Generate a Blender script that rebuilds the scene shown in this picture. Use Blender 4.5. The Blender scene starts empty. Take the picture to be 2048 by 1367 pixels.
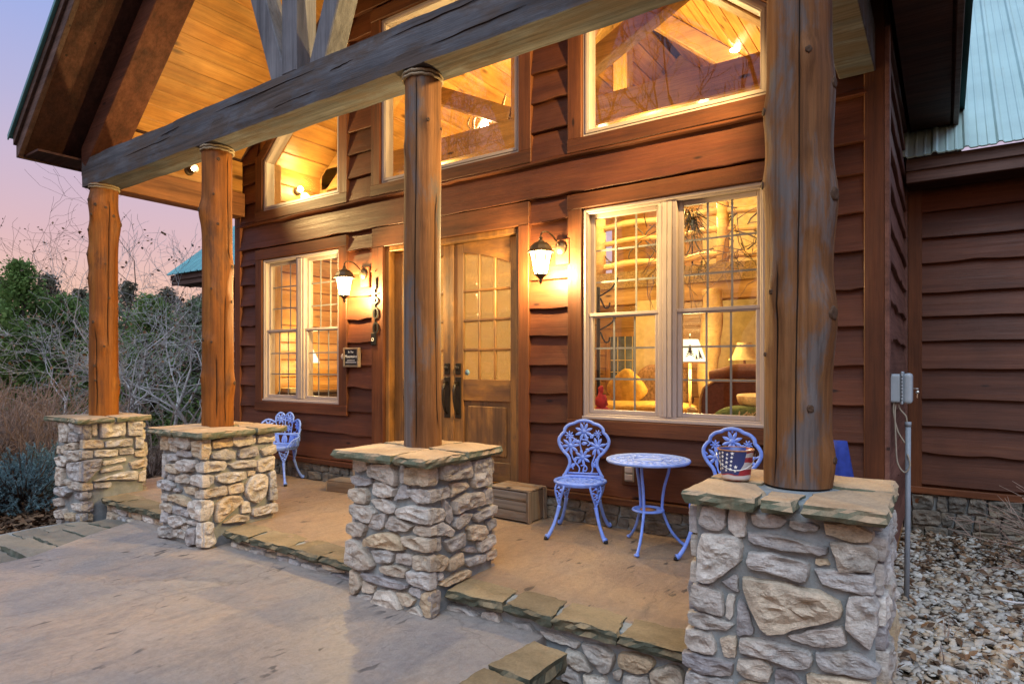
import bpy, bmesh, math, random
from mathutils import Vector, Matrix, noise
R = math.radians
sc = bpy.context.scene
COL = sc.collection

# ---------------------------------------------------------------- camera
cam_d = bpy.data.cameras.new("camera")
cam_d.sensor_width = 36.0
cam_d.lens = 36.0 * 1257 / 2048
cam_d.shift_y = 47.5 / 2048
cam_d.clip_start = 0.05
cam_d.clip_end = 2000
cam = bpy.data.objects.new("camera", cam_d)
cam.location = (0, 0, 1.3)
cam.rotation_euler = (R(90), 0, R(34.56))
COL.objects.link(cam)
sc.camera = cam

# ---------------------------------------------------------------- dusk sky
world = bpy.data.worlds.new("World")
sc.world = world
world.use_nodes = True
wn = world.node_tree
wn.nodes.clear()
w_out = wn.nodes.new("ShaderNodeOutputWorld")
w_bg = wn.nodes.new("ShaderNodeBackground")
w_sky = wn.nodes.new("ShaderNodeTexSky")
w_sky.sky_type = 'NISHITA'
w_sky.sun_disc = False
w_sky.sun_elevation = R(3)
w_sky.sun_rotation = R(160)
w_tc = wn.nodes.new("ShaderNodeTexCoord")
w_sep = wn.nodes.new("ShaderNodeSeparateXYZ")
w_ramp = wn.nodes.new("ShaderNodeValToRGB")
w_mix = wn.nodes.new("ShaderNodeMix")
w_mix.data_type = 'RGBA'
w_mix.blend_type = 'ADD'
w_mix.inputs[0].default_value = 0.02
el = w_ramp.color_ramp.elements
stops = [(0.0, (.42, .245, .19)), (0.10, (.405, .235, .20)), (0.17, (.34, .21, .235)),
         (0.27, (.275, .215, .295)), (0.33, (.225, .21, .33)), (0.43, (.165, .20, .375)), (0.65, (.15, .20, .37)), (1.0, (.14, .195, .36))]
while len(el) < len(stops):
    el.new(0.5)
for e, (p, c) in zip(el, stops):
    e.position = p
    e.color = (*c, 1)
wn.links.new(w_tc.outputs['Generated'], w_sep.inputs[0])
wn.links.new(w_sep.outputs['Z'], w_ramp.inputs[0])
wn.links.new(w_ramp.outputs[0], w_mix.inputs[6])
wn.links.new(w_sky.outputs[0], w_mix.inputs[7])
wn.links.new(w_mix.outputs[2], w_bg.inputs[0])
w_bg.inputs[1].default_value = 0.9
wn.links.new(w_bg.outputs[0], w_out.inputs[0])

# the last wide glow of the sky opposite the house: one very soft sun
sun_d = bpy.data.lights.new("sun", 'SUN')
sun_d.energy = 1.5
sun_d.angle = R(55)
sun_d.color = (.76, .88, 1.0)
sun = bpy.data.objects.new("sun", sun_d)
sun.rotation_euler = (R(37), 0, R(20))
COL.objects.link(sun)

sc.view_settings.view_transform = 'Standard'
sc.view_settings.look = 'None'
sc.view_settings.exposure = 1.15
sc.view_settings.gamma = 1.0
sc.view_settings.use_curve_mapping = False
sc.cycles.use_denoising = True
sc.cycles.max_bounces = 7
sc.cycles.diffuse_bounces = 3
sc.cycles.glossy_bounces = 3
sc.cycles.transmission_bounces = 4
sc.cycles.transparent_max_bounces = 12
sc.cycles.caustics_reflective = False
sc.cycles.caustics_refractive = False
sc.cycles.sample_clamp_indirect = 4.0

# ---------------------------------------------------------------- helpers
def tag(o, label=None, cat=None, group=None, kind=None):
    if label: o["label"] = label
    if cat: o["category"] = cat
    if group: o["group"] = group
    if kind: o["kind"] = kind
    return o

def empty(name, loc=(0, 0, 0), parent=None):
    o = bpy.data.objects.new(name, None)
    o.empty_display_size = 0.1
    COL.objects.link(o)
    o.location = loc
    if parent: attach(o, parent)
    return o

def base_of(o):
    return Vector(o.location)     # locations are kept in world units, parents only carry

def attach(o, parent):
    o.parent = parent
    o.matrix_parent_inverse = Matrix.Translation(-base_of(parent))

class MB:
    """collects shapes for one mesh"""
    def __init__(s):
        s.v = []; s.f = []; s.sm = []; s.mi = []; s.cur = 0
    def add(s, vs, fs, smooth=False):
        n = len(s.v)
        s.v += [tuple(p) for p in vs]
        s.f += [tuple(i + n for i in f) for f in fs]
        s.sm += [smooth] * len(fs)
        s.mi += [s.cur] * len(fs)
        return s
    def box(s, x0, x1, y0, y1, z0, z1):
        vs = [(x, y, z) for z in (z0, z1) for y in (y0, y1) for x in (x0, x1)]
        return s.add(vs, [(0, 2, 3, 1), (4, 5, 7, 6), (0, 1, 5, 4), (2, 6, 7, 3), (0, 4, 6, 2), (1, 3, 7, 5)])
    def bar(s, a, b, w, h, up=(0, 0, 1)):
        a = Vector(a); b = Vector(b); d = (b - a).normalized()
        r = d.cross(Vector(up)).normalized() * (w / 2)
        u = r.cross(d).normalized() * (h / 2)
        vs = [a - r - u, a + r - u, a + r + u, a - r + u, b - r - u, b + r - u, b + r + u, b - r + u]
        return s.add(vs, [(0, 1, 2, 3), (7, 6, 5, 4), (0, 4, 5, 1), (1, 5, 6, 2), (2, 6, 7, 3), (3, 7, 4, 0)])
    def prism(s, poly, o, ax, ay, an, d):
        """polygon in plane (o, ax, ay) pushed along an by d"""
        o, ax, ay, an = Vector(o), Vector(ax), Vector(ay), Vector(an)
        n = len(poly)
        vs = [o + ax * p[0] + ay * p[1] for p in poly]
        vs += [q + an * d for q in vs]
        fs = [tuple(range(n - 1, -1, -1)), tuple(range(n, 2 * n))]
        fs += [(i, (i + 1) % n, n + (i + 1) % n, n + i) for i in range(n)]
        return s.add(vs, fs)
    def tube(s, pts, rad, n=8, smooth=True, flat=1.0, close=False, caps=True):
        P = [Vector(p) for p in pts]
        m = len(P)
        rr = rad if isinstance(rad, (list, tuple)) else [rad] * m
        vs = []
        prev = None
        for i, p in enumerate(P):
            if close: d = (P[(i + 1) % m] - P[i - 1])
            else: d = P[min(i + 1, m - 1)] - P[max(i - 1, 0)]
            d = d.normalized() if d.length > 1e-9 else Vector((0, 0, 1))
            if prev is None:
                a = Vector((0, 0, 1)) if abs(d.z) < .9 else Vector((1, 0, 0))
                u = d.cross(a).normalized()
            else:
                u = (prev - d * prev.dot(d))
                u = u.normalized() if u.length > 1e-6 else d.orthogonal().normalized()
            prev = u
            w = d.cross(u)
            for k in range(n):
                t = 2 * math.pi * k / n
                vs.append(p + (u * math.cos(t) + w * math.sin(t) * flat) * rr[i])
        fs = []
        last = m if close else m - 1
        for i in range(last):
            j = (i + 1) % m
            for k in range(n):
                fs.append((i * n + k, i * n + (k + 1) % n, j * n + (k + 1) % n, j * n + k))
        if caps and not close:
            fs.append(tuple(range(n - 1, -1, -1)))
            fs.append(tuple((m - 1) * n + k for k in range(n)))
        return s.add(vs, fs, smooth)
    def lathe(s, prof, c, n=20, smooth=True, axis='Z', cap=True):
        cx, cy, cz = c
        vs = []
        for r, z in prof:
            for k in range(n):
                t = 2 * math.pi * k / n
                a, b = r * math.cos(t), r * math.sin(t)
                if axis == 'Z': vs.append((cx + a, cy + b, cz + z))
                elif axis == 'Y': vs.append((cx + a, cy + z, cz + b))
                else: vs.append((cx + z, cy + a, cz + b))
        m = len(prof)
        fs = []
        for i in range(m - 1):
            for k in range(n):
                fs.append((i * n + k, i * n + (k + 1) % n, (i + 1) * n + (k + 1) % n, (i + 1) * n + k))
        if cap:
            fs.append(tuple(range(n - 1, -1, -1)))
            fs.append(tuple((m - 1) * n + k for k in range(n)))
        return s.add(vs, fs, smooth)
    def blob(s, c, rad, seg=12, rings=8, rough=0, seed=0, smooth=True, power=1.0):
        rx, ry, rz = rad
        vs = []; fs = []
        def sp(t): return math.copysign(abs(t) ** power, t)
        for i in range(rings + 1):
            ph = math.pi * i / rings
            for k in range(seg):
                t = 2 * math.pi * k / seg
                d = Vector((sp(math.sin(ph)) * sp(math.cos(t)), sp(math.sin(ph)) * sp(math.sin(t)), sp(math.cos(ph))))
                q = 1 + (rough * noise.noise(d * 1.7 + Vector((seed, seed * 2.1, 0))) if rough else 0)
                vs.append((c[0] + d.x * rx * q, c[1] + d.y * ry * q, c[2] + d.z * rz * q))
        for i in range(rings):
            for k in range(seg):
                fs.append((i * seg + k, (i + 1) * seg + k, (i + 1) * seg + (k + 1) % seg, i * seg + (k + 1) % seg))
        return s.add(vs, fs, smooth)
    def build(s, name, mats, parent=None, bevel=0, seg=1):
        me = bpy.data.meshes.new(name)
        me.from_pydata(s.v, [], s.f)
        if not isinstance(mats, (list, tuple)): mats = [mats]
        for m in mats: me.materials.append(m)
        me.polygons.foreach_set('use_smooth', s.sm)
        if len(mats) > 1: me.polygons.foreach_set('material_index', s.mi)
        bm = bmesh.new(); bm.from_mesh(me)
        bmesh.ops.recalc_face_normals(bm, faces=bm.faces)
        bm.to_mesh(me); bm.free()
        me.update()
        o = bpy.data.objects.new(name, me)
        COL.objects.link(o)
        if parent: attach(o, parent)
        if bevel:
            b = o.modifiers.new('bevel', 'BEVEL')
            b.width = bevel; b.segments = seg; b.limit_method = 'ANGLE'; b.angle_limit = R(40)
        return o

def copy_tree(o, parent=None):
    c = o.copy()
    COL.objects.link(c)
    if parent: c.parent = parent
    for ch in list(o.children): copy_tree(ch, c)
    return c

def fbm(x, y, z=0.0, o=4):
    return noise.fractal(Vector((x, y, z)), 1.0, 2.0, o)

# ---------------------------------------------------------------- materials
class NT:
    def __init__(s, name):
        s.m = bpy.data.materials.new(name)
        s.m.use_nodes = True
        s.t = s.m.node_tree
        s.t.nodes.clear()
        s.out = s.t.nodes.new("ShaderNodeOutputMaterial")
        s.b = s.n("ShaderNodeBsdfPrincipled")
        s.l(s.b.outputs[0], s.out.inputs[0])
    def n(s, typ, **kw):
        nd = s.t.nodes.new(typ)
        for k, v in kw.items(): setattr(nd, k, v)
        return nd
    def l(s, a, b): s.t.links.new(a, b)
    def coords(s, scale, rand=True, kind='Object'):
        tc = s.n("ShaderNodeTexCoord")
        src = tc.outputs[kind]
        if rand:
            oi = s.n("ShaderNodeObjectInfo")
            sm = s.n("ShaderNodeVectorMath", operation='SCALE')
            sm.inputs[0].default_value = (37.3, 17.1, 53.7)
            s.l(oi.outputs['Random'], sm.inputs['Scale'])
            ad = s.n("ShaderNodeVectorMath", operation='ADD')
            s.l(src, ad.inputs[0]); s.l(sm.outputs[0], ad.inputs[1])
            src = ad.outputs[0]
        mp = s.n("ShaderNodeMapping")
        mp.inputs['Scale'].default_value = scale if isinstance(scale, (tuple, list)) else (scale,) * 3
        s.l(src, mp.inputs[0])
        return mp.outputs[0]
    def noise(s, vec, scale=1, detail=5, rough=.55, dist=0):
        nd = s.n("ShaderNodeTexNoise")
        nd.inputs['Scale'].default_value = scale
        nd.inputs['Detail'].default_value = detail
        nd.inputs['Roughness'].default_value = rough
        nd.inputs['Distortion'].default_value = dist
        s.l(vec, nd.inputs['Vector'])
        return nd.outputs['Fac']
    def ramp(s, fac, stops, interp='LINEAR'):
        nd = s.n("ShaderNodeValToRGB")
        nd.color_ramp.interpolation = interp
        e = nd.color_ramp.elements
        while len(e) < len(stops): e.new(.5)
        for k, (p, c) in zip(e, stops):
            k.position = p
            k.color = (*c, 1) if isinstance(c, (tuple, list)) else (c, c, c, 1)
        s.l(fac, nd.inputs[0])
        return nd.outputs[0]
    def mix(s, fac, a, b, mode='MIX'):
        nd = s.n("ShaderNodeMix", data_type='RGBA', blend_type=mode)
        for sock, v in ((nd.inputs[0], fac), (nd.inputs[6], a), (nd.inputs[7], b)):
            if isinstance(v, (int, float)): sock.default_value = v
            elif isinstance(v, (tuple, list)): sock.default_value = (*v, 1)
            else: s.l(v, sock)
        return nd.outputs[2]
    def bump(s, h, strength=.3, dist=.01):
        nd = s.n("ShaderNodeBump")
        nd.inputs['Strength'].default_value = strength
        nd.inputs['Distance'].default_value = dist
        s.l(h, nd.inputs['Height'])
        s.l(nd.outputs[0], s.b.inputs['Normal'])
    def rnd(s, lo, hi):
        oi = s.n("ShaderNodeObjectInfo")
        mr = s.n("ShaderNodeMapRange")
        mr.inputs[3].default_value = lo; mr.inputs[4].default_value = hi
        s.l(oi.outputs['Random'], mr.inputs[0])
        return mr.outputs[0]
    def color(s, c):
        if isinstance(c, (tuple, list)): s.b.inputs['Base Color'].default_value = (*c, 1)
        else: s.l(c, s.b.inputs['Base Color'])
    def set(s, **kw):
        for k, v in kw.items():
            s.b.inputs[k.replace('_', ' ')].default_value = v
        return s

def wood(name, dark, mid, light, axis='X', rough=.6, knots=.05, spec=.3, tone=(.72, 1.2), bump=.35, across=9, weather=None, coat=0, streak=.4, wth=.44):
    t = NT(name)
    def sca(al, ac): return tuple(al if a == axis else ac for a in 'XYZ')
    g = t.noise(t.coords(sca(.6, across)), 1.2, 6, .62, .12)
    c = t.ramp(g, [(.26, dark), (.5, mid), (.74, light)])
    lines = t.noise(t.coords(sca(1.1, across * 4.5)), 1, 4, .6, .1)
    c = t.mix(streak, c, t.ramp(lines, [(.32, .45), (.50, .95), (.68, 1.2)]), 'MULTIPLY')
    fine = t.noise(t.coords(sca(5, 130)), 1, 4, .7)
    c = t.mix(.38, c, t.ramp(fine, [(.32, .45), (.6, 1.08)]), 'MULTIPLY')
    blot = t.noise(t.coords(2.3), 1, 5, .6)
    c = t.mix(.5, c, t.ramp(blot, [(.34, .55), (.6, 1.1)]), 'MULTIPLY')
    if weather:
        w = t.noise(t.coords(sca(1.3, across * .5)), 1.2, 6, .68, .3)
        wf = t.ramp(w, [(wth, 0.0), (wth + .12, 1.0)])
        c = t.mix(wf, c, t.mix(.6, weather, t.ramp(lines, [(.34, .4), (.5, 1.0), (.66, 1.3)]), 'MULTIPLY'))
    if knots:
        vo = t.n("ShaderNodeTexVoronoi")
        vo.inputs['Scale'].default_value = 1.0
        t.l(t.coords(sca(1.6, 5)), vo.inputs['Vector'])
        k = t.ramp(vo.outputs['Distance'], [(knots, 0.0), (knots * 2.2, 1.0)])
        c = t.mix(k, tuple(x * .3 for x in dark), c)
    hv = t.rnd(*tone)
    c = t.mix(1.0, c, t.mix(1.0, (1, 1, 1), hv, 'MULTIPLY'), 'MULTIPLY')
    t.color(c)
    t.bump(t.mix(.5, lines, fine), min(1, bump * 1.6), .006)
    t.l(t.ramp(lines, [(.3, min(1, rough + .14)), (.7, max(.1, rough - .06))]), t.b.inputs['Roughness'])
    t.set(Specular_IOR_Level=spec, Coat_Weight=coat, Coat_Roughness=.3)
    return t.m

def plain(name, col, rough=.5, metal=0, spec=.5, var=.12, scale=20, bump=0, tone=None):
    t = NT(name)
    if var:
        g = t.noise(t.coords(scale), 1, 5)
        c = t.mix(var * 2.5, col, t.ramp(g, [(.3, tuple(x * .45 for x in col)), (.7, tuple(min(1, x * 1.35) for x in col))]))
        if tone:
            c = t.mix(1.0, c, t.mix(1.0, (1, 1, 1), t.rnd(*tone), 'MULTIPLY'), 'MULTIPLY')
        t.color(c)
        if bump: t.bump(g, bump, .01)
    else:
        t.color(col)
    t.set(Roughness=rough, Metallic=metal, Specular_IOR_Level=spec)
    return t.m

def emit(name, col, strength, clear=0.0):
    t = NT(name)
    e = t.n("ShaderNodeEmission")
    e.inputs[0].default_value = (*col, 1)
    e.inputs[1].default_value = strength
    if clear:
        tr = t.n("ShaderNodeBsdfTransparent")
        mx = t.n("ShaderNodeMixShader")
        mx.inputs[0].default_value = clear
        t.l(e.outputs[0], mx.inputs[1]); t.l(tr.outputs[0], mx.inputs[2])
        t.l(mx.outputs[0], t.out.inputs[0])
    else:
        t.l(e.outputs[0], t.out.inputs[0])
    return t.m

def glass(name, f0=.04, wavy=0.0, tint=(1, 1, 1)):
    """thin clear pane: Schlick reflection over straight transmission, alike from both sides"""
    t = NT(name)
    tr = t.n("ShaderNodeBsdfTransparent"); tr.inputs[0].default_value = (*tint, 1)
    gl = t.n("ShaderNodeBsdfGlossy"); gl.inputs['Roughness'].default_value = 0.0
    lw = t.n("ShaderNodeLayerWeight"); lw.inputs[0].default_value = .5
    pw_ = t.n("ShaderNodeMath", operation='POWER'); pw_.inputs[1].default_value = 5.0
    ma = t.n("ShaderNodeMath", operation='MULTIPLY_ADD'); ma.inputs[1].default_value = 1 - f0; ma.inputs[2].default_value = f0
    t.l(lw.outputs['Facing'], pw_.inputs[0]); t.l(pw_.outputs[0], ma.inputs[0])
    mx = t.n("ShaderNodeMixShader")
    if wavy:
        h = t.noise(t.coords((14, 14, 5)), 1, 3, .5, 1.2)
        bp = t.n("ShaderNodeBump"); bp.inputs['Strength'].default_value = wavy; bp.inputs['Distance'].default_value = .02
        t.l(h, bp.inputs['Height']); t.l(bp.outputs[0], gl.inputs['Normal']); t.l(bp.outputs[0], lw.inputs['Normal'])
        rf = t.n("ShaderNodeBsdfRefraction"); rf.inputs['IOR'].default_value = 1.08; rf.inputs['Roughness'].default_value = .12
        rf.inputs[0].default_value = (*tint, 1)
        t.l(bp.outputs[0], rf.inputs['Normal'])
        m2 = t.n("ShaderNodeMixShader"); m2.inputs[0].default_value = .7
        t.l(tr.outputs[0], m2.inputs[1]); t.l(rf.outputs[0], m2.inputs[2])
        gl.inputs['Roughness'].default_value = .08
        td = t.n("ShaderNodeBsdfTranslucent"); td.inputs[0].default_value = (.9, .8, .6, 1)
        m3 = t.n("ShaderNodeMixShader"); m3.inputs[0].default_value = .28
        t.l(m2.outputs[0], m3.inputs[1]); t.l(td.outputs[0], m3.inputs[2])
        t.l(m3.outputs[0], mx.inputs[1])
    else:
        t.l(tr.outputs[0], mx.inputs[1])
    t.l(ma.outputs[0], mx.inputs[0]); t.l(gl.outputs[0], mx.inputs[2])
    t.l(mx.outputs[0], t.out.inputs[0])
    return t.m

M = {}
M['siding'] = wood('red_stained_siding', (.066, .019, .008), (.105, .031, .012), (.14, .046, .018), 'X', .48, .035, streak=.22)
M['siding_y'] = wood('red_stained_siding_side', (.08, .036, .027), (.15, .068, .05), (.20, .10, .075), 'Y', .6, .04, streak=.3)
M['trim_x'] = wood('stained_trim_flat', (.055, .016, .006), (.12, .037, .012), (.165, .06, .021), 'X', .52, .035, streak=.35)
M['trim_z'] = wood('stained_trim_upright', (.055, .016, .006), (.12, .037, .012), (.165, .06, .021), 'Z', .52, .035, streak=.35)
M['pine_y'] = wood('honey_pine_ceiling', (.25, .098, .021), (.40, .185, .042), (.47, .245, .068), 'Y', .38, .085, .4, (.82, 1.12), .15, 7)
M['pine_x'] = wood('honey_pine_plank', (.24, .098, .02), (.37, .175, .038), (.44, .235, .062), 'X', .42, .055, .4, (.82, 1.12), .15, 7)
M['pine_z'] = wood('honey_pine_upright', (.24, .098, .02), (.37, .175, .038), (.44, .235, .062), 'Z', .42, .05, .4, (.85, 1.1), .15, 7)
M['frieze'] = wood('amber_frieze', (.10, .035, .012), (.2, .075, .025), (.3, .12, .045), 'Y', .5, .05)
M['beam'] = wood('weathered_grey_timber', (.056, .058, .067), (.105, .108, .122), (.16, .16, .172), 'X', .85, .03, .15, (.95, 1.05), .7, 8, (.085, .068, .06))
M['strut'] = wood('weathered_grey_strut', (.085, .085, .095), (.15, .15, .165), (.21, .21, .222), 'Z', .85, .03, .2, (.92, 1.08), .6, 8)
M['rafter'] = wood('dark_red_rafter', (.035, .012, .007), (.085, .026, .013), (.125, .045, .022), 'X', .65, .04)
M['soffit'] = wood('dark_soffit_board', (.03, .012, .008), (.065, .024, .015), (.10, .038, .024), 'X', .7, .03)
M['fascia'] = wood('brown_fascia', (.06, .034, .026), (.115, .065, .05), (.17, .10, .08), 'X', .62, .03)
M['log'] = wood('peeled_log', (.085, .036, .014), (.18, .075, .025), (.26, .128, .05), 'Z', .68, 0, .2, (.95, 1.05), .6, 9, (.115, .096, .088), 0, .45, .49)
M['log_warm'] = wood('warm_peeled_log', (.10, .030, .005), (.215, .068, .008), (.29, .11, .018), 'Z', .58, 0, .25, (.95, 1.05), .5, 9, (.11, .042, .013), 0, .4, .52)
M['log_in'] = wood('pale_interior_log', (.40, .22, .08), (.58, .36, .14), (.66, .45, .2), 'X', .5, .04)
M['knot'] = plain('knot', (.075, .042, .024), .8, 0, .2, .3, 90)
M['crack'] = plain('dark_check', (.02, .012, .008), .9, 0, .1, 0)
M['door'] = wood('knotty_door', (.095, .040, .010), (.245, .108, .026), (.36, .175, .046), 'Z', .42, .06, .4, (.92, 1.08), .2, 6, (.13, .062, .024), .2)
M['door_x'] = wood('knotty_door_rail', (.095, .040, .010), (.245, .108, .026), (.36, .175, .046), 'X', .42, .07, .4, (.92, 1.08), .2, 6, (.12, .055, .022), .2)
M['vinyl'] = plain('tan_window_vinyl', (.37, .30, .26), .4, 0, .4, .05, 8)
M['muntin'] = plain('grey_grille', (.24, .23, .19), .4, 0, .4, 0)
M['glass'] = glass('window_glass', .035)
M['glass_up'] = glass('upper_window_glass', .06)
M['glass_wavy'] = glass('wavy_door_glass', .06, .9, (.97, .9, .78))
M['bronze'] = plain('dark_bronze', (.035, .028, .022), .4, .7, .5, .1, 30)
M['lampmetal'] = plain('lantern_bronze', (.075, .052, .032), .45, .6, .5, .1, 30)
M['rope'] = plain('rope', (.30, .23, .15), .9, 0, .1, .3, 160, .5)
M['iron'] = plain('black_iron', (.012, .012, .012), .5, .4, .4, 0)
M['silver'] = plain('key_metal', (.6, .58, .52), .3, 1, .5, 0)
M['blue'] = plain('lavender_blue_paint', (.17, .29, .80), .42, 0, .5, .15, 22, .1)
M['blue_worn'] = plain('worn_blue_paint', (.26, .38, .80), .5, 0, .5, .2, 14)
M['rust'] = plain('rust_patch', (.36, .17, .08), .8, 0, .2, .3, 30)
M['foot'] = plain('black_foot_cap', (.012, .012, .014), .6, 0, .3, 0)
M['crate'] = wood('old_crate_wood', (.11, .062, .035), (.23, .145, .085), (.33, .23, .15), 'X', .8, .04, .2, (.8, 1.15), .5, 9, (.2, .16, .12))
M['crate_z'] = wood('old_crate_wood_upright', (.11, .062, .035), (.23, .145, .085), (.33, .23, .15), 'Z', .8, .04, .2, (.8, 1.15), .5, 9, (.2, .16, .12))
M['greybox'] = plain('grey_plastic_box', (.33, .38, .41), .45, 0, .4, .05, 30)
M['conduit'] = plain('grey_conduit', (.22, .25, .28), .5, 0, .4, .1, 20)
M['cable'] = plain('beige_cable', (.30, .26, .20), .6, 0, .3, 0)
M['nickel'] = plain('number_nickel', (.5, .42, .28), .35, .8, .5, 0)
M['black'] = plain('sign_black', (.012, .014, .016), .5, 0, .4, 0)
M['white'] = plain('white_lettering', (.75, .74, .70), .6, 0, .3, 0)

def roof_mat(name, col, rough):
    t = NT(name)
    g = t.noise(t.coords(1.6), 1, 6, .6)
    c = t.mix(.5, col, t.ramp(g, [(.3, tuple(x * .7 for x in col)), (.7, tuple(min(1, x * 1.15) for x in col))]))
    g2 = t.noise(t.coords((14, 2, 2)), 1, 5, .6)
    c = t.mix(t.ramp(g2, [(.62, 0.0), (.8, .35)]), c, (.36, .36, .26))
    t.color(c)
    t.set(Roughness=rough, Metallic=.35, Specular_IOR_Level=.5)
    return t.m
M['roof'] = roof_mat('pale_teal_metal_roof', (.40, .56, .52), .48)
M['roof_teal'] = roof_mat('teal_metal_roof', (.10, .27, .28), .45)

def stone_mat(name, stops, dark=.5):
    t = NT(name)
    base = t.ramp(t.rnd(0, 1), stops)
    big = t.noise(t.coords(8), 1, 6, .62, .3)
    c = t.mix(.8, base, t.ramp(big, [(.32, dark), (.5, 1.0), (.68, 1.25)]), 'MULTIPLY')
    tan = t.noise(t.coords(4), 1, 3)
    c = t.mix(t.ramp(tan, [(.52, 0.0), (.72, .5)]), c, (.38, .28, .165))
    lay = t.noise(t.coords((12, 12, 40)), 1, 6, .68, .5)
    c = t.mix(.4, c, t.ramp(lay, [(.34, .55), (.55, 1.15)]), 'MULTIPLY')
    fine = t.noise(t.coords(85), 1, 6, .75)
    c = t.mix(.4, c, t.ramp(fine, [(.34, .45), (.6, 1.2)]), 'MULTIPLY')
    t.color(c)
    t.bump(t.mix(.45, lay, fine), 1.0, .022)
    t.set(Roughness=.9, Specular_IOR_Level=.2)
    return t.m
M['stone'] = stone_mat('field_stone', [(0, (.36, .34, .32)), (.12, (.56, .50, .42)), (.26, (.64, .59, .52)), (.38, (.40, .385, .38)), (.5, (.58, .47, .34)), (.6, (.48, .46, .44)), (.7, (.30, .275, .275)), (.8, (.60, .55, .48)), (.9, (.56, .42, .26)), (1, (.42, .40, .37))])
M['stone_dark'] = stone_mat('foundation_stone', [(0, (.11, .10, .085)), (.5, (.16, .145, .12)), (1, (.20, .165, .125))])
def mortar_mat():
    t = NT('grey_mortar')
    g = t.noise(t.coords(16), 1, 6, .65)
    f = t.noise(t.coords(120), 1, 4, .7)
    c = t.ramp(g, [(.3, (.20, .22, .22)), (.7, (.31, .33, .325))])
    c = t.mix(.3, c, t.ramp(f, [(.3, .5), (.65, 1.0)]), 'MULTIPLY')
    t.color(c)
    t.bump(t.mix(.5, g, f), .7, .012)
    t.set(Roughness=.92, Specular_IOR_Level=.2)
    return t.m
M['mortar'] = mortar_mat()
def slab_mat(name, a, b, cedge):
    t = NT(name)
    g = t.noise(t.coords((5, 5, 14)), 1, 6, .62, .4)
    c = t.ramp(g, [(.3, a), (.68, b)])
    c = t.mix(1.0, c, t.mix(1.0, (1, 1, 1), t.rnd(.82, 1.15), 'MULTIPLY'), 'MULTIPLY')
    # lichen that grows on the split edges of the slabs
    ge = t.n("ShaderNodeNewGeometry")
    sp = t.n("ShaderNodeSeparateXYZ")
    t.l(ge.outputs['True Normal'], sp.inputs[0])
    side = t.ramp(sp.outputs['Z'], [(.35, 1.0), (.75, 0.0)])
    moss = t.noise(t.coords(11), 1, 5, .6)
    c = t.mix(t.mix(1.0, side, t.ramp(moss, [(.3, .45), (.52, 1.0)]), 'MULTIPLY'), c, cedge)
    f = t.noise(t.coords(75), 1, 5, .7)
    c = t.mix(.45, c, t.ramp(f, [(.3, .45), (.62, 1.05)]), 'MULTIPLY')
    t.color(c)
    t.bump(t.mix(.4, g, f), .65, .014)
    t.set(Roughness=.85, Specular_IOR_Level=.25)
    return t.m
M['cap'] = slab_mat('sandstone_cap', (.33, .22, .13), (.50, .355, .22), (.13, .145, .095))
M['edge'] = slab_mat('mossy_edge_slab', (.17, .125, .068), (.30, .225, .13), (.075, .08, .055))
M['flag'] = slab_mat('grey_flagstone', (.17, .155, .125), (.28, .25, .2), (.10, .11, .08))

def concrete(name, cols, rough, stain, coat):
    """stamped concrete: antiquing stain pooled in a slate-like texture, pits and hairline cracks"""
    t = NT(name)
    v = t.coords((1, 1, 1), False)
    g = t.noise(v, .9, 9, .66, .3)
    c = t.ramp(g, [(.30, cols[0]), (.44, cols[1]), (.56, cols[2]), (.72, cols[3])])
    v2 = t.n("ShaderNodeMapping")
    v2.inputs['Rotation'].default_value = (0, 0, R(-6))
    v2.inputs['Scale'].default_value = (3.4, 1.2, 1)
    t.l(v, v2.inputs[0])
    s2 = t.noise(v2.outputs[0], 1.6, 12, .74, .5)
    c = t.mix(t.ramp(s2, [(.48, 0.0), (.56, .3), (.66, .75)]), c, stain)
    f = t.noise(v, 26, 8, .78)
    c = t.mix(.4, c, t.ramp(f, [(.34, .5), (.6, 1.12)]), 'MULTIPLY')
    pk = t.noise(v2.outputs[0], 4.2, 3, .55, .4)
    clus = t.noise(v, 1.7, 2)
    pits = t.mix(1.0, t.ramp(pk, [(.63, 0.0), (.67, .95)]), t.ramp(clus, [(.46, 0.0), (.56, 1.0)]), 'MULTIPLY')
    c = t.mix(pits, c, tuple(x * .35 for x in stain))
    cr = t.n("ShaderNodeTexVoronoi", feature='DISTANCE_TO_EDGE')
    cr.inputs['Scale'].default_value = .55
    wv = t.n("ShaderNodeVectorMath", operation='MULTIPLY_ADD')
    wn_ = t.n("ShaderNodeTexNoise"); wn_.inputs['Scale'].default_value = 2.5; wn_.inputs['Detail'].default_value = 6
    t.l(v, wn_.inputs['Vector'])
    wv.inputs[1].default_value = (.5, .5, 0); t.l(wn_.outputs['Color'], wv.inputs[0]); t.l(v, wv.inputs[2])
    t.l(wv.outputs[0], cr.inputs['Vector'])
    crk = t.ramp(cr.outputs['Distance'], [(.0, .35), (.002, .12), (.004, 0.0)])
    c = t.mix(crk, c, tuple(x * .35 for x in stain))
    t.color(c)
    t.bump(t.mix(.45, s2, f), 1.0, .045)
    t.l(t.ramp(s2, [(.3, rough - .08), (.7, rough + .22)]), t.b.inputs['Roughness'])
    t.set(Specular_IOR_Level=.4, Coat_Weight=coat, Coat_Roughness=.4)
    return t.m
M['patio'] = concrete('stamped_patio', [(.275, .255, .25), (.37, .325, .295), (.44, .345, .275), (.43, .37, .33)], .40, (.235, .215, .205), .2)
M['porch'] = concrete('stamped_porch', [(.29, .195, .125), (.36, .235, .145), (.41, .275, .17), (.36, .275, .205)], .42, (.26, .19, .14), .2)
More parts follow.
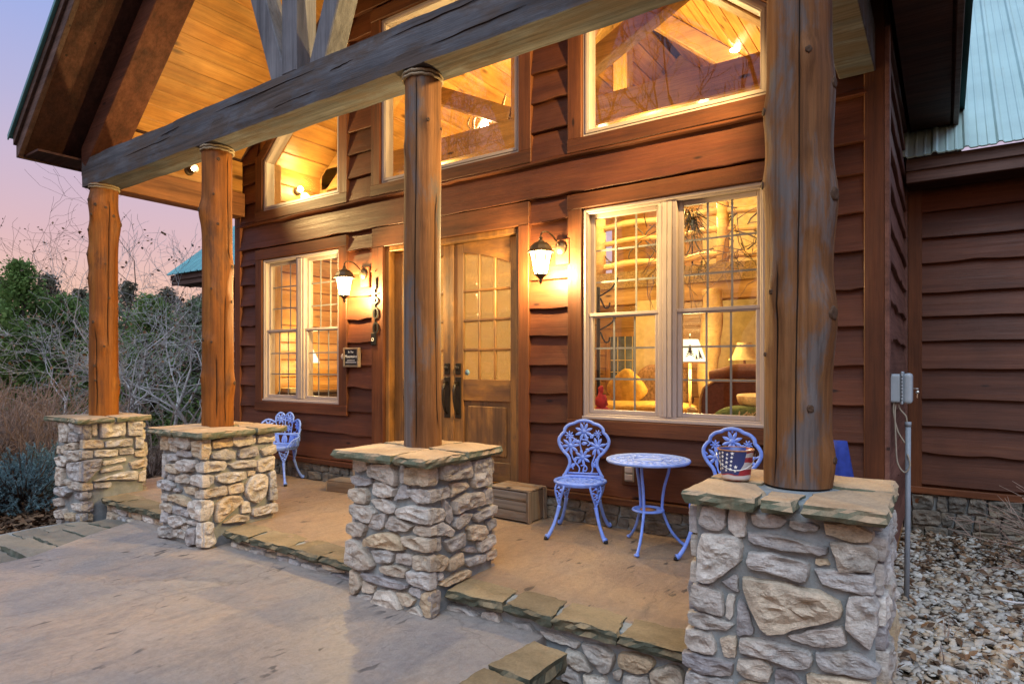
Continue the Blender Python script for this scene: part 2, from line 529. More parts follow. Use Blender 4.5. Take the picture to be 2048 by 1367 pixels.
def ground_mat():
    t = NT('leaf_litter_ground')
    g = t.noise(t.coords(3, False), 1, 8, .7, .5)
    t.color(t.ramp(g, [(.3, (.035, .026, .018)), (.5, (.085, .058, .036)), (.7, (.15, .105, .065))]))
    t.bump(g, 1.0, .05)
    t.set(Roughness=.95, Specular_IOR_Level=.1)
    return t.m
M['ground'] = ground_mat()
M['pebble'] = None
def facevar(name, stops, rough=.8, scale=6.0, spec=.3, through=0.0):
    """colour picked per loose piece from its own place"""
    t = NT(name)
    ge = t.n("ShaderNodeNewGeometry")
    c = t.ramp(ge.outputs['Random Per Island'], stops)
    f = t.noise(t.coords(70, False), 1, 4, .6)
    c = t.mix(.35, c, t.ramp(f, [(.3, .55), (.62, 1.05)]), 'MULTIPLY')
    t.color(c)
    t.set(Roughness=rough, Specular_IOR_Level=spec)
    if through:
        tl = t.n("ShaderNodeBsdfTranslucent"); t.l(c, tl.inputs[0])
        mx = t.n("ShaderNodeMixShader"); mx.inputs[0].default_value = through
        t.l(t.b.outputs[0], mx.inputs[1]); t.l(tl.outputs[0], mx.inputs[2]); t.l(mx.outputs[0], t.out.inputs[0])
    return t.m
M['pebble'] = facevar('river_pebble', [(0, (.26, .23, .19)), (.22, (.44, .41, .36)), (.42, (.36, .28, .195)), (.58, (.35, .32, .28)), (.76, (.52, .49, .44)), (.88, (.24, .16, .10)), (1, (.42, .34, .25))], .75)
M['leaf_dry'] = facevar('dry_leaf', [(0, (.06, .035, .02)), (.4, (.11, .062, .033)), (.7, (.17, .09, .045)), (1, (.2, .125, .07))], .85)
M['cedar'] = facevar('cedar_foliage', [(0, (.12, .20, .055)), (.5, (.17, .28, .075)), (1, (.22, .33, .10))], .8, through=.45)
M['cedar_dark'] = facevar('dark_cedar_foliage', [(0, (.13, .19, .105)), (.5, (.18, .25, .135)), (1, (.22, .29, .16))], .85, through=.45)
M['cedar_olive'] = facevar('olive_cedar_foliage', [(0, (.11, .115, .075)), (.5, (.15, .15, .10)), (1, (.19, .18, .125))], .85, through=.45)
M['spruce'] = facevar('blue_spruce_needles', [(0, (.06, .11, .12)), (.5, (.10, .18, .20)), (1, (.17, .26, .28))], .75)
M['bark'] = plain('grey_white_bark', (.42, .405, .39), .85, 0, .2, .3, 9)
M['bark_dark'] = plain('brown_bark', (.09, .07, .055), .9, 0, .15, .3, 12)
M['twig'] = plain('brown_twig', (.27, .19, .15), .85, 0, .2, .25, 6)
STONES = {
 'pier1': (-6.882,
  '-7408,742 -7211,741 -7162,662 -7211,547 -7383,525;-7186,732 -6893,757 -6893,638 -7044,659;-7162,642 -6951,625 -6974,563 -7186,538;-7296,510 -7020,550 -7020,480 -7235,463;-7471,477 -7308,499 -7296,418 -7471,404;-7509,359 -7358,392 -7199,364 -7259,297 -7433,282;-7284,449 -6905,478 -6905,389 -7067,355 -7259,400;-7199,333 -6893,370 -6893,182 -7067,173 -7211,220;-7471,268 -7333,260 -7333,94 -7483,78;-7308,159 -6928,168 -6905,91 -7139,85;-7509,54 -7308,87 -7162,42 -7308,-21 -7509,-8;-7560,-67 -7383,-35 -7358,-115 -7534,-138;-7534,-190 -7308,-140 -7284,-229 -7483,-257;-7284,-178 -7044,-156 -7044,-227 -7259,-247;-7509,-281 -7383,-264 -7408,-340 -7509,-344;-7358,-302 -7091,-269 -7067,-321 -7333,-360;-7032,-245 -6882,-224 -6882,-298 -7044,-322;-7020,-153 -6882,-135 -6882,-204 -7020,-223;-7067,32 -6882,74 -6882,4 -7044,-5;-7139,-67 -6882,-35 -6882,-105 -7091,-122',
  '2654,747 2730,742 2730,582 2654,589;2743,761 2788,758 2784,617 2743,620;2811,746 3038,745 3038,594 2820,588;3057,744 3206,738 3206,578 3067,586;2654,579 2830,562 2839,490 2654,499;2857,549 3106,556 3106,482 2857,488;3141,563 3221,566 3221,438 3141,447;2654,470 2748,469 2748,399 2654,410;2766,467 2970,455 2970,393 2766,402;2984,453 3116,455 3126,396 2989,401;3136,405 3227,427 3247,355 3146,362;2654,371 2820,380 2811,300 2685,167 2654,182;2834,348 3038,369 3052,331 2839,312;2820,269 3009,295 3018,252 2820,238;3086,306 3252,328 3252,253 3116,239;2752,167 3009,222 3166,211 3156,127 2913,163;3176,178 3242,211 3242,93 3176,103;2654,157 2748,148 2748,88 2654,88;2761,141 2913,133 2904,83 2766,95;2654,63 2739,54 2730,10 2654,3;2654,-26 2748,-33 2748,-123 2654,-111;2654,-140 2748,-153 2748,-224 2654,-205'),
 'pier2': (-4.73,
  '-5361,719 -5266,716 -5258,612 -5387,602;-5232,714 -4930,737 -4907,672 -4946,631 -5091,654 -5232,670;-5241,657 -5132,656 -5140,599 -5249,604;-4883,707 -4730,726 -4730,578 -4852,593 -4883,640;-5132,604 -4994,636 -4891,598 -4915,575 -5132,570;-5292,570 -5140,578 -5132,531 -5292,517;-5378,567 -5326,563 -5318,476 -5378,470;-5309,485 -5140,500 -5132,428 -5241,422 -5318,441;-5124,519 -5042,547 -4868,558 -4860,500 -4930,460 -5042,454 -5132,475;-4852,526 -4730,553 -4730,471 -4837,473;-5378,448 -5326,466 -5326,378 -5387,372;-5283,400 -5182,410 -5182,367 -5292,360;-5149,401 -4978,439 -4915,403 -4930,368 -5140,354;-4891,439 -4730,451 -4730,356 -4915,369;-5431,341 -5258,359 -5190,323 -5224,276 -5431,288;-5042,330 -4852,343 -4868,283 -4978,282;-5190,297 -5091,304 -5099,281 -5199,274;-4860,309 -4730,336 -4730,270 -4852,260;-5396,234 -5275,244 -5292,189 -5387,178;-5266,236 -5174,256 -4962,246 -4930,187 -5026,179 -5157,206 -5258,194;-4915,235 -4730,258 -4730,98 -4883,105 -4938,157;-5396,150 -5241,170 -5199,127 -5241,91 -5396,115;-5182,160 -5042,169 -4930,141 -4946,101 -5174,104;-5378,77 -5275,91 -5275,17 -5396,-9;-5249,64 -5058,98 -4994,48 -5140,-16 -5241,4;-4994,65 -4821,81 -4852,43 -4978,42;-5405,-41 -5199,-16 -5190,-101 -5413,-127;-5174,-34 -5058,-12 -4994,-37 -5010,-82 -5182,-91;-5058,22 -4970,26 -4986,-19 -5075,-10;-4954,11 -4837,24 -4852,-99 -4946,-130 -4986,-86;-4806,75 -4730,85 -4730,-103 -4814,-113 -4821,-2',
  '2654,729 2710,728 2718,628 2684,574 2654,577;2723,710 2887,724 2901,654 2736,651;2901,727 3095,718 3095,656 2943,641 2901,676;3134,714 3281,728 3286,655 3124,657;2723,602 2842,635 2919,605 2915,546 2806,555 2727,577;2961,618 3115,632 3129,555 3008,543 2957,549;3159,596 3297,622 3302,553 3184,544;2654,553 2824,544 2846,503 2824,472 2654,471;2865,509 2961,527 3105,518 3105,460 2915,468;3115,503 3271,529 3276,420 3144,411 3115,441;3037,430 3105,425 3095,391 3037,391;2654,446 2740,438 2740,375 2654,351;2762,430 2842,448 3008,430 3013,377 2860,357 2771,387;2654,331 2842,343 2851,273 2654,269;2860,331 2989,345 2999,266 2865,271;3013,307 3066,378 3154,392 3214,365 3199,224 3124,152 3047,196 3013,255;3230,390 3286,405 3307,151 3230,164;2654,257 2727,244 2740,200 2718,121 2654,97;2762,213 2860,255 2961,237 2989,198 2771,56 2758,113;2980,182 3047,179 3066,88 2980,95;3085,110 3307,124 3312,50 3080,50;2824,41 2943,94 3047,56 3037,23;2654,84 2736,68 2727,-5 2762,-88 2701,-116 2654,-105'),
 'pier3': (-2.385,
  '-3027,718 -2921,713 -2908,670 -2987,644 -3029,658;-2883,699 -2696,720 -2654,668 -2666,593 -2769,613 -2883,636;-2630,717 -2589,716 -2589,619 -2634,618;-2577,709 -2387,731 -2387,624 -2485,617 -2580,620;-3053,615 -2870,611 -2876,579 -3000,557 -3047,579;-2845,592 -2757,605 -2672,571 -2684,531 -2769,512 -2851,525;-2624,598 -2571,599 -2554,538 -2678,506;-2571,582 -2463,595 -2387,595 -2387,529 -2485,513 -2554,551;-3060,532 -2921,548 -2902,510 -2915,455 -3013,456 -3070,481;-2870,487 -2757,505 -2660,469 -2672,438 -2733,425 -2819,449;-3047,438 -2883,445 -2838,411 -2870,349 -2947,348 -3047,375;-2636,468 -2531,494 -2387,492 -2387,405 -2485,408 -2624,414 -2658,435;-2845,393 -2745,419 -2763,343 -2794,316 -2896,319;-3087,310 -2947,343 -2921,311 -2947,258 -3013,239 -3087,259;-2702,412 -2624,397 -2531,376 -2566,342 -2684,328 -2751,345;-2519,378 -2385,389 -2379,341 -2485,329 -2527,343;-2915,249 -2807,297 -2684,307 -2624,277 -2601,226 -2672,218 -2883,210 -2921,195;-2612,301 -2485,320 -2387,323 -2387,249 -2485,245 -2601,256;-3080,210 -3013,225 -2921,159 -2851,91 -2870,66 -2987,44 -3087,67;-2864,182 -2720,210 -2682,187 -2696,137 -2819,115;-2660,194 -2537,211 -2533,149 -2660,143;-2525,209 -2387,224 -2379,144 -2519,130;-2794,97 -2672,124 -2571,121 -2589,66 -2684,61 -2782,64;-2967,25 -2807,38 -2672,33 -2566,33 -2577,5 -2745,-11 -2908,-8;-2566,109 -2440,128 -2387,126 -2387,39 -2485,36 -2566,54;-3053,27 -2987,13 -2963,-55 -3027,-122 -3064,-121;-2947,-20 -2845,-40 -2864,-84 -2954,-89;-2554,14 -2474,26 -2468,-31 -2531,-19 -2562,-9;-2993,-115 -2870,-98 -2883,-132 -3000,-134;-2807,-50 -2696,-28 -2642,-94 -2624,-124 -2696,-140 -2864,-132;-2660,-33 -2577,-29 -2522,-55 -2554,-92 -2612,-100;-2577,-122 -2514,-87 -2451,-128 -2589,-133;-2451,5 -2387,23 -2387,-123 -2429,-123 -2468,-56',
  '2656,730 2712,718 2731,674 2712,622 2656,623;2744,727 3014,723 3021,623 2882,626 2744,643;3043,719 3208,722 3224,552 3065,545 3036,577;2656,590 2802,596 2828,574 2815,534 2656,528;2855,609 2978,594 3014,562 2841,529;2868,499 2978,523 3139,510 3139,432 2978,435 2882,418;3170,519 3240,522 3248,422 3162,428;2656,491 2763,475 2789,436 2763,408 2656,404;2782,527 2841,469 2861,396 2828,377 2789,411;2882,392 2964,411 3043,391 3007,349 2909,321 2875,350;3050,376 3201,402 3296,399 3280,350 3094,331;2669,385 2763,399 2868,326 2841,297 2769,326 2669,336;3193,311 3296,314 3296,262 3216,246;3000,306 3065,319 3170,293 3193,237 3139,212 3021,235;2662,321 2744,315 2750,242 2662,246;2782,276 2964,292 2964,217 2841,207;3109,201 3272,215 3280,161 3201,133 3124,133;2964,181 3050,192 3102,139 2978,169;2656,223 2802,195 2808,151 2763,120 2662,139;2815,158 2950,176 2957,104 2828,94;2971,127 3185,109 3170,67 3007,73;3201,115 3296,115 3304,61 3201,64;2656,124 2718,120 2725,43 2656,38;2737,111 2776,100 2776,62 2731,66;2750,40 2909,64 3028,49 3021,16 2802,16;2656,17 2737,10 2737,-91 2712,-116 2656,-125'),
 'pier4': (None,
  '-833,716 -745,731 -737,707 -745,629 -803,624 -848,640;-724,726 -661,720 -664,616 -703,614 -724,636;-637,702 -547,718 -501,696 -547,666 -627,664;-492,701 -395,698 -395,674 -463,668 -492,677;-374,708 -276,715 -214,692 -225,665 -276,650 -365,669;-651,633 -547,638 -444,623 -365,622 -365,589 -419,590 -573,585 -647,601;-833,598 -696,608 -675,572 -678,514 -796,401 -855,408 -848,528;-647,555 -560,566 -429,551 -432,483 -457,478 -573,490 -651,497;-407,568 -371,575 -356,554 -407,548;-353,641 -225,645 -197,618 -214,557 -323,537;-404,529 -335,538 -214,541 -214,477 -248,470 -377,480;-752,413 -696,457 -689,386;-874,386 -756,373 -747,276 -863,287 -886,320;-735,366 -699,366 -717,269 -738,278;-689,361 -654,333 -630,232 -696,212 -692,296;-675,450 -547,454 -395,450 -323,425 -314,368 -419,317 -573,239 -600,267 -647,342;-291,448 -211,471 -197,426 -203,355 -222,273 -300,332 -302,383;-893,262 -796,265 -710,249 -724,227 -825,207 -889,214;-901,189 -803,190 -781,159 -785,110 -878,105 -909,134;-763,181 -699,201 -699,118 -745,113;-501,256 -432,290 -317,334 -302,272 -377,240 -463,245;-678,202 -600,218 -432,219 -413,184 -419,155 -463,140 -547,148 -678,149;-401,217 -276,249 -203,220 -192,192 -231,171 -383,158;-916,87 -848,90 -710,90 -717,41 -833,20 -916,42;-689,114 -606,136 -560,117 -573,57 -654,48 -692,73;-543,114 -488,122 -444,80 -463,34 -553,21;-901,8 -796,15 -710,25 -710,-32 -909,-84;-432,124 -335,145 -231,155 -208,116 -248,92 -419,61;-692,19 -654,37 -566,31 -573,-41 -696,-64;-901,-97 -717,-49 -713,-127 -909,-174;-547,-5 -419,40 -335,46 -347,-31 -553,-90;-323,53 -220,81 -197,11 -323,-23;-696,-79 -573,-55 -566,-109 -703,-146',
  ''),
 'riser': (None,
  '-2433,-116 -2304,-105 -2207,-127 -2200,-185 -2332,-199 -2433,-189;-2173,-103 -2073,-81 -2047,-133 -2060,-179 -2166,-172;-2021,-138 -1976,-138 -1957,-185 -2008,-187;-1969,-115 -1857,-100 -1821,-137 -1821,-178 -1919,-176;-1957,-196 -1809,-180 -1833,-212 -1944,-214;-1785,-118 -1668,-115 -1555,-127 -1567,-154 -1738,-152;-1533,-121 -1405,-108 -1353,-137 -1364,-201 -1405,-241 -1479,-194;-1328,-121 -1243,-95 -1146,-106 -1156,-154 -1223,-191 -1323,-181;-1165,-165 -1062,-101 -1003,-121 -998,-190 -1146,-223;-1364,-220 -1313,-197 -1323,-251 -1353,-255;-1303,-222 -1184,-198 -1165,-238 -1303,-278;-1622,-173 -1533,-189 -1479,-252 -1567,-266 -1634,-235;-1645,-268 -1567,-286 -1544,-348 -1656,-340;-1523,-283 -1405,-260 -1384,-320 -1512,-358',
  ''),
}

# ================================================================ ground
PATIO_Z = -.13
def sheet(name, pts, z, mat, kind='structure', step=None):
    mb = MB()
    mb.add([(x, y, z) for x, y in pts], [tuple(range(len(pts)))])
    o = mb.build(name, mat)
    return tag(o, kind=kind)

def terrain_z(x, y):
    d = max(0.0, -8.6 - x)
    z = -.36 - .075 * d + .0009 * d * d if d < 30 else -.36 - .075 * 30 + .81
    if y > 14: z -= 0
    return z + .05 * fbm(x * .5, y * .5) - (.0 if x < 1 else 0)
def build_terrain():
    xs = sorted(set([-400, -250, -150, -100, -80, -60, -50, -42, -36] + [-32 + i * .8 for i in range(54)] + [12, 20, 40, 80, 160, 400]))
    ys = sorted(set([-400, -160, -80, -40, -20, -10] + [-6 + i * .8 for i in range(46)] + [36, 45, 60, 90, 150, 400]))
    mb = MB()
    vs = [(x, y, terrain_z(x, y)) for y in ys for x in xs]
    n = len(xs)
    fs = [(j * n + i, j * n + i + 1, (j + 1) * n + i + 1, (j + 1) * n + i) for j in range(len(ys) - 1) for i in range(n - 1)]
    mb.add(vs, fs, True)
    tag(mb.build('ground', M['ground']), kind='structure')
build_terrain()

# stamped patio slab with its curved left edge, and the porch slab one step up
def slab(name, pts, z0, z1, mat):
    mb = MB()
    mb.prism([(x, y) for x, y in pts], (0, 0, z0), (1, 0, 0), (0, 1, 0), (0, 0, 1), z1 - z0)
    return tag(mb.build(name, mat, bevel=.008), kind='structure')
slab('patio', [(-1.76, 2.9), (-1.76, -3), (-4.2, -3), (-5.0, -.6), (-5.45, .9), (-5.649, 1.649), (-5.66, 1.85), (-5.81, 2.09),
               (-5.975, 2.36), (-6.09, 2.6), (-6.2, 2.83), (-6.25, 2.9)], -.45, PATIO_Z, M['patio'])
slab('porch_floor', [(-7.6, 2.98), (-.34, 2.98), (-.34, 4.75), (-7.6, 4.75)], -.4, -.004, M['porch'])

# ================================================================ the cabin
CX = -3.915                      # ridge line
WY = 4.67                        # face of the front wall trims
SL = .852                        # roof slope
XL, XR = -7.49, -.316            # wall corners
def zc(x):                       # underside of the roof
    return 3.80 + SL * ((x + 7.52) if x < CX else (-.31 - x))
cabin = tag(empty('log_cabin', (CX, WY, 0)), 'red-brown live-edge sided cabin with gabled porch and lit windows', 'cabin')

# ---- window and door openings (x0, x1, z0, z1)
W_BIG = (-2.49, -1.027, .856, 2.606)
W_LOW = (-6.94, -5.516, .866, 2.606)
DOOR = (-4.82, -3.121, .20, 2.54)
W_UL = (-6.94, -5.51, 3.197)
W_UM = (-4.872, -3.121, 3.197, 4.92)
W_UR = (-2.49, -1.015, 3.197)
def ul_top(x): return 3.83 + SL * (x + 6.94)
def ur_top(x): return 3.83 + SL * (-1.015 - x)

# ---- the front wall's inner sheathing, in strips so the openings stay open
def wall_strips():
    mb = MB()
    y0, y1 = WY + .02, WY + .16
    xs = [XL + .04, W_LOW[0], W_LOW[1], DOOR[0], DOOR[1], W_BIG[0], W_BIG[1], XR - .04]
    tops = {1: (.866, 2.606), 3: (.2, 2.54), 5: (.856, 2.606)}
    for i in range(7):
        a, b = xs[i], xs[i + 1]
        if i in tops:
            mb.box(a, b, y0, y1, .0, tops[i][0])
            mb.box(a, b, y0, y1, tops[i][1], 3.0)
        else:
            mb.box(a, b, y0, y1, .0, 3.0)
    def strip(a, b, fa, fb, ta, tb):
        mb.prism([(a, fa), (b, fb), (b, tb), (a, ta)], (0, y0, 0), (1, 0, 0), (0, 0, 1), (0, 1, 0), y1 - y0)
    xs = [XL + .04, W_UL[0], W_UL[1], W_UM[0], CX, W_UM[1], W_UR[0], W_UR[1], XR - .04]
    strip(xs[0], xs[1], 3.0, 3.0, zc(xs[0]), zc(xs[1]))
    strip(xs[1], xs[2], 3.0, 3.0, 3.197, 3.197)
    strip(xs[1], xs[2], ul_top(xs[1]), ul_top(xs[2]), zc(xs[1]), zc(xs[2]))
    strip(xs[2], xs[3], 3.0, 3.0, zc(xs[2]), zc(xs[3]))
    strip(xs[3], xs[5], 3.0, 3.0, 3.197, 3.197)
    strip(xs[3], xs[4], 4.92, 4.92, zc(xs[3]), zc(xs[4]))
    strip(xs[4], xs[5], 4.92, 4.92, zc(xs[4]), zc(xs[5]))
    strip(xs[5], xs[6], 3.0, 3.0, zc(xs[5]), zc(xs[6]))
    strip(xs[6], xs[7], 3.0, 3.0, 3.197, 3.197)
    strip(xs[6], xs[7], ur_top(xs[6]), ur_top(xs[7]), zc(xs[6]), zc(xs[7]))
    strip(xs[7], xs[8], 3.0, 3.0, zc(xs[7]), zc(xs[8]))
    return mb.build('front_wall', M['pine_x'], cabin)
front_wall = wall_strips()

# ---- live-edge lap boards, one object each
rb = random.Random(7)
def board(parent, u0, u1, z0, z1, plane, at, mat, wav=.011, lap=.05, top=None, sgn=-1, seed=None):
    """plane 'Y': runs along x at y=at facing -y; plane 'X': runs along y at x=at facing sgn"""
    r = random.Random(seed if seed is not None else rb.randint(0, 99999))
    n = max(4, int((u1 - u0) / .045))
    ph = [r.uniform(0, 6.28) for _ in range(4)]
    am = [r.uniform(.3, 1.0) for _ in range(4)]
    dips = [(r.uniform(u0, u1), r.uniform(.05, .16), r.uniform(-1.6, 1.9) * wav) for _ in range(max(1, int((u1 - u0) * .9)))]
    vs = []
    for i in range(n + 1):
        u = u0 + (u1 - u0) * i / n
        w = wav * (am[0] * math.sin(u * 3.1 + ph[0]) * .6 + am[1] * math.sin(u * 7.3 + ph[1]) * .45 + am[2] * math.sin(u * 17 + ph[2]) * .16)
        w += sum(d * math.exp(-((u - c) / s) ** 2) for c, s, d in dips)
        zb = z0 + w
        zt = (top(u) if top else z1 + .035)
        if zt < zb + .002: zt = zb + .002
        fr = min(1, max(0, (zt - zb) / (z1 + .035 - z0)))
        o_t = lap + .003 - (lap - .004) * fr
        cols = [(zt, o_t), (zb + .006, lap + .004), (zb, lap), (zb - .0, .0)]
        for z, o in cols:
            vs.append((u, at + sgn * o, z) if plane == 'Y' else (at + sgn * o, u, z))
    fs = []
    for i in range(n):
        for k in range(3):
            a = i * 4 + k
            fs.append((a, a + 1, a + 5, a + 4))
    fs += [(0, 1, 2, 3), tuple(n * 4 + k for k in (3, 2, 1, 0))]
    mb = MB().add(vs, fs)
    return mb.build('siding_board', mat, parent)

SY = WY + .018
rows = [.30 + .25 * k for k in range(10)]
for k, z in enumerate(rows):
    z1 = z + .25 if k < 9 else 2.75
    if k == 0: z = .252
    if k < 2:
        segs = [(XL, DOOR[0] - .16), (DOOR[1] + .10, XR - .1)]
    else:
        segs = [(XL, W_LOW[0] - .12), (W_LOW[1] + .12, DOOR[0] - .16), (DOOR[1] + .10, W_BIG[0] - .12), (W_BIG[1] + .12, XR - .1)]
    for a, b in segs:
        board(front_wall, a, b, z, z1, 'Y', SY, M['siding'], .010 if b - a < 1 else .009)
board(front_wall, XL, XR - .1, 2.752, 3.075, 'Y', SY, M['siding'], .012, .056)
board(front_wall, XL, XR - .1, 3.058, 3.11, 'Y', SY - .012, M['siding'], .008, .05)
def slope_top(x): return zc(x) - .005
for k in range(12):
    z = 3.085 + .25 * k
    for a, b in ((XL, W_UL[0] - .12), (W_UL[1] + .12, W_UM[0] - .12), (W_UM[1] + .12, W_UR[0] - .12), (W_UR[1] + .12, XR - .1)):
        lo, hi = min(zc(a), zc(b)), max(zc(a), zc(b))
        if z > hi - .06: continue
        if z + .25 < lo:
            board(front_wall, a, b, z, z + .25, 'Y', SY, M['siding'], .010)
        else:
            if zc(a) < zc(b): a = max(a, -7.52 + (z + .04 - 3.80) / SL)
            else: b = min(b, -.31 - (z + .04 - 3.80) / SL)
            if b - a < .05: continue
            board(front_wall, a, b, z, z + .25, 'Y', SY, M['siding'], .006, top=lambda x, zz=z: min(zc(x) - .005, zz + .285))
    if 4.95 < z + .2:
        a, b = W_UM[0] - .12, W_UM[1] + .12
        for aa, bb in ((a, CX), (CX, b)):
            if z < zc(CX) - .1:
                if zc(aa) < zc(bb): a2, b2 = max(aa, -7.52 + (z + .04 - 3.80) / SL), bb
                else: a2, b2 = aa, min(bb, -.31 - (z + .04 - 3.80) / SL)
                if b2 - a2 > .06:
                    board(front_wall, a2, b2, max(z, 5.04), z + .25, 'Y', SY, M['siding'], .006, top=lambda x, zz=z: min(zc(x) - .005, zz + .285))

# ---- trim boards
def trim(x0, x1, z0, z1, mat, y0=WY - .042, y1=WY + .03, name='trim_board'):
    return MB().box(x0, x1, y0, y1, z0, z1).build(name, mat, front_wall, bevel=.004)
def trim_slope(x0, x1, f, w, y0=WY - .04, y1=WY + .03, name='trim_board'):
    mb = MB().prism([(x0, f(x0)), (x1, f(x1)), (x1, f(x1) + w), (x0, f(x0) + w)], (0, y0, 0), (1, 0, 0), (0, 0, 1), (0, 1, 0), y1 - y0)
    return mb.build(name, M['trim_x'], front_wall, bevel=.004)
for x0, x1, z0, z1 in (W_BIG, W_LOW):
    trim(x0 - .13, x0, z0, z1, M['trim_z'])
    trim(x1, x1 + .13, z0, z1, M['trim_z'])
    trim(x0 - .133, x1 + .133, z1, z1 + .125, M['trim_x'], WY - .046)
    trim(x0 - .135, x1 + .135, z0 - .115, z0, M['trim_x'], WY - .048)
trim(DOOR[0] - .17, DOOR[0], .2, DOOR[3] + .002, M['trim_z'], WY - .044)
trim(DOOR[1], DOOR[1] + .11, .2, DOOR[3] + .002, M['trim_z'], WY - .044)
trim(DOOR[0] - .17, DOOR[1] + .11, DOOR[3] + .002, 2.745, M['trim_x'], WY - .040)
for x0, x1, z0, f in ((W_UL[0], W_UL[1], 3.197, ul_top), (W_UR[0], W_UR[1], 3.197, ur_top)):
    for a, b in ((x0 - .13, x0), (x1, x1 + .13)):
        t0 = f(x0) if b <= x0 else f(x1)
        trim(a, b, z0, t0 + .06, M['trim_z'])
    trim(x0 - .132, x1 + .132, z0 - .115, z0, M['trim_x'], WY - .048)
    trim_slope(x0 - .13, x1 + .13, f, .14)
x0, x1, z0, z1 = W_UM
trim(x0 - .13, x0, z0, z1, M['trim_z']); trim(x1, x1 + .13, z0, z1, M['trim_z'])
trim(x0 - .133, x1 + .133, z1, z1 + .125, M['trim_x'], WY - .046)
trim(x0 - .135, x1 + .135, z0 - .115, z0, M['trim_x'], WY - .048)
# corner boards
MB().box(XR - .115, XR, WY - .04, WY + .03, -.05, zc(XR) + .3).build('corner_board', M['trim_z'], front_wall, bevel=.004)
MB().box(XR, XR + .028, WY - .04, WY + .075, -.05, 3.45).build('corner_board', M['siding_y'], front_wall, bevel=.003)
MB().box(XL - .03, XL + .09, WY - .04, WY + .03, -.05, zc(XL)).build('corner_board', M['trim_z'], front_wall, bevel=.004)
# skirt ledge over the foundation
MB().box(XL, DOOR[0] - .17, WY - .075, WY + .01, .19, .245).build('skirt_ledge', M['trim_x'], front_wall, bevel=.006)
MB().box(DOOR[1] + .11, XR - .05, WY - .075, WY + .01, .19, .245).build('skirt_ledge', M['trim_x'], front_wall, bevel=.006)
MB().box(DOOR[0] - .2, DOOR[1] + .14, WY - .09, WY + .1, .155, .2).build('door_threshold', M['trim_x'], front_wall, bevel=.006)

# ---- windows
def frame_rect(mb, x0, x1, z0, z1, w, y0, y1):
    mb.box(x0, x0 + w, y0, y1, z0, z1)
    mb.box(x1 - w, x1, y0, y1, z0, z1)
    mb.box(x0 + w, x1 - w, y0, y1, z0, z0 + w)
    mb.box(x0 + w, x1 - w, y0, y1, z1 - w, z1)
def twin_window(win):
    x0, x1, z0, z1 = win
    wd = empty('window', ((x0 + x1) / 2, WY, z0), cabin)
    mb = MB(); frame_rect(mb, x0, x1, z0, z1, .048, WY - .012, WY + .12)
    mb.build('frame', M['vinyl'], wd, bevel=.004)
    mb = MB(); frame_rect(mb, x0 + .012, x1 - .012, z0 + .012, z1 - .012, .022, WY - .024, WY - .01)
    mb.build('brickmould', M['vinyl'], wd, bevel=.003)
    mc = (x0 + x1) / 2
    mb = MB()
    for dx, pr in ((-.055, .012), (-.019, .022), (.019, .022), (.055, .012)):
        mb.box(mc + dx - .0165, mc + dx + .0165, WY - pr, WY + .12, z0 + .048, z1 - .048)
    mb.build('mullion', M['vinyl'], wd, bevel=.003)
    zr = z0 + (z1 - z0) * .49
    for a, b in ((x0 + .048, mc - .0715), (mc + .0715, x1 - .048)):
        for lo, hi, y in ((z0 + .048, zr + .018, WY + .028), (zr - .018, z1 - .048, WY + .058)):
            mb = MB(); frame_rect(mb, a, b, lo, hi, .036, y - .02, y + .012)
            mb.build('sash', M['vinyl'], wd, bevel=.004)
            a2, b2, l2, h2 = a + .036, b - .036, lo + .036, hi - .036
            mb = MB()
            mb.box(a2 - .006, b2 + .006, y - .002, y + .002, l2 - .006, h2 + .006)
            mb.build('pane', M['glass'], wd)
            for k in (1, 2):
                xx = a2 + (b2 - a2) * k / 3
                MB().box(xx - .0075, xx + .0075, y + .004, y + .009, l2, h2).build('muntin', M['muntin'], wd)
                zz = l2 + (h2 - l2) * k / 3
                MB().box(a2, b2, y + .0095, y + .0135, zz - .0075, zz + .0075).build('muntin', M['muntin'], wd)
        MB().box(a, b, WY + .0, WY + .03, zr - .006, zr + .02).build('meeting_rail', M['vinyl'], wd, bevel=.003)
    MB().box(x0 + .0, x1 - .0, WY - .034, WY - .0125, z0 + .004, z0 + .03).build('sill', M['vinyl'], wd, bevel=.004)
twin_window(W_BIG)
twin_window(W_LOW)
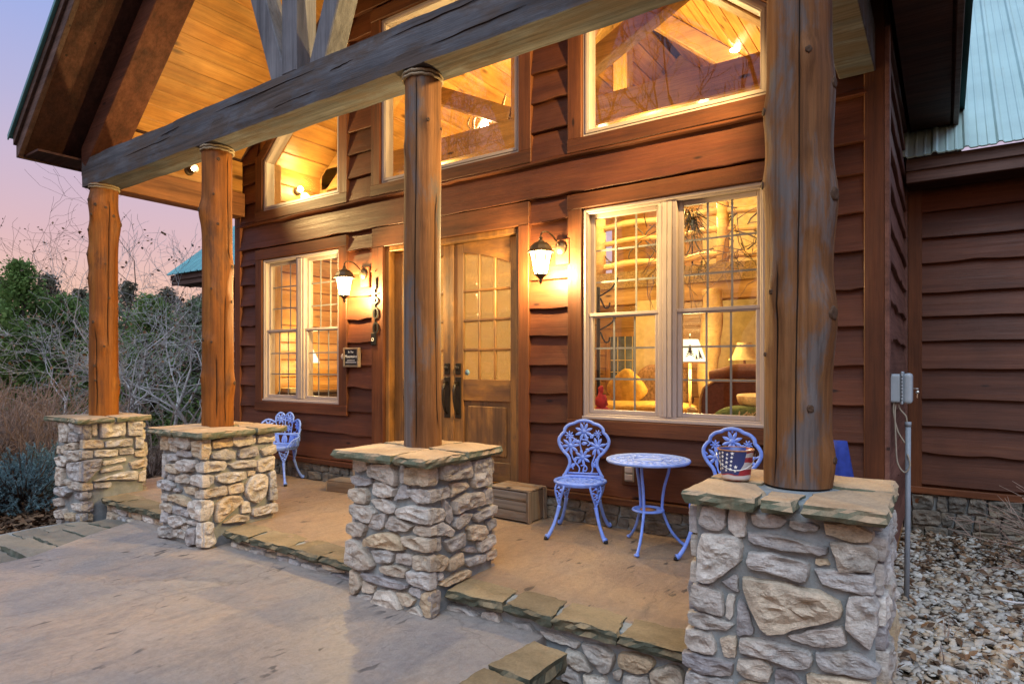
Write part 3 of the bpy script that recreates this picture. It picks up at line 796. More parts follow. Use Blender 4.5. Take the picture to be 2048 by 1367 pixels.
def picture_window(poly):
    """poly: corners (x,z) counter-clockwise"""
    cx = sum(p[0] for p in poly) / len(poly)
    wd = empty('window', (cx, WY, poly[0][1]), cabin)
    n = len(poly)
    def inset(d):
        out = []
        for i in range(n):
            p0, p1, p2 = Vector(poly[i - 1]), Vector(poly[i]), Vector(poly[(i + 1) % n])
            e1 = (p1 - p0).normalized(); e2 = (p2 - p1).normalized()
            n1 = Vector((-e1.y, e1.x)); n2 = Vector((-e2.y, e2.x))
            bis = (n1 + n2)
            out.append(p1 + bis * (d / (1 + n1.dot(n2))))
        return out
    inn = inset(.062)
    mb = MB()
    y0, y1 = WY - .014, WY + .1
    for i in range(n):
        j = (i + 1) % n
        q = [poly[i], poly[j], inn[j], inn[i]]
        mb.prism([(p[0], p[1]) for p in q], (0, y0, 0), (1, 0, 0), (0, 0, 1), (0, 1, 0), y1 - y0)
    mb.build('frame', M['vinyl'], wd, bevel=.004)
    in2 = inset(.03); in3 = inset(.05)
    mb = MB()
    for i in range(n):
        j = (i + 1) % n
        q = [in2[i], in2[j], in3[j], in3[i]]
        mb.prism([(p[0], p[1]) for p in q], (0, WY - .022, 0), (1, 0, 0), (0, 0, 1), (0, 1, 0), .0075)
    mb.build('bead', M['vinyl'], wd)
    g = inset(.058)
    mb = MB().prism([(p[0], p[1]) for p in g], (0, WY + .04, 0), (1, 0, 0), (0, 0, 1), (0, 1, 0), .004)
    mb.build('pane', M['glass_up'], wd)
picture_window([(W_UL[0], 3.197), (W_UL[1], 3.197), (W_UL[1], ul_top(W_UL[1])), (W_UL[0], ul_top(W_UL[0]))])
picture_window([(W_UM[0], W_UM[2]), (W_UM[1], W_UM[2]), (W_UM[1], W_UM[3]), (W_UM[0], W_UM[3])])
picture_window([(W_UR[0], 3.197), (W_UR[1], 3.197), (W_UR[1], ur_top(W_UR[1])), (W_UR[0], ur_top(W_UR[0]))])

# ---- double door
def door_jamb():
    mb = MB()
    mb.box(DOOR[0], DOOR[0] + .05, WY - .005, WY + .2, .2, DOOR[3])
    mb.box(DOOR[1] - .05, DOOR[1], WY - .005, WY + .2, .2, DOOR[3])
    mb.box(DOOR[0] + .05, DOOR[1] - .05, WY - .005, WY + .2, DOOR[3] - .05, DOOR[3])
    return mb.build('door_jamb', M['door'], cabin, bevel=.004)
door_jamb()
def door_leaf(x0, x1, meet):
    """meet: +1 when the meeting stile is on the right"""
    z0, z1 = .215, DOOR[3] - .055
    y0, y1 = WY + .075, WY + .12
    dl = empty('door', ((x0 + x1) / 2, y1, z0), cabin)
    st = .115
    gx0, gx1 = x0 + st, x1 - st
    gz0, gz1 = 1.17, 2.26
    arch = lambda x: 2.40 - .20 * (abs(x - (x1 if meet > 0 else x0)) / (x1 - x0)) ** 1.8
    mb = MB()
    mb.box(x0, gx0, y0, y1, z0, z1); mb.box(gx1, x1, y0, y1, z0, z1)
    mb.build('stile', M['door'], dl, bevel=.004)
    mb = MB()
    mb.box(gx0, gx1, y0 + .002, y1, z0, .40)
    mb.build('bottom_rail', M['door_x'], dl, bevel=.004)
    mb = MB(); mb.box(gx0, gx1, y0 + .002, y1, .965, gz0)
    mb.build('lock_rail', M['door_x'], dl, bevel=.004)
    # arched head
    n = 12
    top = [(gx0 + (gx1 - gx0) * i / n, arch(gx0 + (gx1 - gx0) * i / n)) for i in range(n + 1)]
    mb = MB()
    for i in range(n):
        a, b = top[i], top[i + 1]
        mb.prism([a, b, (b[0], z1), (a[0], z1)], (0, y0 + .002, 0), (1, 0, 0), (0, 0, 1), (0, 1, 0), y1 - y0 - .002)
    mb.build('head_rail', M['door_x'], dl)
    # raised panel
    mb = MB()
    mb.box(gx0, gx1, y0 + .022, y1 - .01, .40, .965)
    mb.build('panel_field', M['door'], dl)
    mb = MB(); mb.box(gx0 + .05, gx1 - .05, y0 + .006, y0 + .021, .45, .915)
    mb.build('raised_panel', M['door'], dl, bevel=.012)
    # panes and bars
    cols = 3; rws = 4
    step = (2.02 - gz0) / 3
    zs = [gz0, gz0 + step, gz0 + 2 * step, gz0 + 3 * step]
    cw = (gx1 - gx0) / cols
    for c in range(cols):
        for r_ in range(rws):
            a, b = gx0 + c * cw, gx0 + (c + 1) * cw
            lo = zs[r_]; 
            if r_ < 3:
                pl = [(a, lo), (b, lo), (b, zs[r_ + 1]), (a, zs[r_ + 1])]
            else:
                pl = [(a, lo), (b, lo), (b, arch(b) + .01), ((a + b) / 2, arch((a + b) / 2) + .01), (a, arch(a) + .01)]
            mb = MB().prism(pl, (0, y0 + .024, 0), (1, 0, 0), (0, 0, 1), (0, 1, 0), .004)
            mb.build('pane', M['glass_wavy'], dl)
    for c in (1, 2):
        xx = gx0 + c * cw
        MB().box(xx - .012, xx + .012, y0 + .006, y0 + .04, gz0, arch(xx) + .005).build('muntin', M['door'], dl, bevel=.005)
    for r_ in (1, 2, 3):
        MB().box(gx0, gx1, y0 + .0045, y0 + .0385, zs[r_] - .012, zs[r_] + .012).build('muntin', M['door_x'], dl, bevel=.005)
    # grip handle and deadbolt
    hx = (x1 - .058) if meet > 0 else (x0 + .058)
    mb = MB()
    mb.box(hx - .03, hx + .03, y0 - .014, y0 + .002, 1.215, 1.325)
    mb.lathe([(.022, -.03), (.024, -.022), (.02, -.012)], (hx, y0, 1.275), 16, axis='Y')
    mb.box(hx - .036, hx + .036, y0 - .012, y0 + .002, .79, 1.19)
    pts = [(hx, y0 - .01, 1.13), (hx, y0 - .05, 1.115), (hx, y0 - .075, 1.06), (hx, y0 - .07, .98), (hx, y0 - .055, .9), (hx, y0 - .03, .845), (hx, y0 - .01, .835)]
    mb.tube(pts, [.012, .012, .013, .014, .013, .012, .016], 10)
    mb.box(hx - .014, hx + .014, y0 - .05, y0 - .012, 1.135, 1.15)
    mb.build('handle', M['bronze'], dl, bevel=.004)
    return dl
mid = (DOOR[0] + DOOR[1]) / 2
door_leaf(DOOR[0] + .052, mid - .012, 1)
dR = door_leaf(mid + .012, DOOR[1] - .052, -1)
MB().box(mid - .022, mid + .014, WY + .062, WY + .074, .215, DOOR[3] - .055).build('astragal', M['door'], cabin, bevel=.004)
st = MB().lathe([(.03, 0), (.03, .002)], (mid + .165, WY + .0915, 1.235), 8, axis='Y')
st.build('security_sticker', plain('pale_blue_sticker', (.16, .27, .33), .5, 0, .3, .4, 60), dR)

# ---- porch truss: carrying beam, king post, braces, principal rafters
truss = empty('porch_truss', (CX, 3.03, 3.18), cabin)
def rough_box(x0, x1, y0, y1, z0, z1, seg, amp, seed):
    """a sawn timber with slightly uneven faces and worn arrises (grain along x)"""
    ring = []
    m = 3
    for k in range(4):
        for i in range(m):
            t = i / m
            a, b = [((0, 0), (1, 0)), ((1, 0), (1, 1)), ((1, 1), (0, 1)), ((0, 1), (0, 0))][k]
            ring.append((a[0] + (b[0] - a[0]) * t, a[1] + (b[1] - a[1]) * t))
    n = len(ring)
    vs = []
    for i in range(seg + 1):
        x = x0 + (x1 - x0) * i / seg
        for (u, v) in ring:
            y = y0 + (y1 - y0) * u; z = z0 + (z1 - z0) * v
            corner = (u in (0, 1)) and (v in (0, 1))
            cw = .55 if corner else 0
            a = amp * (1.8 if corner else 1)
            q = fbm(x * 2.2 + seed, y * 5, z * 5) * a
            q2 = fbm(x * 2.2, y * 5 + seed, z * 5 + 9) * a
            vs.append((x, y + q + (.5 - u) * .006 * cw * 2, z + q2 + (.5 - v) * .006 * cw * 2))
    fs = []
    for i in range(seg):
        for k in range(n):
            fs.append((i * n + k, i * n + (k + 1) % n, (i + 1) * n + (k + 1) % n, (i + 1) * n + k))
    fs += [tuple(range(n - 1, -1, -1)), tuple(seg * n + k for k in range(n))]
    return MB().add(vs, fs)
bm_ = rough_box(-7.53, -.24, 2.9, 3.175, 3.18, 3.48, 150, .0045, 3)
beam = bm_.build('beam', M['beam'], truss)
# drying checks and a knot hole in the face of the beam
rc = random.Random(5)
for xa, ln, zz in ((-6.6, .9, 3.33), (-5.0, 1.3, 3.40), (-3.55, .28, 3.36), (-2.6, .7, 3.27), (-4.2, .5, 3.25), (-5.9, .35, 3.39), (-3.0, 1.0, 3.42)):
    pts = [(xa + ln * i / 8, 2.8985, zz + .018 * i / 8 + rc.uniform(-.003, .003)) for i in range(9)]
    MB().tube(pts, [.0005, .002, .003, .0035, .0035, .003, .003, .002, .0005], 5).build('drying_check', M['crack'], beam)
kx = -4.03
MB().box(kx - .088, kx + .088, 2.915, 3.1, 3.482, 6.35).build('king_post', M['strut'], truss, bevel=.008)
def brace(xa, za, xb, zb, w, name='brace', y0=2.93, y1=3.09, mat='strut'):
    d = Vector((xb - xa, zb - za)).normalized()
    nn = Vector((-d.y, d.x)) * (w / 2)
    p = [(xa + nn.x, za + nn.y), (xa - nn.x, za - nn.y), (xb - nn.x, zb - nn.y), (xb + nn.x, zb + nn.y)]
    MB().prism(p, (0, y0, 0), (1, 0, 0), (0, 0, 1), (0, 1, 0), y1 - y0).build(name, M[mat], truss, bevel=.008)
brace(-4.17, 3.46, -4.95, 5.5, .17)
brace(-3.74, 3.46, -2.93, 5.5, .17)
for sgn in (-1, 1):
    xa = -7.55 if sgn < 0 else -.28
    f = lambda x: zc(x) - .47
    p = [(xa, f(xa)), (CX, f(CX)), (CX, f(CX) + .3), (xa, f(xa) + .3)]
    MB().prism(p, (0, 2.9, 0), (1, 0, 0), (0, 0, 1), (0, 1, 0), .3).build('principal_rafter', M['rafter'], truss, bevel=.006)
    p = [(xa, zc(xa) - .168), (CX, zc(CX) - .168), (CX, zc(CX) - .004), (xa, zc(xa) - .004)]
    MB().prism(p, (0, 2.99, 0), (1, 0, 0), (0, 0, 1), (0, 1, 0), .14).build('filler_board', M['soffit'], truss)
MB().box(-7.52, -7.3, 3.175, WY - .03, 3.185, 3.475).build('side_beam', M['frieze'], truss, bevel=.006)
MB().box(-.575, -.366, 3.175, WY - .03, 3.185, 3.475).build('side_beam', M['beam'], truss, bevel=.006)
MB().box(-7.42, -7.36, 3.12, WY - .03, 3.475, zc(-7.39) - .03).build('frieze_board', M['pine_y'], truss)
MB().box(-.5, -.44, 3.12, WY - .03, 3.475, zc(-.47) - .03).build('frieze_board', M['pine_y'], truss)

# ---- porch roof: ceiling planks, rake soffit, fascia, metal sheet
proof = empty('porch_roof', (CX, 3.6, zc(CX)), cabin)
YF, YB = 2.45, 13.5
pw = .175
ns = Vector((SL, 1)).normalized()      # along slope (x,z) scaled
sl_len = math.hypot(1, SL)
k = 0
for side in (-1, 1):
    e = -7.36 if side < 0 else -.47
    tot = (abs(CX - e)) * sl_len
    n = int(tot / pw)
    for i in range(n):
        a = e - side * (i * pw) / sl_len
        b = e - side * ((i + 1) * pw - .007) / sl_len
        xs = sorted((a, b))
        dz = -.0
        p = [(xs[0], zc(xs[0]) - .022), (xs[1], zc(xs[1]) - .022), (xs[1], zc(xs[1]) + .0), (xs[0], zc(xs[0]) + .0)]
        MB().prism(p, (0, 3.13, 0), (1, 0, 0), (0, 0, 1), (0, 1, 0), WY - .05 - 3.13).build('ceiling_plank', M['pine_y'], proof, bevel=.004)
for side in (-1, 1):
    xe = -7.89 if side < 0 else .06
    p = [(xe, zc(xe)), (CX, zc(CX)), (CX, zc(CX) + .05), (xe, zc(xe) + .05)]
    MB().prism(p, (0, YF + .05, 0), (1, 0, 0), (0, 0, 1), (0, 1, 0), YB - YF - .05).build('roof_deck', M['soffit'], proof)
    xo = xe + side * .0
    p = [(xe, zc(xe) - .03), (CX, zc(CX) - .03), (CX, zc(CX) + .19), (xe, zc(xe) + .19)]
    MB().prism(p, (0, YF, 0), (1, 0, 0), (0, 0, 1), (0, 1, 0), .045).build('rake_board', M['fascia'], proof, bevel=.004)
    xt = xe + side * .035
    p = [(xt, zc(xt) + .12), (CX, zc(CX) + .12), (CX, zc(CX) + .235), (xt, zc(xt) + .235)]
    MB().prism(p, (0, YF - .028, 0), (1, 0, 0), (0, 0, 1), (0, 1, 0), .028).build('rake_trim', M['fascia'], proof, bevel=.003)
    a, b = sorted((xe, xe + side * .04))
    MB().box(a, b, YF + .0, YB, zc(xe) - .03, zc(xe) + .17).build('eave_fascia', M['fascia'], proof, bevel=.004)
    xt = xe + side * .09
    mb = MB()
    p = [(xt, zc(xt) + .245), (CX, zc(CX) + .245), (CX, zc(CX) + .275), (xt, zc(xt) + .275)]
    mb.prism(p, (0, YF - .06, 0), (1, 0, 0), (0, 0, 1), (0, 1, 0), YB - YF + .06)
    p = [(xt, zc(xt) + .225), (CX, zc(CX) + .225), (CX, zc(CX) + .245), (xt, zc(xt) + .245)]
    mb.prism(p, (0, YF - .06, 0), (1, 0, 0), (0, 0, 1), (0, 1, 0), .012)
    mb.build('metal_roofing', M['roof_teal'], proof)
# boxed soffit under the open eave strips
for a, b in ((-7.87, -7.54), (-.26, .04)):
    lo = min(zc(a), zc(b)) - .02
    MB().box(a, b, YF + .06, YB, lo - .012, lo + .01).build('eave_soffit', M['soffit'], proof)

# ---- side wall beyond the corner, and the wings on both sides
side_wall = MB().box(XR - .14, XR - .012, WY + .16, 7.0, -.3, 3.9).build('side_wall', M['pine_y'], cabin)
for k in range(15):
    z = -.02 + .25 * k
    board(side_wall, WY + .07, 6.9, z, z + .25, 'X', XR - .012, M['siding_y'], .02, .034, sgn=1)
MB().box(XR - .02, XR + .028, 6.88, 7.0, -.1, 3.5).build('corner_board', M['siding_y'], side_wall, bevel=.003)

def ribbed_roof(name, x0, x1, ya, za, yb, zb, mat, parent, rib=.225):
    mb = MB()
    n = max(1, int((x1 - x0) / rib))
    prof = []
    for i in range(n + 1):
        x = x0 + rib * i
        for dx, h in ((0, 0), (.016, .02), (.038, .02), (.054, 0), (.10, 0), (.107, .005), (.118, .005), (.125, 0), (.165, 0), (.172, .005), (.183, .005), (.19, 0)):
            if x + dx <= x1: prof.append((x + dx, h))
    d = Vector((0, yb - ya, zb - za)).normalized()
    nn = Vector((0, -d.z, d.y))
    vs = []
    for x, h in prof:
        o = nn * h
        vs += [(x, ya + o.y, za + o.z), (x, yb + o.y, zb + o.z), (x, ya + o.y - nn.y * .012, za + o.z - nn.z * .012), (x, yb + o.y - nn.y * .012, zb + o.z - nn.z * .012)]
    fs = []
    for i in range(len(prof) - 1):
        a = i * 4; b = a + 4
        fs += [(a, b, b + 1, a + 1), (a + 2, a + 3, b + 3, b + 2), (a, a + 2, b + 2, b)]
    mb.add(vs, fs)
    return mb.build(name, mat, parent)

def wing(x0, x1, mats, sgn):
    wg = empty('wing', ((x0 + x1) / 2, 7.0, 0), cabin)
    z0 = .2
    MB().box(x0, x1, 7.03, 7.2, -.6, 3.2).build('wall_core', M['siding'], wg)
    tops = [.2, .484, .742, .99, 1.272, 1.525, 1.75, 1.971, 2.243, 2.477, 2.72, 2.96, 3.2]
    lo_, hi_ = (x0 + .11, min(x1, 3.0)) if sgn > 0 else (max(x0, -14), x1)
    for a, b in zip(tops[:-1], tops[1:]):
        board(wg, lo_, hi_, a, b, 'Y', 7.02, M['siding'], .008, .055)
    if sgn > 0:
        MB().box(x0, x0 + .11, 6.965, 7.03, -.0, 3.0).build('corner_board', M['trim_z'], wg, bevel=.004)
    else:
        MB().box(x0, x0 + .12, 6.965, 7.03, -.0, 3.0).build('corner_board', M['trim_z'], wg, bevel=.004)
    xa = x0 - (.7 if sgn < 0 else 0) ; xb = x1
    MB().box(x0, x1, 6.93, 7.03, .12, .18).build('skirt_ledge', M['trim_x'], wg, bevel=.005)
    MB().box(xa, xb, 6.6, 6.635, 2.92, 3.06).build('eave_fascia', M['fascia'], wg, bevel=.004)
    MB().box(xa, xb, 6.575, 6.6, 3.02, 3.125).build('drip_board', M['fascia'], wg, bevel=.003)
    MB().box(xa, xb, 6.635, 7.03, 2.935, 2.96).build('eave_soffit', M['soffit'], wg)
    ribbed_roof('metal_roofing', xa - .04, min(xb, 6), 6.52, 3.13, 12.0, 3.13 + 5.48 * .85, M['roof'] if sgn > 0 else M['roof_teal'], wg)
    if sgn < 0:
        p = [(6.6, 2.95), (12, 2.95), (12, 3.1 + 5.4 * .85), (6.6, 3.1)]
        MB().prism(p, (xa, 0, 0), (0, 1, 0), (0, 0, 1), (1, 0, 0), .04).build('rake_board', M['fascia'], wg)
    return wg
wingR = wing(XR + .03, 9.0, None, 1)
wingL = wing(-12.25, XL - .02, None, -1)

# ================================================================ stonework
def parse(txt):
    return [[tuple(int(v) / 1000 for v in p.split(',')) for p in q.split()] for q in txt.split(';')] if txt else []

def stone(poly, to3, parent, mat, h, seed, name='stone', grow=.006):
    """one field stone: outline in a wall plane, bulging out with broken facets.
    to3(a, b, d) -> world point d in front of the wall"""
    r = random.Random(seed)
    # resample the outline and roughen it
    area = 0
    n0 = len(poly)
    for i in range(n0):
        a, b = poly[i], poly[(i + 1) % n0]
        area += a[0] * b[1] - b[0] * a[1]
    if area < 0: poly = poly[::-1]
    per = sum(math.dist(poly[i], poly[(i + 1) % n0]) for i in range(n0))
    st_ = max(.018, per / 26)
    ol = []
    for i in range(n0):
        a, b = poly[i], poly[(i + 1) % n0]
        m = max(1, round(math.dist(a, b) / st_))
        for k in range(m):
            t = k / m
            ol.append((a[0] + (b[0] - a[0]) * t, a[1] + (b[1] - a[1]) * t))
    # soften corners a little
    n = len(ol)
    ol = [tuple(.66 * ol[i][c] + .17 * (ol[i - 1][c] + ol[(i + 1) % n][c]) for c in (0, 1)) for i in range(n)]
    ol = [(p[0] + r.uniform(-1, 1) * .0032, p[1] + r.uniform(-1, 1) * .0032) for p in ol]
    cx = sum(p[0] for p in ol) / n; cy = sum(p[1] for p in ol) / n
    size = math.sqrt(abs(area) / 2)
    hh = h * min(1.25, max(.6, size / .12))
    tx, ty = r.uniform(-.25, .25), r.uniform(-.3, .3)
    g_ = .006 / max(.04, size)
    rings = [(1.0 + g_ * 1.6, -.012, 0), (1.0 + g_, .60, .10), (.965 + g_, .93, .22), (.88, 1.0, .5), (.74, 1.0, .8), (.58, 1.0, 1.0), (.40, 1.0, 1.0), (.2, 1.0, 1.0)]
    vs = []
    for ri, (s, d, amp) in enumerate(rings):
        if ri > 2:      # inner rings lose the outline's nicks
            for _ in range(ri): ol = [tuple(.4 * ol[i][c_] + .3 * (ol[i - 1][c_] + ol[(i + 1) % n][c_]) for c_ in (0, 1)) for i in range(n)]
        for (x, y) in ol:
            px, py = cx + (x - cx) * s, cy + (y - cy) * s
            dd = hh * d if d > 0 else -.014
            if amp:
                q = fbm(px * 16 + seed, py * 22, seed * .37, 4)
                q2 = abs(fbm(px * 7 + seed * 2, py * 11, 3.1, 2))
                dd += amp * hh * (.34 * q - .8 * q2 + .15 + .7 * tx * (px - cx) / size + .7 * ty * (py - cy) / size)
                dd = max(.004, dd)
            vs.append(to3(px, py, dd))
    vs.append(to3(cx, cy, hh * (1.15 + .34 * fbm(cx * 16 + seed, cy * 22, seed * .37, 4) - .8 * abs(fbm(cx * 7 + seed * 2, cy * 11, 3.1, 2)))))
    fs = []
    m = len(rings)
    for i in range(m - 1):
        for k in range(n):
            fs.append((i * n + k, i * n + (k + 1) % n, (i + 1) * n + (k + 1) % n, (i + 1) * n + k))
    fs += [((m - 1) * n + k, (m - 1) * n + (k + 1) % n, m * n) for k in range(n)]
    o = MB().add(vs, fs).build(name, mat, parent)
    return o

def gen_rows(a0, a1, z0, z1, seed, hmin=.06, hmax=.13):
    """irregular coursed rubble for faces the photograph hides"""
    r = random.Random(seed)
    out = []
    z = z0
    while z < z1 - .03:
        h = min(r.uniform(hmin, hmax), z1 - z)
        a = a0 + r.uniform(-.0, .02)
        while a < a1 - .04:
            w = min(r.uniform(.08, .24), a1 - a)
            g = .008
            j = lambda: r.uniform(-.012, .012)
            out.append([(a + g + j(), z + g + j()), (a + w / 2, z + g * .5 + j()), (a + w - g + j(), z + g + j()), (a + w - g + j(), z + h - g + j()), (a + w * .5, z + h - g + j()), (a + g + j(), z + h - g + j())])
            a += w
        z += h
    return out

def cap_slab(parent, poly, z0, z1, mat, seed, name='cap_slab', rough=.009):
    """a split flagstone: uneven chipped edge, slightly dished top"""
    r = random.Random(seed)
    n0 = len(poly)
    ol = []
    for i in range(n0):
        a, b = poly[i], poly[(i + 1) % n0]
        m = max(2, int(math.dist(a, b) / .03))
        for k in range(m):
            t = k / m
            ol.append((a[0] + (b[0] - a[0]) * t, a[1] + (b[1] - a[1]) * t))
    n = len(ol)
    cx = sum(p[0] for p in ol) / n; cy = sum(p[1] for p in ol) / n
    vs = []
    lay = [(z0, -.012), (z0 + (z1 - z0) * .35, .004), (z0 + (z1 - z0) * .7, -.002), (z1 - .003, -.006), (z1, -.016)]
    for li, (z, d) in enumerate(lay):
        for i, (x, y) in enumerate(ol):
            v = Vector((x - cx, y - cy)); L = v.length
            q = d + rough * 1.6 * fbm(x * 9 + seed, y * 9, li * 1.3 + seed) + r.uniform(-.002, .002)
            v *= (L + q) / L
            vs.append((cx + v.x, cy + v.y, z + .004 * fbm(x * 6, y * 6, seed) + (0 if li else .006 * fbm(x * 8, y * 8, seed + 4))))
    for s in (.6, .25):
        for x, y in ol:
            px, py = cx + (x - cx) * s, cy + (y - cy) * s
            vs.append((px, py, z1 + .005 * fbm(px * 5, py * 5, seed)))
    fs = [tuple(range(n - 1, -1, -1))]
    m = len(lay) + 2
    for i in range(m - 1):
        for k in range(n):
            fs.append((i * n + k, i * n + (k + 1) % n, (i + 1) * n + (k + 1) % n, (i + 1) * n + k))
    fs.append(tuple((m - 1) * n + k for k in range(n)))
    return MB().add(vs, fs).build(name, mat, parent)

def pier(key, x0, x1, y0, y1, zb, label, caps, batter=.0):
    Xr, ftxt, rtxt = STONES[key]
    root = tag(empty('stone_pier', ((x0 + x1) / 2, (y0 + y1) / 2, zb)), label, 'pier', 'stone piers along the porch front')
    zt = .725
    mb = MB()
    b = batter
    n = 9
    # mortar core with a soft uneven face
    vs = []; rings = 16
    ring = []
    for (ax, ay), (bx, by) in (((x0, y0), (x1, y0)), ((x1, y0), (x1, y1)), ((x1, y1), (x0, y1)), ((x0, y1), (x0, y0))):
        for k in range(n): ring.append((ax + (bx - ax) * k / n, ay + (by - ay) * k / n))
    cx, cy = (x0 + x1) / 2, (y0 + y1) / 2
    for i in range(rings + 1):
        z = zb + (zt - zb) * i / rings
        sc_ = 1 + b * (1 - i / rings)
        for x, y in ring:
            q = .010 * fbm(x * 9, y * 9, z * 9, 3)
            v = Vector((x - cx, y - cy)); v *= sc_ * (1 + q / v.length)
            vs.append((cx + v.x, cy + v.y, z))
    m = len(ring)
    fs = [(i * m + k, i * m + (k + 1) % m, (i + 1) * m + (k + 1) % m, (i + 1) * m + k) for i in range(rings) for k in range(m)]
    fs.append(tuple(rings * m + k for k in range(m)))
    mb.add(vs, fs, True)
    mb.build('mortar', M['mortar'], root)
    sd = hash_key(key)
    H = .044
    for i, p in enumerate(parse(ftxt)):
        stone(p, lambda a, c, d: (a, y0 - d, c), root, M['stone'], H, sd + i)
    if rtxt:
        for i, p in enumerate(parse(rtxt)):
            stone(p, lambda a, c, d: (x1 + d, a, c), root, M['stone'], H, sd + 100 + i)
    else:
        for i, p in enumerate(gen_rows(y0, y1, zb, zt - .01, sd, .07, .15)):
            stone(p, lambda a, c, d: (x1 + d, a, c), root, M['stone'], H, sd + 100 + i)
    for i, p in enumerate(gen_rows(x0, x1, zb + .1, zt - .01, sd + 1, .09, .17)):
        stone(p, lambda a, c, d: (a, y1 + d, c), root, M['stone'], H, sd + 200 + i)
    for i, p in enumerate(gen_rows(y0, y1, zb + .1, zt - .01, sd + 2, .09, .17)):
        stone(p, lambda a, c, d: (x0 - d, a, c), root, M['stone'], H, sd + 260 + i)
    # bed of mortar under the cap and the cap pieces
    MB().box(x0 + .01, x1 - .01, y0 + .01, y1 - .01, zt - .01, zt + .045).build('cap_bed', M['mortar'], root, bevel=.01)
    for i, poly in enumerate(caps):
        cap_slab(root, poly, zt + .008, .786, M['cap'], sd + 300 + i)
    return root
def hash_key(k): return sum(ord(c) * (i + 3) for i, c in enumerate(k)) * 7 % 1000

def caps_for(x0, x1, y0, y1, cuts):
    """split the cap rectangle into irregular pieces; cuts = list of polygons in 0..1 coordinates"""
    return [[(x0 + (x1 - x0) * u, y0 + (y1 - y0) * v) for u, v in c] for c in cuts]
C_A = [[(.0, .02), (.50, .0), (.47, .46), (.30, .62), (.0, .55)], [(.53, .0), (1, .03), (1, .6), (.66, .62), (.50, .46)], [(0, .58), (.31, .65), (.45, .72), (.42, 1), (.02, .98)], [(.48, .73), (.66, .65), (1, .63), (.98, 1), (.45, 1)]]
C_B = [[(.0, .0), (.62, .03), (.6, .5), (0, .52)], [(.65, .03), (1, .0), (1, .46), (.63, .5)], [(0, .55), (.5, .53), (.52, 1), (.03, 1)], [(.53, .53), (1, .49), (.97, .98), (.55, 1)]]
C_C = [[(.0, .03), (.40, .0), (.39, .26), (.30, .45), (0, .48)], [(.43, .0), (.58, .01), (.60, .30), (.42, .28)], [(.63, .01), (1.0, .0), (1.0, .55), (.75, .56), (.62, .33)], [(0, .51), (.32, .48), (.36, .8), (.33, 1), (.02, .97)], [(.38, .82), (.75, .60), (1, .58), (.98, 1), (.36, 1)]]
CP1 = caps_for(-7.62, -6.82, 2.59, 3.30, C_B)
CP2 = caps_for(-5.50, -4.66, 2.58, 3.37, C_A)
CP3 = caps_for(-3.10, -2.33, 2.55, 3.33, C_B)
CP4 = caps_for(-.90, -.165, 2.53, 3.30, C_C)
P1 = pier('pier1', -7.535, -6.912, 2.685, 3.225, -.45, 'farthest stone pier by the blue spruce shrub, warm lit on one side', CP1)
P2 = pier('pier2', -5.405, -4.762, 2.685, 3.275, -.25, 'second stone pier, with a big round tan stone, before the armchair', CP2)
P3 = pier('pier3', -3.045, -2.417, 2.685, 3.275, -.25, 'third stone pier, standing before the double door', CP3)
P4 = pier('pier4', -.862, -.217, 2.635, 3.24, -.5, 'nearest stone pier, carrying the flag bucket on its cap', CP4, .07)

# ---- the step between patio and porch: edge slabs over a rubble riser
def edging(label, xs, z_slab, riser, zb, seed, ya=2.8, yb=3.03):
    x0, x1 = xs[0], xs[-1]
    root = tag(empty('stone_step', ((x0 + x1) / 2, 2.9, zb)), label, 'step', 'stone steps between the piers')
    MB().box(x0, x1, 2.88, 3.0, zb, -.062).build('mortar', M['mortar'], root)
    r = random.Random(seed)
    for i in range(len(xs) - 1):
        a, b = xs[i] + .004, xs[i + 1] - .004
        sk = r.uniform(-.05, .05)
        poly = [(a, ya + r.uniform(-.015, .02)), ((a + b) / 2, ya + r.uniform(-.02, .015)), (b, ya + r.uniform(-.015, .02)), (b + sk, yb + r.uniform(-.02, .03)), ((a + b) / 2, yb + r.uniform(0, .05)), (a + sk * .5, yb + r.uniform(-.02, .03))]
        cap_slab(root, poly, -.06, z_slab + r.uniform(-.004, .004), M['edge'], seed + i, 'edge_slab', .016)
    MB().box(x0, x1, 2.86, 3.02, -.05, -.012).build('joint_mortar', M['mortar'], root)
    for i, p in enumerate(riser):
        stone(p, lambda a, c, d: (a, 2.885 - d, c), root, M['stone'], .05, seed * 10 + i)
    return root
edging('mossy slab step between the two nearest piers, over a low rubble riser', [-2.39, -1.99, -1.673, -1.307, -.9], .0, [p for p in parse(STONES['riser'][1])], -.5, 31)
edging('mossy slab step in front of the door, between the second and third pier', [-4.72, -4.36, -3.9, -3.54, -3.08], .0, gen_rows(-4.7, -3.09, -.2, -.06, 41, .07, .14), -.3, 43)
edging('mossy slab step between the two farthest piers', [-6.88, -6.5, -5.93, -5.45], .0, gen_rows(-6.86, -5.44, -.36, -.06, 51, .09, .15), -.5, 53)

# ---- patio border slab at its right end
bs = tag(empty('border_slab', (-1.65, 2.55, -.2)), 'flat grey-brown slab edging the patio beside the step', 'slab')
cap_slab(bs, [(-1.775, 2.38), (-1.53, 2.36), (-1.525, 2.69), (-1.735, 2.72)], -.2, -.105, M['edge'], 61, 'slab', .012)
bs2 = tag(empty('border_slab', (-1.67, 2.15, -.2)), 'slab edging the patio at the bottom edge of the picture', 'slab')
cap_slab(bs2, [(-1.79, 2.0), (-1.54, 1.98), (-1.535, 2.335), (-1.78, 2.355)], -.2, -.108, M['edge'], 62, 'slab', .012)

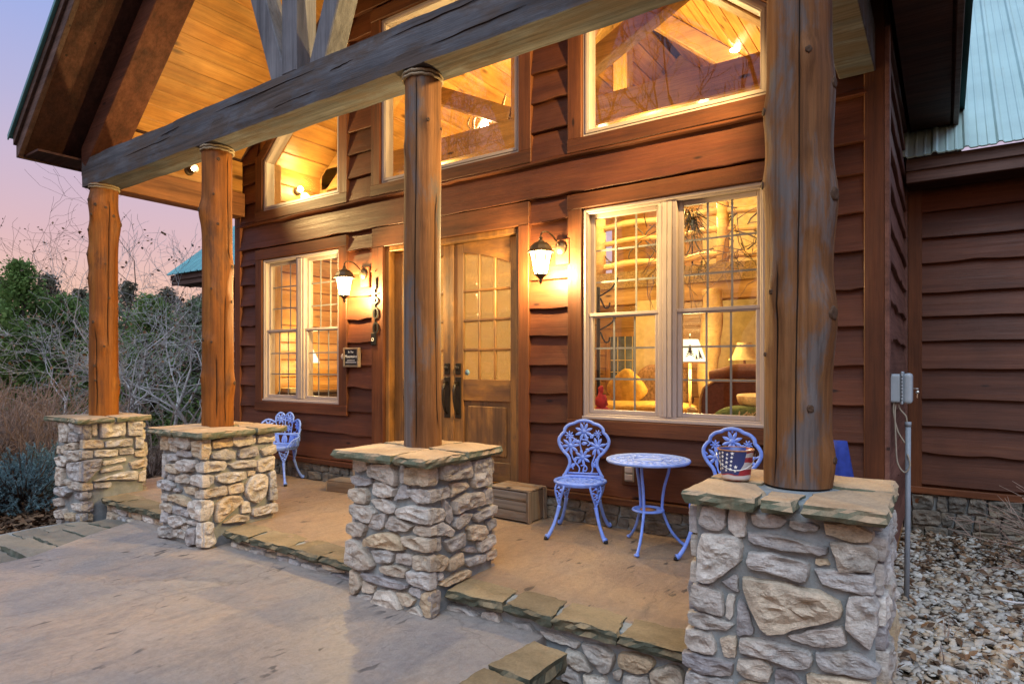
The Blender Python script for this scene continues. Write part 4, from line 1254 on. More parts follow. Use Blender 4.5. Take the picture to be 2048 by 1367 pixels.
# ---- flagstones along the patio's left edge
fl = tag(empty('flagstone_border', (-6.4, 2.2, -.2)), 'curving border of grey flagstones beside the patio', 'border')
fr_ = random.Random(12)
inner = [(-5.45, .9), (-5.649, 1.649), (-5.66, 1.85), (-5.81, 2.09), (-5.975, 2.36), (-6.09, 2.6), (-6.2, 2.83)]
outer = [(-6.35, .7), (-6.75, 1.5), (-6.85, 1.85), (-6.9, 2.1), (-6.92, 2.3), (-6.9, 2.5), (-6.86, 2.66)]
for i in range(len(inner) - 1):
    for lay in range(2):
        f = [(0, .52), (.55, 1.0)][lay]
        def L(p, q, t): return (p[0] + (q[0] - p[0]) * t, p[1] + (q[1] - p[1]) * t)
        poly = [L(inner[i], outer[i], f[0] + .01), L(inner[i], outer[i], f[1]), L(L(inner[i], outer[i], f[1]), L(inner[i + 1], outer[i + 1], f[1]), .94), L(L(inner[i], outer[i], f[0]), L(inner[i + 1], outer[i + 1], f[0] + .01), .94)]
        poly = [(x - .012 + fr_.uniform(-.012, .012), y + fr_.uniform(-.015, .015)) for x, y in poly]
        cap_slab(fl, poly, -.3, -.15 - .05 * lay - .03 * (i < 2), M['flag'], 70 + i * 2 + lay, 'flagstone', .014)
p = [(inner[i][0] + .02, inner[i][1]) for i in range(len(inner))] + [(outer[i][0] - .1, outer[i][1]) for i in range(len(outer) - 1, -1, -1)]
MB().prism(p, (0, 0, -.5), (1, 0, 0), (0, 1, 0), (0, 0, 1), .285).build('mortar', M['mortar'], fl)

# ---- foundation stones under the skirt, and under the right wing
fd = empty('foundation', (CX, WY, 0), cabin)
MB().box(XL, XR, WY - .02, WY + .019, -.1, .2).build('mortar', M['mortar'], fd)
for i, p in enumerate(gen_rows(XL, XR - .05, .0, .19, 77, .08, .11)):
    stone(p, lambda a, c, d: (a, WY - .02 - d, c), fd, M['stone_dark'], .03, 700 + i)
fw = empty('foundation', (1, 7, 0), cabin)
MB().box(XR, 3, 6.99, 7.03, -.7, .12).build('mortar', M['mortar'], fw)
for i, p in enumerate(gen_rows(XR + .05, 1.1, -.45, .12, 78, .1, .17)):
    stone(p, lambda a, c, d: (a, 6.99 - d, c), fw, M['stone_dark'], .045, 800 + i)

# ================================================================ log posts
def log_post(cx, cy, z0, z1, r, mat, label, knots, cracks, seed, lean=(0, 0), seg=112, rows=170):
    """knots: (side -1..1 across the visible face, z, size, stick-out); cracks: (side, z0, z1)"""
    root = tag(empty('log_post', (cx, cy, z0)), label, 'post', 'peeled log posts on the stone piers')
    tc = Vector((-cx, -cy)).normalized()
    ac = math.atan2(tc.y, tc.x)
    ang = lambda s: ac + math.asin(max(-1, min(1, s)))
    K = [(ang(s), z, sz, so) for s, z, sz, so in knots]
    Cr = [(ang(s), a, b) for s, a, b in cracks]
    def wig(a, z): return a + .05 * math.sin(z * 1.3 + seed) + .02 * math.sin(z * 4.1 + seed * 2) + .012 * fbm(z * 6, seed)
    def rad(t, z):
        f = 1.04 - .05 * (z - z0) / (z1 - z0)
        q = r * f * (1 + .035 * fbm(math.cos(t) * .8 + seed, math.sin(t) * .8, z * .55, 3)
                     + .012 * fbm(math.cos(t) * 5 + seed, math.sin(t) * 5, z * 1.2, 3))
        for a, z_, sz, so in K:
            da = (t - a + math.pi) % (2 * math.pi) - math.pi
            dz = z - z_
            d2 = (da * r / sz) ** 2 + (dz / (sz * (2.2 if dz < 0 else 1.5))) ** 2
            if d2 < 8: q += so * math.exp(-d2)
        for a, a0, a1 in Cr:
            if a0 < z < a1:
                da = (t - wig(a, z) + math.pi) % (2 * math.pi) - math.pi
                e = min(1, (z - a0) / .15, (a1 - z) / .15)
                q -= .014 * e * math.exp(-(da * r / .0045) ** 2)
        return q
    vs = []
    for i in range(rows + 1):
        z = z0 + (z1 - z0) * i / rows
        ox = lean[0] * (z - z0) + .006 * math.sin(z * 1.7 + seed); oy = lean[1] * (z - z0)
        for k in range(seg):
            t = 2 * math.pi * k / seg
            q = rad(t, z)
            vs.append((cx + ox + q * math.cos(t), cy + oy + q * math.sin(t), z))
    fs = [(i * seg + k, i * seg + (k + 1) % seg, (i + 1) * seg + (k + 1) % seg, (i + 1) * seg + k) for i in range(rows) for k in range(seg)]
    trunk = MB().add(vs, fs, True).build('trunk', mat, root)
    for a, a0, a1 in Cr:
        pts = []
        n = max(8, int((a1 - a0) / .06))
        for i in range(n + 1):
            z = a0 + (a1 - a0) * i / n
            w = wig(a, z); q = rad(w, z) + .0125
            ox = lean[0] * (z - z0) + .006 * math.sin(z * 1.7 + seed)
            pts.append((cx + ox + (q - .004) * math.cos(w), cy + lean[1] * (z - z0) + (q - .004) * math.sin(w), z))
        MB().tube(pts, [.0005] + [.0028] * (n - 1) + [.0005], 5).build('drying_check', M['crack'], trunk)
    for j, (a, z, sz, so) in enumerate(K):
        if sz < .03: continue
        q = rad(a, z)
        d = Vector((math.cos(a), math.sin(a), 0))
        c = Vector((cx + lean[0] * (z - z0) + .006 * math.sin(z * 1.7 + seed), cy + lean[1] * (z - z0), z)) + d * q
        u = Vector((0, 0, 1)); w = d.cross(u)
        rr = sz * .30
        n = 12; vs = []
        for s_, o_ in ((1.15, -.012), (1.0, .002), (.75, .005), (.3, .002)):
            for k in range(n):
                t = 2 * math.pi * k / n
                vs.append(c + (w * math.cos(t) + u * math.sin(t) * 1.15) * rr * s_ * (1 + .12 * math.sin(k * 2.3 + j)) + d * o_)
        fs = [(i * n + k, i * n + (k + 1) % n, (i + 1) * n + (k + 1) % n, (i + 1) * n + k) for i in range(3) for k in range(n)]
        fs.append(tuple(3 * n + k for k in range(n)))
        MB().add(vs, fs, True).build('knot', M['knot'], trunk)
    # rope collar under the beam
    mb = MB()
    for zz in (z1 - .02, z1 - .045):
        pts = []
        for k in range(36):
            t = 2 * math.pi * k / 36
            q = rad(t, zz) + .008
            pts.append((cx + lean[0] * (zz - z0) + q * math.cos(t), cy + lean[1] * (zz - z0) + q * math.sin(t), zz + .003 * math.sin(k * 2.1)))
        mb.tube(pts, .010, 7, close=True)
    mb.build('rope_collar', M['rope'], root)
    return root
ZP = .780
log_post(-.53, 3.0, ZP, 3.185, .133, M['log'], 'nearest and thickest log post, grey weathered with large knots',
         [(.25, 2.62, .045, .022), (-.93, 2.42, .05, .016), (-.97, 2.1, .05, .014), (.86, 2.02, .085, .030), (-.72, 1.62, .035, .012), (.3, 2.22, .022, .006), (.2, 1.88, .02, .005),
          (-.55, 1.57, .026, .008), (.82, 1.52, .085, .034), (.93, 2.5, .07, .016), (.33, 1.12, .05, .014), (-.45, 1.25, .016, .004), (.1, 1.32, .014, .004), (-.38, .93, .022, .006), (.92, .9, .05, .022), (-.9, 1.35, .03, .008)],
         [(.02, .8, 3.1), (-.56, .8, 1.75)], 3.3, lean=(-.004, .0))
log_post(-2.79, 3.03, ZP, 3.185, .117, M['log'], 'slim straight log post standing before the double door',
         [(.25, 2.85, .035, .012), (.9, 2.82, .03, .012), (-.95, 2.7, .025, .008), (.15, 2.2, .02, .004), (.1, 1.7, .018, .003), (-.6, 1.2, .018, .004)],
         [(-.35, .8, 3.15), (.75, .9, 2.4)], 8.1)
log_post(-5.18, 3.03, ZP, 3.185, .120, M['log_warm'], 'second log post from the left, knotty, beside the lit lower window',
         [(.1, 3.05, .045, .012), (-.9, 2.62, .06, .035), (.05, 2.5, .035, .014), (.85, 2.15, .05, .02), (-.8, 1.52, .045, .018), (-.35, 1.5, .03, .01), (-.35, 1.95, .03, .01), (.9, 1.15, .05, .022), (-.92, 1.2, .04, .02), (.1, 1.05, .02, .006), (-.2, 2.75, .03, .01), (.85, 1.85, .04, .01)],
         [(.45, .8, 1.9), (-.1, .85, 1.4), (.7, 2.2, 3.1)], 5.7)
log_post(-7.27, 3.0, ZP, 3.185, .128, M['log_warm'], 'farthest log post, very knotty with bulging sides, against the trees',
         [(-.85, 3.0, .06, .03), (-.5, 2.95, .05, .02), (.1, 2.93, .04, .015), (.55, 2.85, .05, .02), (.93, 2.78, .07, .03), (-.93, 2.7, .05, .02), (-.95, 2.45, .06, .025), (-.93, 2.2, .05, .02), (.1, 2.35, .03, .01), (.35, 2.0, .035, .012), (-.6, 1.75, .05, .02), (.05, 1.5, .035, .015), (-.55, 1.3, .04, .015), (-.5, 1.15, .03, .01), (.95, 1.1, .05, .02), (.9, 1.9, .04, .01), (-.7, 2.85, .04, .02)],
         [(-.45, .8, 1.7), (.35, 1.5, 3.0)], 1.9, lean=(.006, 0))

# ================================================================ lanterns
WARM = (1.0, .70, .28)
M['lampglass'] = emit('lit_lantern_glass', (1.0, .80, .48), 5.0, .45)
M['bulb'] = emit('lit_bulb', (1.0, .78, .45), 40.0)
def lantern(x, label, zc_, power):
    """carriage lantern hanging from a curled arm on a wall plate"""
    y = 4.42
    root = tag(empty('wall_lantern', (x, WY, zc_)), label, 'lantern', 'lit lanterns beside the door')
    px = x + .075
    # back block and round plate
    MB().box(px - .06, px + .085, WY - .052, WY - .02, zc_ - .04, zc_ + .185).build('mount_block', M['trim_z'], root, bevel=.01)
    mb = MB().lathe([(.018, -.036), (.028, -.028), (.045, -.02), (.058, -.01), (.058, 0)], (px, WY - .0525, zc_ + .1), 24, axis='Y')
    mb.build('wall_plate', M['lampmetal'], root)
    pts = []
    for i in range(17):
        t = i / 16
        a = math.pi * (1.0 - t * 1.02)
        pts.append((px + (x - px) * t, WY - .08 + (y - WY + .08) * (1 - math.cos(math.pi * t)) / 2, zc_ + .1 + .10 * math.sin(math.pi * t * .80) + .035 * t))
    MB().tube(pts, .0075, 8).build('arm', M['lampmetal'], root)
    zt = pts[-1][2]
    # cap, cage, finial
    mb = MB()
    mb.lathe([(.006, .135), (.018, .122), (.013, .108), (.024, .10), (.026, .09), (.056, .082), (.084, .055), (.098, .024), (.112, .010), (.113, .0), (.09, .0)], (x, y, zc_ + .045), 10, smooth=False)
    mb.tube([(x, y, zc_ + .16), (x, y, zt)], .006, 8)
    mb.build('cap', M['lampmetal'], root)
    mb = MB()
    n = 6
    top, bot = (.092, zc_ + .044), (.05, zc_ - .135)
    for k in range(n):
        t = 2 * math.pi * (k + .5) / n
        mb.tube([(x + top[0] * math.cos(t), y + top[0] * math.sin(t), top[1]), (x + bot[0] * math.cos(t), y + bot[0] * math.sin(t), bot[1])], .0055, 6)
    mb.lathe([(.052, 0), (.056, -.008), (.036, -.02), (.022, -.034), (.013, -.045), (.018, -.056), (.012, -.068), (.004, -.082)], (x, y, bot[1] + .002), 12)
    mb.build('cage', M['lampmetal'], root)
    for k in range(n):
        t0, t1 = 2 * math.pi * (k + .5) / n, 2 * math.pi * (k + 1.5) / n
        q = []
        for (r_, z_), t in ((top, t0), (top, t1), (bot, t1), (bot, t0)):
            q.append((x + r_ * .955 * math.cos(t), y + r_ * .955 * math.sin(t), z_))
        MB().add(q, [(0, 1, 2, 3)]).build('glass_pane', M['lampglass'], root)
    mb = MB().blob((x, y, zc_ - .03), (.024, .024, .045), 10, 8)
    mb.build('bulb', M['bulb'], root)
    ld = bpy.data.lights.new('lantern_light', 'POINT')
    ld.energy = power; ld.color = WARM; ld.shadow_soft_size = .05
    lo = bpy.data.objects.new('lantern_light', ld)
    COL.objects.link(lo)
    lo.location = (x, y, zc_ - .1)
    attach(lo, root)
    return root
LP = 370
lantern(-2.755, 'lit lantern between the door and the big lower window', 2.19, LP)
lantern(-5.175, 'lit lantern between the small lower window and the house number', 2.17, LP)

# ---- small spot lights on the porch frieze; the far one shines up along the ceiling
def spot_fixture(x, y, z, label, tx, power, aimz):
    sg_ = 1 if tx > x else -1
    root = tag(empty('porch_spotlight', (x, y, z)), label, 'spotlight')
    mb = MB().lathe([(.055, 0), (.055, sg_ * .012), (.03, sg_ * .03)], (x, y, z), 20, axis='X')
    mb.build('base_plate', M['lampmetal'], root)
    d = Vector((tx - x, .05, .42)).normalized()
    a = Vector((x + sg_ * .07, y, z))
    mb = MB().tube([a - d * .05, a - d * .02, a + d * .03, a + d * .06], [.025, .036, .042, .05], 16, caps=False)
    mb.tube([(x + sg_ * .02, y, z), a], .01, 8)
    mb.build('lamp_head', M['lampmetal'], root)
    MB().blob(tuple(a + d * .035), (.024, .024, .024), 10, 8).build('bulb', M['bulb'], root)
    ld = bpy.data.lights.new('spot_light', 'SPOT')
    ld.energy = power; ld.color = (1.0, .68, .27); ld.shadow_soft_size = .045
    ld.spot_size = R(125); ld.spot_blend = .9
    lo = bpy.data.objects.new('spot_light', ld)
    COL.objects.link(lo)
    lo.location = a + d * .085
    aim = Vector((tx - x, 0, aimz))
    lo.rotation_euler = aim.to_track_quat('-Z', 'Y').to_euler()
    attach(lo, root)
    return root
spot_fixture(-7.36, 3.95, 3.6, 'small round spotlight under the porch eave at the far end', -5.36, 165, .2)
spot_fixture(-.5, 3.95, 3.6, 'small round spotlight added out of view at the near end of the porch', -2.5, 370, -.5)  # unseen second spotlight, added to warm the piers and patio

# ================================================================ cast aluminium furniture (local coordinates, front is -y)
def flower(c, ux, uz, nrm, r, n, rot, thick, mat, parent, name='flower'):
    """pierced-casting flower: pointed petals round a button"""
    c = Vector(c); ux = Vector(ux); uz = Vector(uz); nrm = Vector(nrm)
    mb = MB()
    for k in range(n):
        a = rot + 2 * math.pi * k / n
        d = ux * math.cos(a) + uz * math.sin(a)
        p = ux * -math.sin(a) + uz * math.cos(a)
        w = r * 2.1 / n
        prof = [(.16, .18), (.38, .5), (.62, .62), (.85, .36), (1.0, 0)]
        up = [c + d * (r * q) + p * (w * s) for q, s in prof]
        dn = [c + d * (r * q) - p * (w * s) for q, s in prof[:-1]][::-1]
        ring = up + dn
        m = len(ring)
        mid_ = c + d * (r * .58)
        vs = [q + nrm * (thick * .25) for q in ring] + [q - nrm * (thick * .5) for q in ring] + [mid_ + nrm * thick * .8]
        fs = [(i, (i + 1) % m, 2 * m) for i in range(m)] + [(i, m + i, m + (i + 1) % m, (i + 1) % m) for i in range(m)] + [tuple(range(2 * m - 1, m - 1, -1))]
        mb.add(vs, fs)
    mb2 = MB()
    ax = 16
    vs = []
    for rr, hh in ((.24, -.5), (.24, .6), (.14, 1.1), (.03, 1.25)):
        for k in range(ax):
            t = 2 * math.pi * k / ax
            vs.append(c + (ux * math.cos(t) + uz * math.sin(t)) * (r * rr) + nrm * (thick * hh))
    fs = [(i * ax + k, i * ax + (k + 1) % ax, (i + 1) * ax + (k + 1) % ax, (i + 1) * ax + k) for i in range(3) for k in range(ax)]
    fs.append(tuple(3 * ax + k for k in range(ax)))
    mb.add(vs, fs, True)
    return mb.build(name, mat, parent)

def leafy(mb, a, b, w, nrm, thick):
    a = Vector(a); b = Vector(b); d = b - a; nrm = Vector(nrm)
    p = d.cross(nrm).normalized() * w
    ring = [a, a + d * .3 + p, a + d * .65 + p * .8, b, a + d * .65 - p * .8, a + d * .3 - p]
    m = 6
    vs = [q + nrm * thick * .3 for q in ring] + [q - nrm * thick * .4 for q in ring] + [a + d * .5 + nrm * thick]
    mb.add(vs, [(i, (i + 1) % m, 2 * m) for i in range(m)] + [(i, m + i, m + (i + 1) % m, (i + 1) % m) for i in range(m)] + [tuple(range(2 * m - 1, m - 1, -1))])

def smooth_path(pts, n=4, close=False):
    P = [Vector(p) for p in pts]
    out = []
    m = len(P)
    rng = range(m) if close else range(m - 1)
    for i in rng:
        p0 = P[i - 1] if (i or close) else P[0]
        p1 = P[i]; p2 = P[(i + 1) % m]
        p3 = P[(i + 2) % m] if (close or i + 2 < m) else P[-1]
        for k in range(n):
            t = k / n
            out.append(.5 * ((2 * p1) + (p2 - p0) * t + (2 * p0 - 5 * p1 + 4 * p2 - p3) * t * t + (3 * p1 - p0 - 3 * p2 + p3) * t ** 3))
    if not close: out.append(P[-1])
    return out

def cast_leg(mb, foot_mb, top, foot, out_dir, seat_z):
    """pierced cabriole leg: two straps meet below the seat, then sweep out to a padded foot"""
    top = Vector(top); foot = Vector(foot); od = Vector(out_dir)
    tang = Vector((-od.y, od.x, 0))
    knee = top + od * .012 + Vector((0, 0, -.155))
    for s in (-1, 1):
        pts = smooth_path([top + tang * s * .046, top + tang * s * .046 + od * .016 + Vector((0, 0, -.035)), top + tang * s * .028 + od * .018 + Vector((0, 0, -.09)), knee], 4)
        mb.tube(pts, .0085, 7)
    mb.tube([top + tang * .046, top - tang * .046], .009, 7)
    rr = random.Random(int(abs(top.x * 1000)) + 3)
    for k in range(7):
        z = -.018 - .016 * k
        wv = .036 * (1 - k / 8.5)
        mb.blob(tuple(top + od * .016 + tang * (wv * math.sin(k * 2.2)) + Vector((0, 0, z))), (.013, .013, .010), 7, 5)
        mb.tube([top + od * .016 + tang * (wv * math.sin(k * 2.2)) + Vector((0, 0, z)), top + od * .016 + tang * (-wv * math.cos(k * 1.9)) + Vector((0, 0, z - .012))], .0045, 5)
    pts = smooth_path([knee, knee.lerp(foot, .3) - od * .012, knee.lerp(foot, .62) - od * .018, knee.lerp(foot, .88) - od * .008, foot + Vector((0, 0, .02))], 5)
    n = len(pts)
    mb.tube(pts, [.0165 - .004 * math.sin(math.pi * min(1, i / (n * .75))) + (.004 if i > n * .8 else 0) for i in range(n)], 10)
    foot_mb.lathe([(.017, 0), (.018, .012), (.014, .02)], (foot.x, foot.y, 0), 12)

def bistro_chair(label):
    root = tag(empty('bistro_chair', (0, 0, 0)), label, 'chair', 'blue cast metal bistro chairs')
    S = .405
    # seat: rim, fret rings and petals
    mb = MB()
    rim = [(.195 * math.cos(2 * math.pi * k / 40), .185 * math.sin(2 * math.pi * k / 40), S) for k in range(40)]
    mb.tube(rim, .013, 8, close=True)
    mb.lathe([(.184, -.022), (.196, -.02), (.196, -.004)], (0, 0, S), 40, cap=False)
    for rr in (.06, .115): mb.tube([(rr * math.cos(2 * math.pi * k / 28), rr * math.sin(2 * math.pi * k / 28), S - .002) for k in range(28)], .007, 6, close=True)
    seat = mb.build('seat', M['blue'], root)
    flower((0, 0, S - .002), (1, 0, 0), (0, 1, 0), (0, 0, 1), .062, 8, .2, .008, M['blue'], seat, 'seat_flower')
    mb = MB()
    for k in range(14):
        a = 2 * math.pi * k / 14
        leafy(mb, (.058 * math.cos(a), .058 * math.sin(a), S - .003), (.118 * math.cos(a), .118 * math.sin(a), S - .003), .011, (0, 0, 1), .006)
    for k in range(24):
        a = 2 * math.pi * (k + .5) / 24
        leafy(mb, (.112 * math.cos(a), .112 * math.sin(a), S - .003), (.19 * math.cos(a + .05), .182 * math.sin(a + .05), S - .003), .017, (0, 0, 1), .006)
    mb.build('seat_fret', M['blue'], seat)
    # back: scalloped frame leaning back
    yb = .155; ln = .13
    def bp(x, z): return Vector((x, yb + ln * z, S + .012 + z))
    half = [(-.152, .0), (-.127, .045), (-.109, .098), (-.122, .150), (-.168, .198), (-.198, .250), (-.200, .292), (-.178, .328), (-.160, .345), (-.152, .376), (-.120, .404), (-.080, .416), (-.050, .432), (0, .440)]
    ol = half + [(-x, z) for x, z in half[::-1][1:]]
    mb = MB()
    mb.tube([tuple(p) for p in smooth_path([bp(*p) for p in ol], 4)], .0135, 9)
    mb.tube([tuple(bp(-.165, -.004)), tuple(bp(.165, -.004))], .015, 8)
    mb.tube([tuple(bp(-.12, .022)), tuple(bp(.12, .022))], .008, 8)
    back = mb.build('backrest', M['blue'], root)
    nr = (0, -1, ln)
    ux, uz = (1, 0, 0), Vector((0, ln, 1)).normalized()
    for cx_, cz_, r_, rot in ((0, .352, .076, .39), (-.106, .238, .076, .1), (.108, .235, .076, .3), (-.008, .150, .070, .2), (-.118, .318, .040, 0), (.112, .336, .034, .5)):
        flower(bp(cx_, cz_), ux, uz, nr, r_, 8, rot, .010, M['blue'], back)
    mb = MB()
    for path in ([(0, .34), (-.03, .27), (-.02, .21), (-.01, .16)], [(-.1, .23), (-.09, .15), (-.06, .1), (-.03, .06), (-.04, .015)], [(.1, .23), (.09, .16), (.07, .1), (.075, .05), (.05, .01)], [(-.01, .15), (.01, .09), (.0, .05), (0, .015)],
                 [(-.02, .08), (.012, .085), (.03, .062), (.018, .04), (.0, .048)], [(-.03, .27), (-.06, .28), (-.1, .31)], [(-.02, .29), (.03, .28), (.05, .255), (.03, .24)], [(.11, .24), (.12, .29), (.11, .33)], [(-.06, .1), (-.085, .075), (-.08, .05)], [(.07, .1), (.09, .11), (.1, .14)],
                 [(-.198, .27), (-.17, .25)], [(.198, .27), (.17, .25)], [(0, .43), (0, .41)]):
        mb.tube([tuple(p) for p in smooth_path([bp(*p) for p in path], 4)], .0062, 6)
    for a, b in (((-.03, .27), (-.075, .275)), ((-.02, .255), (.035, .262)), ((-.065, .1), (-.105, .06)), ((.075, .1), (.105, .07)), ((.05, .30), (.085, .335)), ((-.05, .13), (-.085, .125)), ((.05, .2), (.015, .215)), ((.01, .29), (.04, .31))):
        leafy(mb, bp(*a), bp(*b), .015, nr, .007)
    mb.build('vine_fret', M['blue'], back)
    for ix, (tx_, ty_, fx, fy) in enumerate(((-.13, -.135, -.222, -.235), (.13, -.135, .222, -.235), (-.125, .13, -.205, .235), (.125, .13, .205, .235))):
        mb, fb = MB(), MB()
        od = Vector((fx - tx_, fy - ty_, 0)).normalized()
        cast_leg(mb, fb, (tx_, ty_, S - .012), (fx, fy, 0), od, S)
        lg = mb.build('leg', M['blue'], root)
        fb.build('foot_cap', M['foot'], lg)
    return root
ch = bistro_chair('blue flower-backed bistro chair between the crate and the round table')
def place(root, loc, rz):
    root.location = loc
    root.rotation_euler = (0, 0, R(rz))
ch2 = copy_tree(ch)
place(ch, (-2.335, 4.325, 0), 20)
place(ch2, (-1.245, 4.31, 0), -4)
ch2['label'] = 'blue flower-backed bistro chair half hidden behind the nearest pier'

def bistro_table():
    root = tag(empty('bistro_table', (0, 0, 0)), 'round lavender-blue cast metal bistro table with three curved legs', 'table')
    H = .632
    mb = MB()
    mb.lathe([(.27, -.022), (.292, -.02), (.298, -.01), (.296, 0), (.288, .003), (.27, .0), (.262, -.006), (.0, -.006)], (0, 0, H), 56, cap=False)
    mb.lathe([(.0, -.016), (.27, -.022)], (0, 0, H), 56, cap=False)
    top = mb.build('table_top', M['blue_worn'], root)
    for k in range(8):
        a = 2 * math.pi * k / 8
        flower((.172 * math.cos(a), .172 * math.sin(a), H - .004), (1, 0, 0), (0, 1, 0), (0, 0, 1), .058, 8, a, .006, M['blue_worn'], top)
    mb = MB()
    for k in range(32):
        a = 2 * math.pi * k / 32
        leafy(mb, (.225 * math.cos(a), .225 * math.sin(a), H - .004), (.268 * math.cos(a + .05), .268 * math.sin(a + .05), H - .004), .014, (0, 0, 1), .005)
    for rr in (.105, .232): mb.tube([(rr * math.cos(2 * math.pi * k / 48), rr * math.sin(2 * math.pi * k / 48), H - .004) for k in range(48)], .006, 6, close=True)
    mb.build('fret', M['blue_worn'], top)
    for k, a in enumerate((-88, 140, 36)):
        d = Vector((math.cos(R(a)), math.sin(R(a)), 0))
        prof = [(.165, H - .02), (.150, H - .1), (.118, .42), (.104, .30), (.112, .24), (.165, .12), (.225, .045), (.262, .014)]
        pts = smooth_path([d * r_ + Vector((0, 0, z)) for r_, z in prof], 5)
        lg = MB().tube(pts, .0135, 9, flat=.75).build('leg', M['blue'], root)
        MB().blob(tuple(d * .268 + Vector((0, 0, .012))), (.02, .02, .012), 10, 6).build('foot', M['blue'], lg)
    mb = MB().lathe([(.04, .0), (.112, .0), (.116, .006), (.112, .014), (.098, .014), (.094, .008), (.04, .008)], (0, 0, .262), 36, cap=False)
    sh = mb.build('shelf_ring', M['blue'], root)
    MB().lathe([(.0, .003), (.045, .003), (.06, .0085), (.03, .0085)], (0, 0, .262), 20).build('rust_stain', M['rust'], sh)
    return root
tb = bistro_table()
place(tb, (-1.755, 4.27, 0), 4)

def armchair():
    """low shell-backed armchair of the same casting"""
    root = tag(empty('shell_armchair', (0, 0, 0)), 'blue scallop-backed cast metal armchair under the far lower window', 'armchair')
    S = .40
    mb = MB()
    # seat: slatted half round
    rim = [(.25 * math.cos(t), .22 * math.sin(t), S) for t in [2 * math.pi * k / 40 for k in range(40)]]
    mb.tube(rim, .014, 8, close=True)
    for k in range(9):
        y = -.18 + .045 * k
        w = .25 * math.sqrt(max(.05, 1 - (y / .22) ** 2))
        mb.box(-w, w, y - .016, y + .016, S - .006, S + .002)
    mb.lathe([(.236, -.03), (.25, -.028), (.25, -.004)], (0, 0, S), 40, cap=False)
    mb.build('seat', M['blue'], root)
    # shell back wrapping round: scallops along an arc
    def bp(t, z):      # t: -1..1 round the back, z above seat
        a = math.pi / 2 + t * 1.55
        return Vector((.262 * math.cos(a), .232 * math.sin(a) + .0, S + z)) + Vector((math.cos(a), math.sin(a), 0)) * (.10 * z)
    mb = MB()
    sc_ = [(-.95, -.62, .17), (-.62, -.24, .27), (-.24, .0, .345), (.0, .24, .345), (.24, .62, .27), (.62, .95, .17)]
    path = []
    for a, b, h in sc_:
        for i in range(9):
            t = i / 8
            path.append(bp(a + (b - a) * t, h - .035 + .045 * math.sin(math.pi * t)))
    mb.tube([tuple(p) for p in path], .011, 8)
    for t, h in ((-.95, .14), (.95, .14)):
        mb.tube([tuple(p) for p in smooth_path([bp(t, h), bp(t * 1.08, .07), bp(t * 1.1, 0)], 4)], .011, 8)
    for a, b, h in sc_:
        for t in (a,):
            if -.9 < t: mb.tube([tuple(p) for p in smooth_path([bp(t, h - .03), bp(t * .8, .12), bp(t * .6, 0)], 4)], .007, 6)
    back = mb.build('backrest', M['blue'], root)
    for a, b, h in sc_:
        t = (a + b) / 2
        ang = math.pi / 2 + t * 1.55
        nr = Vector((-math.cos(ang), -math.sin(ang), .1)); ux = Vector((-math.sin(ang), math.cos(ang), 0))
        flower(bp(t, h - .06), ux, (0, 0, 1), nr, .066, 8, .3, .009, M['blue'], back)
        if h > .2: flower(bp(t * .8, h - .17), ux, (0, 0, 1), nr, .05, 7, .1, .009, M['blue'], back)
    mb = MB()
    for k in range(16):
        t = -.9 + 1.8 * k / 15
        ang = math.pi / 2 + t * 1.55
        leafy(mb, bp(t, .0), bp(t + .05 * (1 if k % 2 else -1), .12), .018, (-math.cos(ang), -math.sin(ang), 0), .007)
    mb.build('vine_fret', M['blue'], back)
    # arms sloping from the back scallops to the seat front
    for s in (-1, 1):
        mb = MB()
        e = bp(s * .95, .14)
        mb.tube([tuple(p) for p in smooth_path([e, Vector((s * .275, -.02, S + .125)), Vector((s * .262, -.12, S + .07)), Vector((s * .225, -.17, S + .0))], 5)], .009, 7)
        for k in range(5):
            y = .02 - .035 * k
            mb.tube([(s * .262, y, S + .0), (s * .27, y - .02, S + .115 - .018 * k)], .006, 5)
        for k in range(4):
            leafy(mb, (s * .264, .03 - .04 * k, S + .03), (s * .27, -.0 - .04 * k, S + .09 - .012 * k), .018, (s, 0, 0), .006)
        mb.build('armrest', M['blue'], root)
    for tx_, ty_, fx, fy in ((-.17, -.13, -.245, -.235), (.17, -.13, .245, -.235), (-.15, .14, -.23, .24), (.15, .14, .23, .24)):
        mb, fb = MB(), MB()
        od = Vector((fx - tx_, fy - ty_, 0)).normalized()
        cast_leg(mb, fb, (tx_, ty_, S - .012), (fx, fy, 0), od, S)
        lg = mb.build('leg', M['blue'], root)
        fb.build('foot_cap', M['foot'], lg)
    return root
ac_ = armchair()
place(ac_, (-6.20, 4.30, 0), 28)

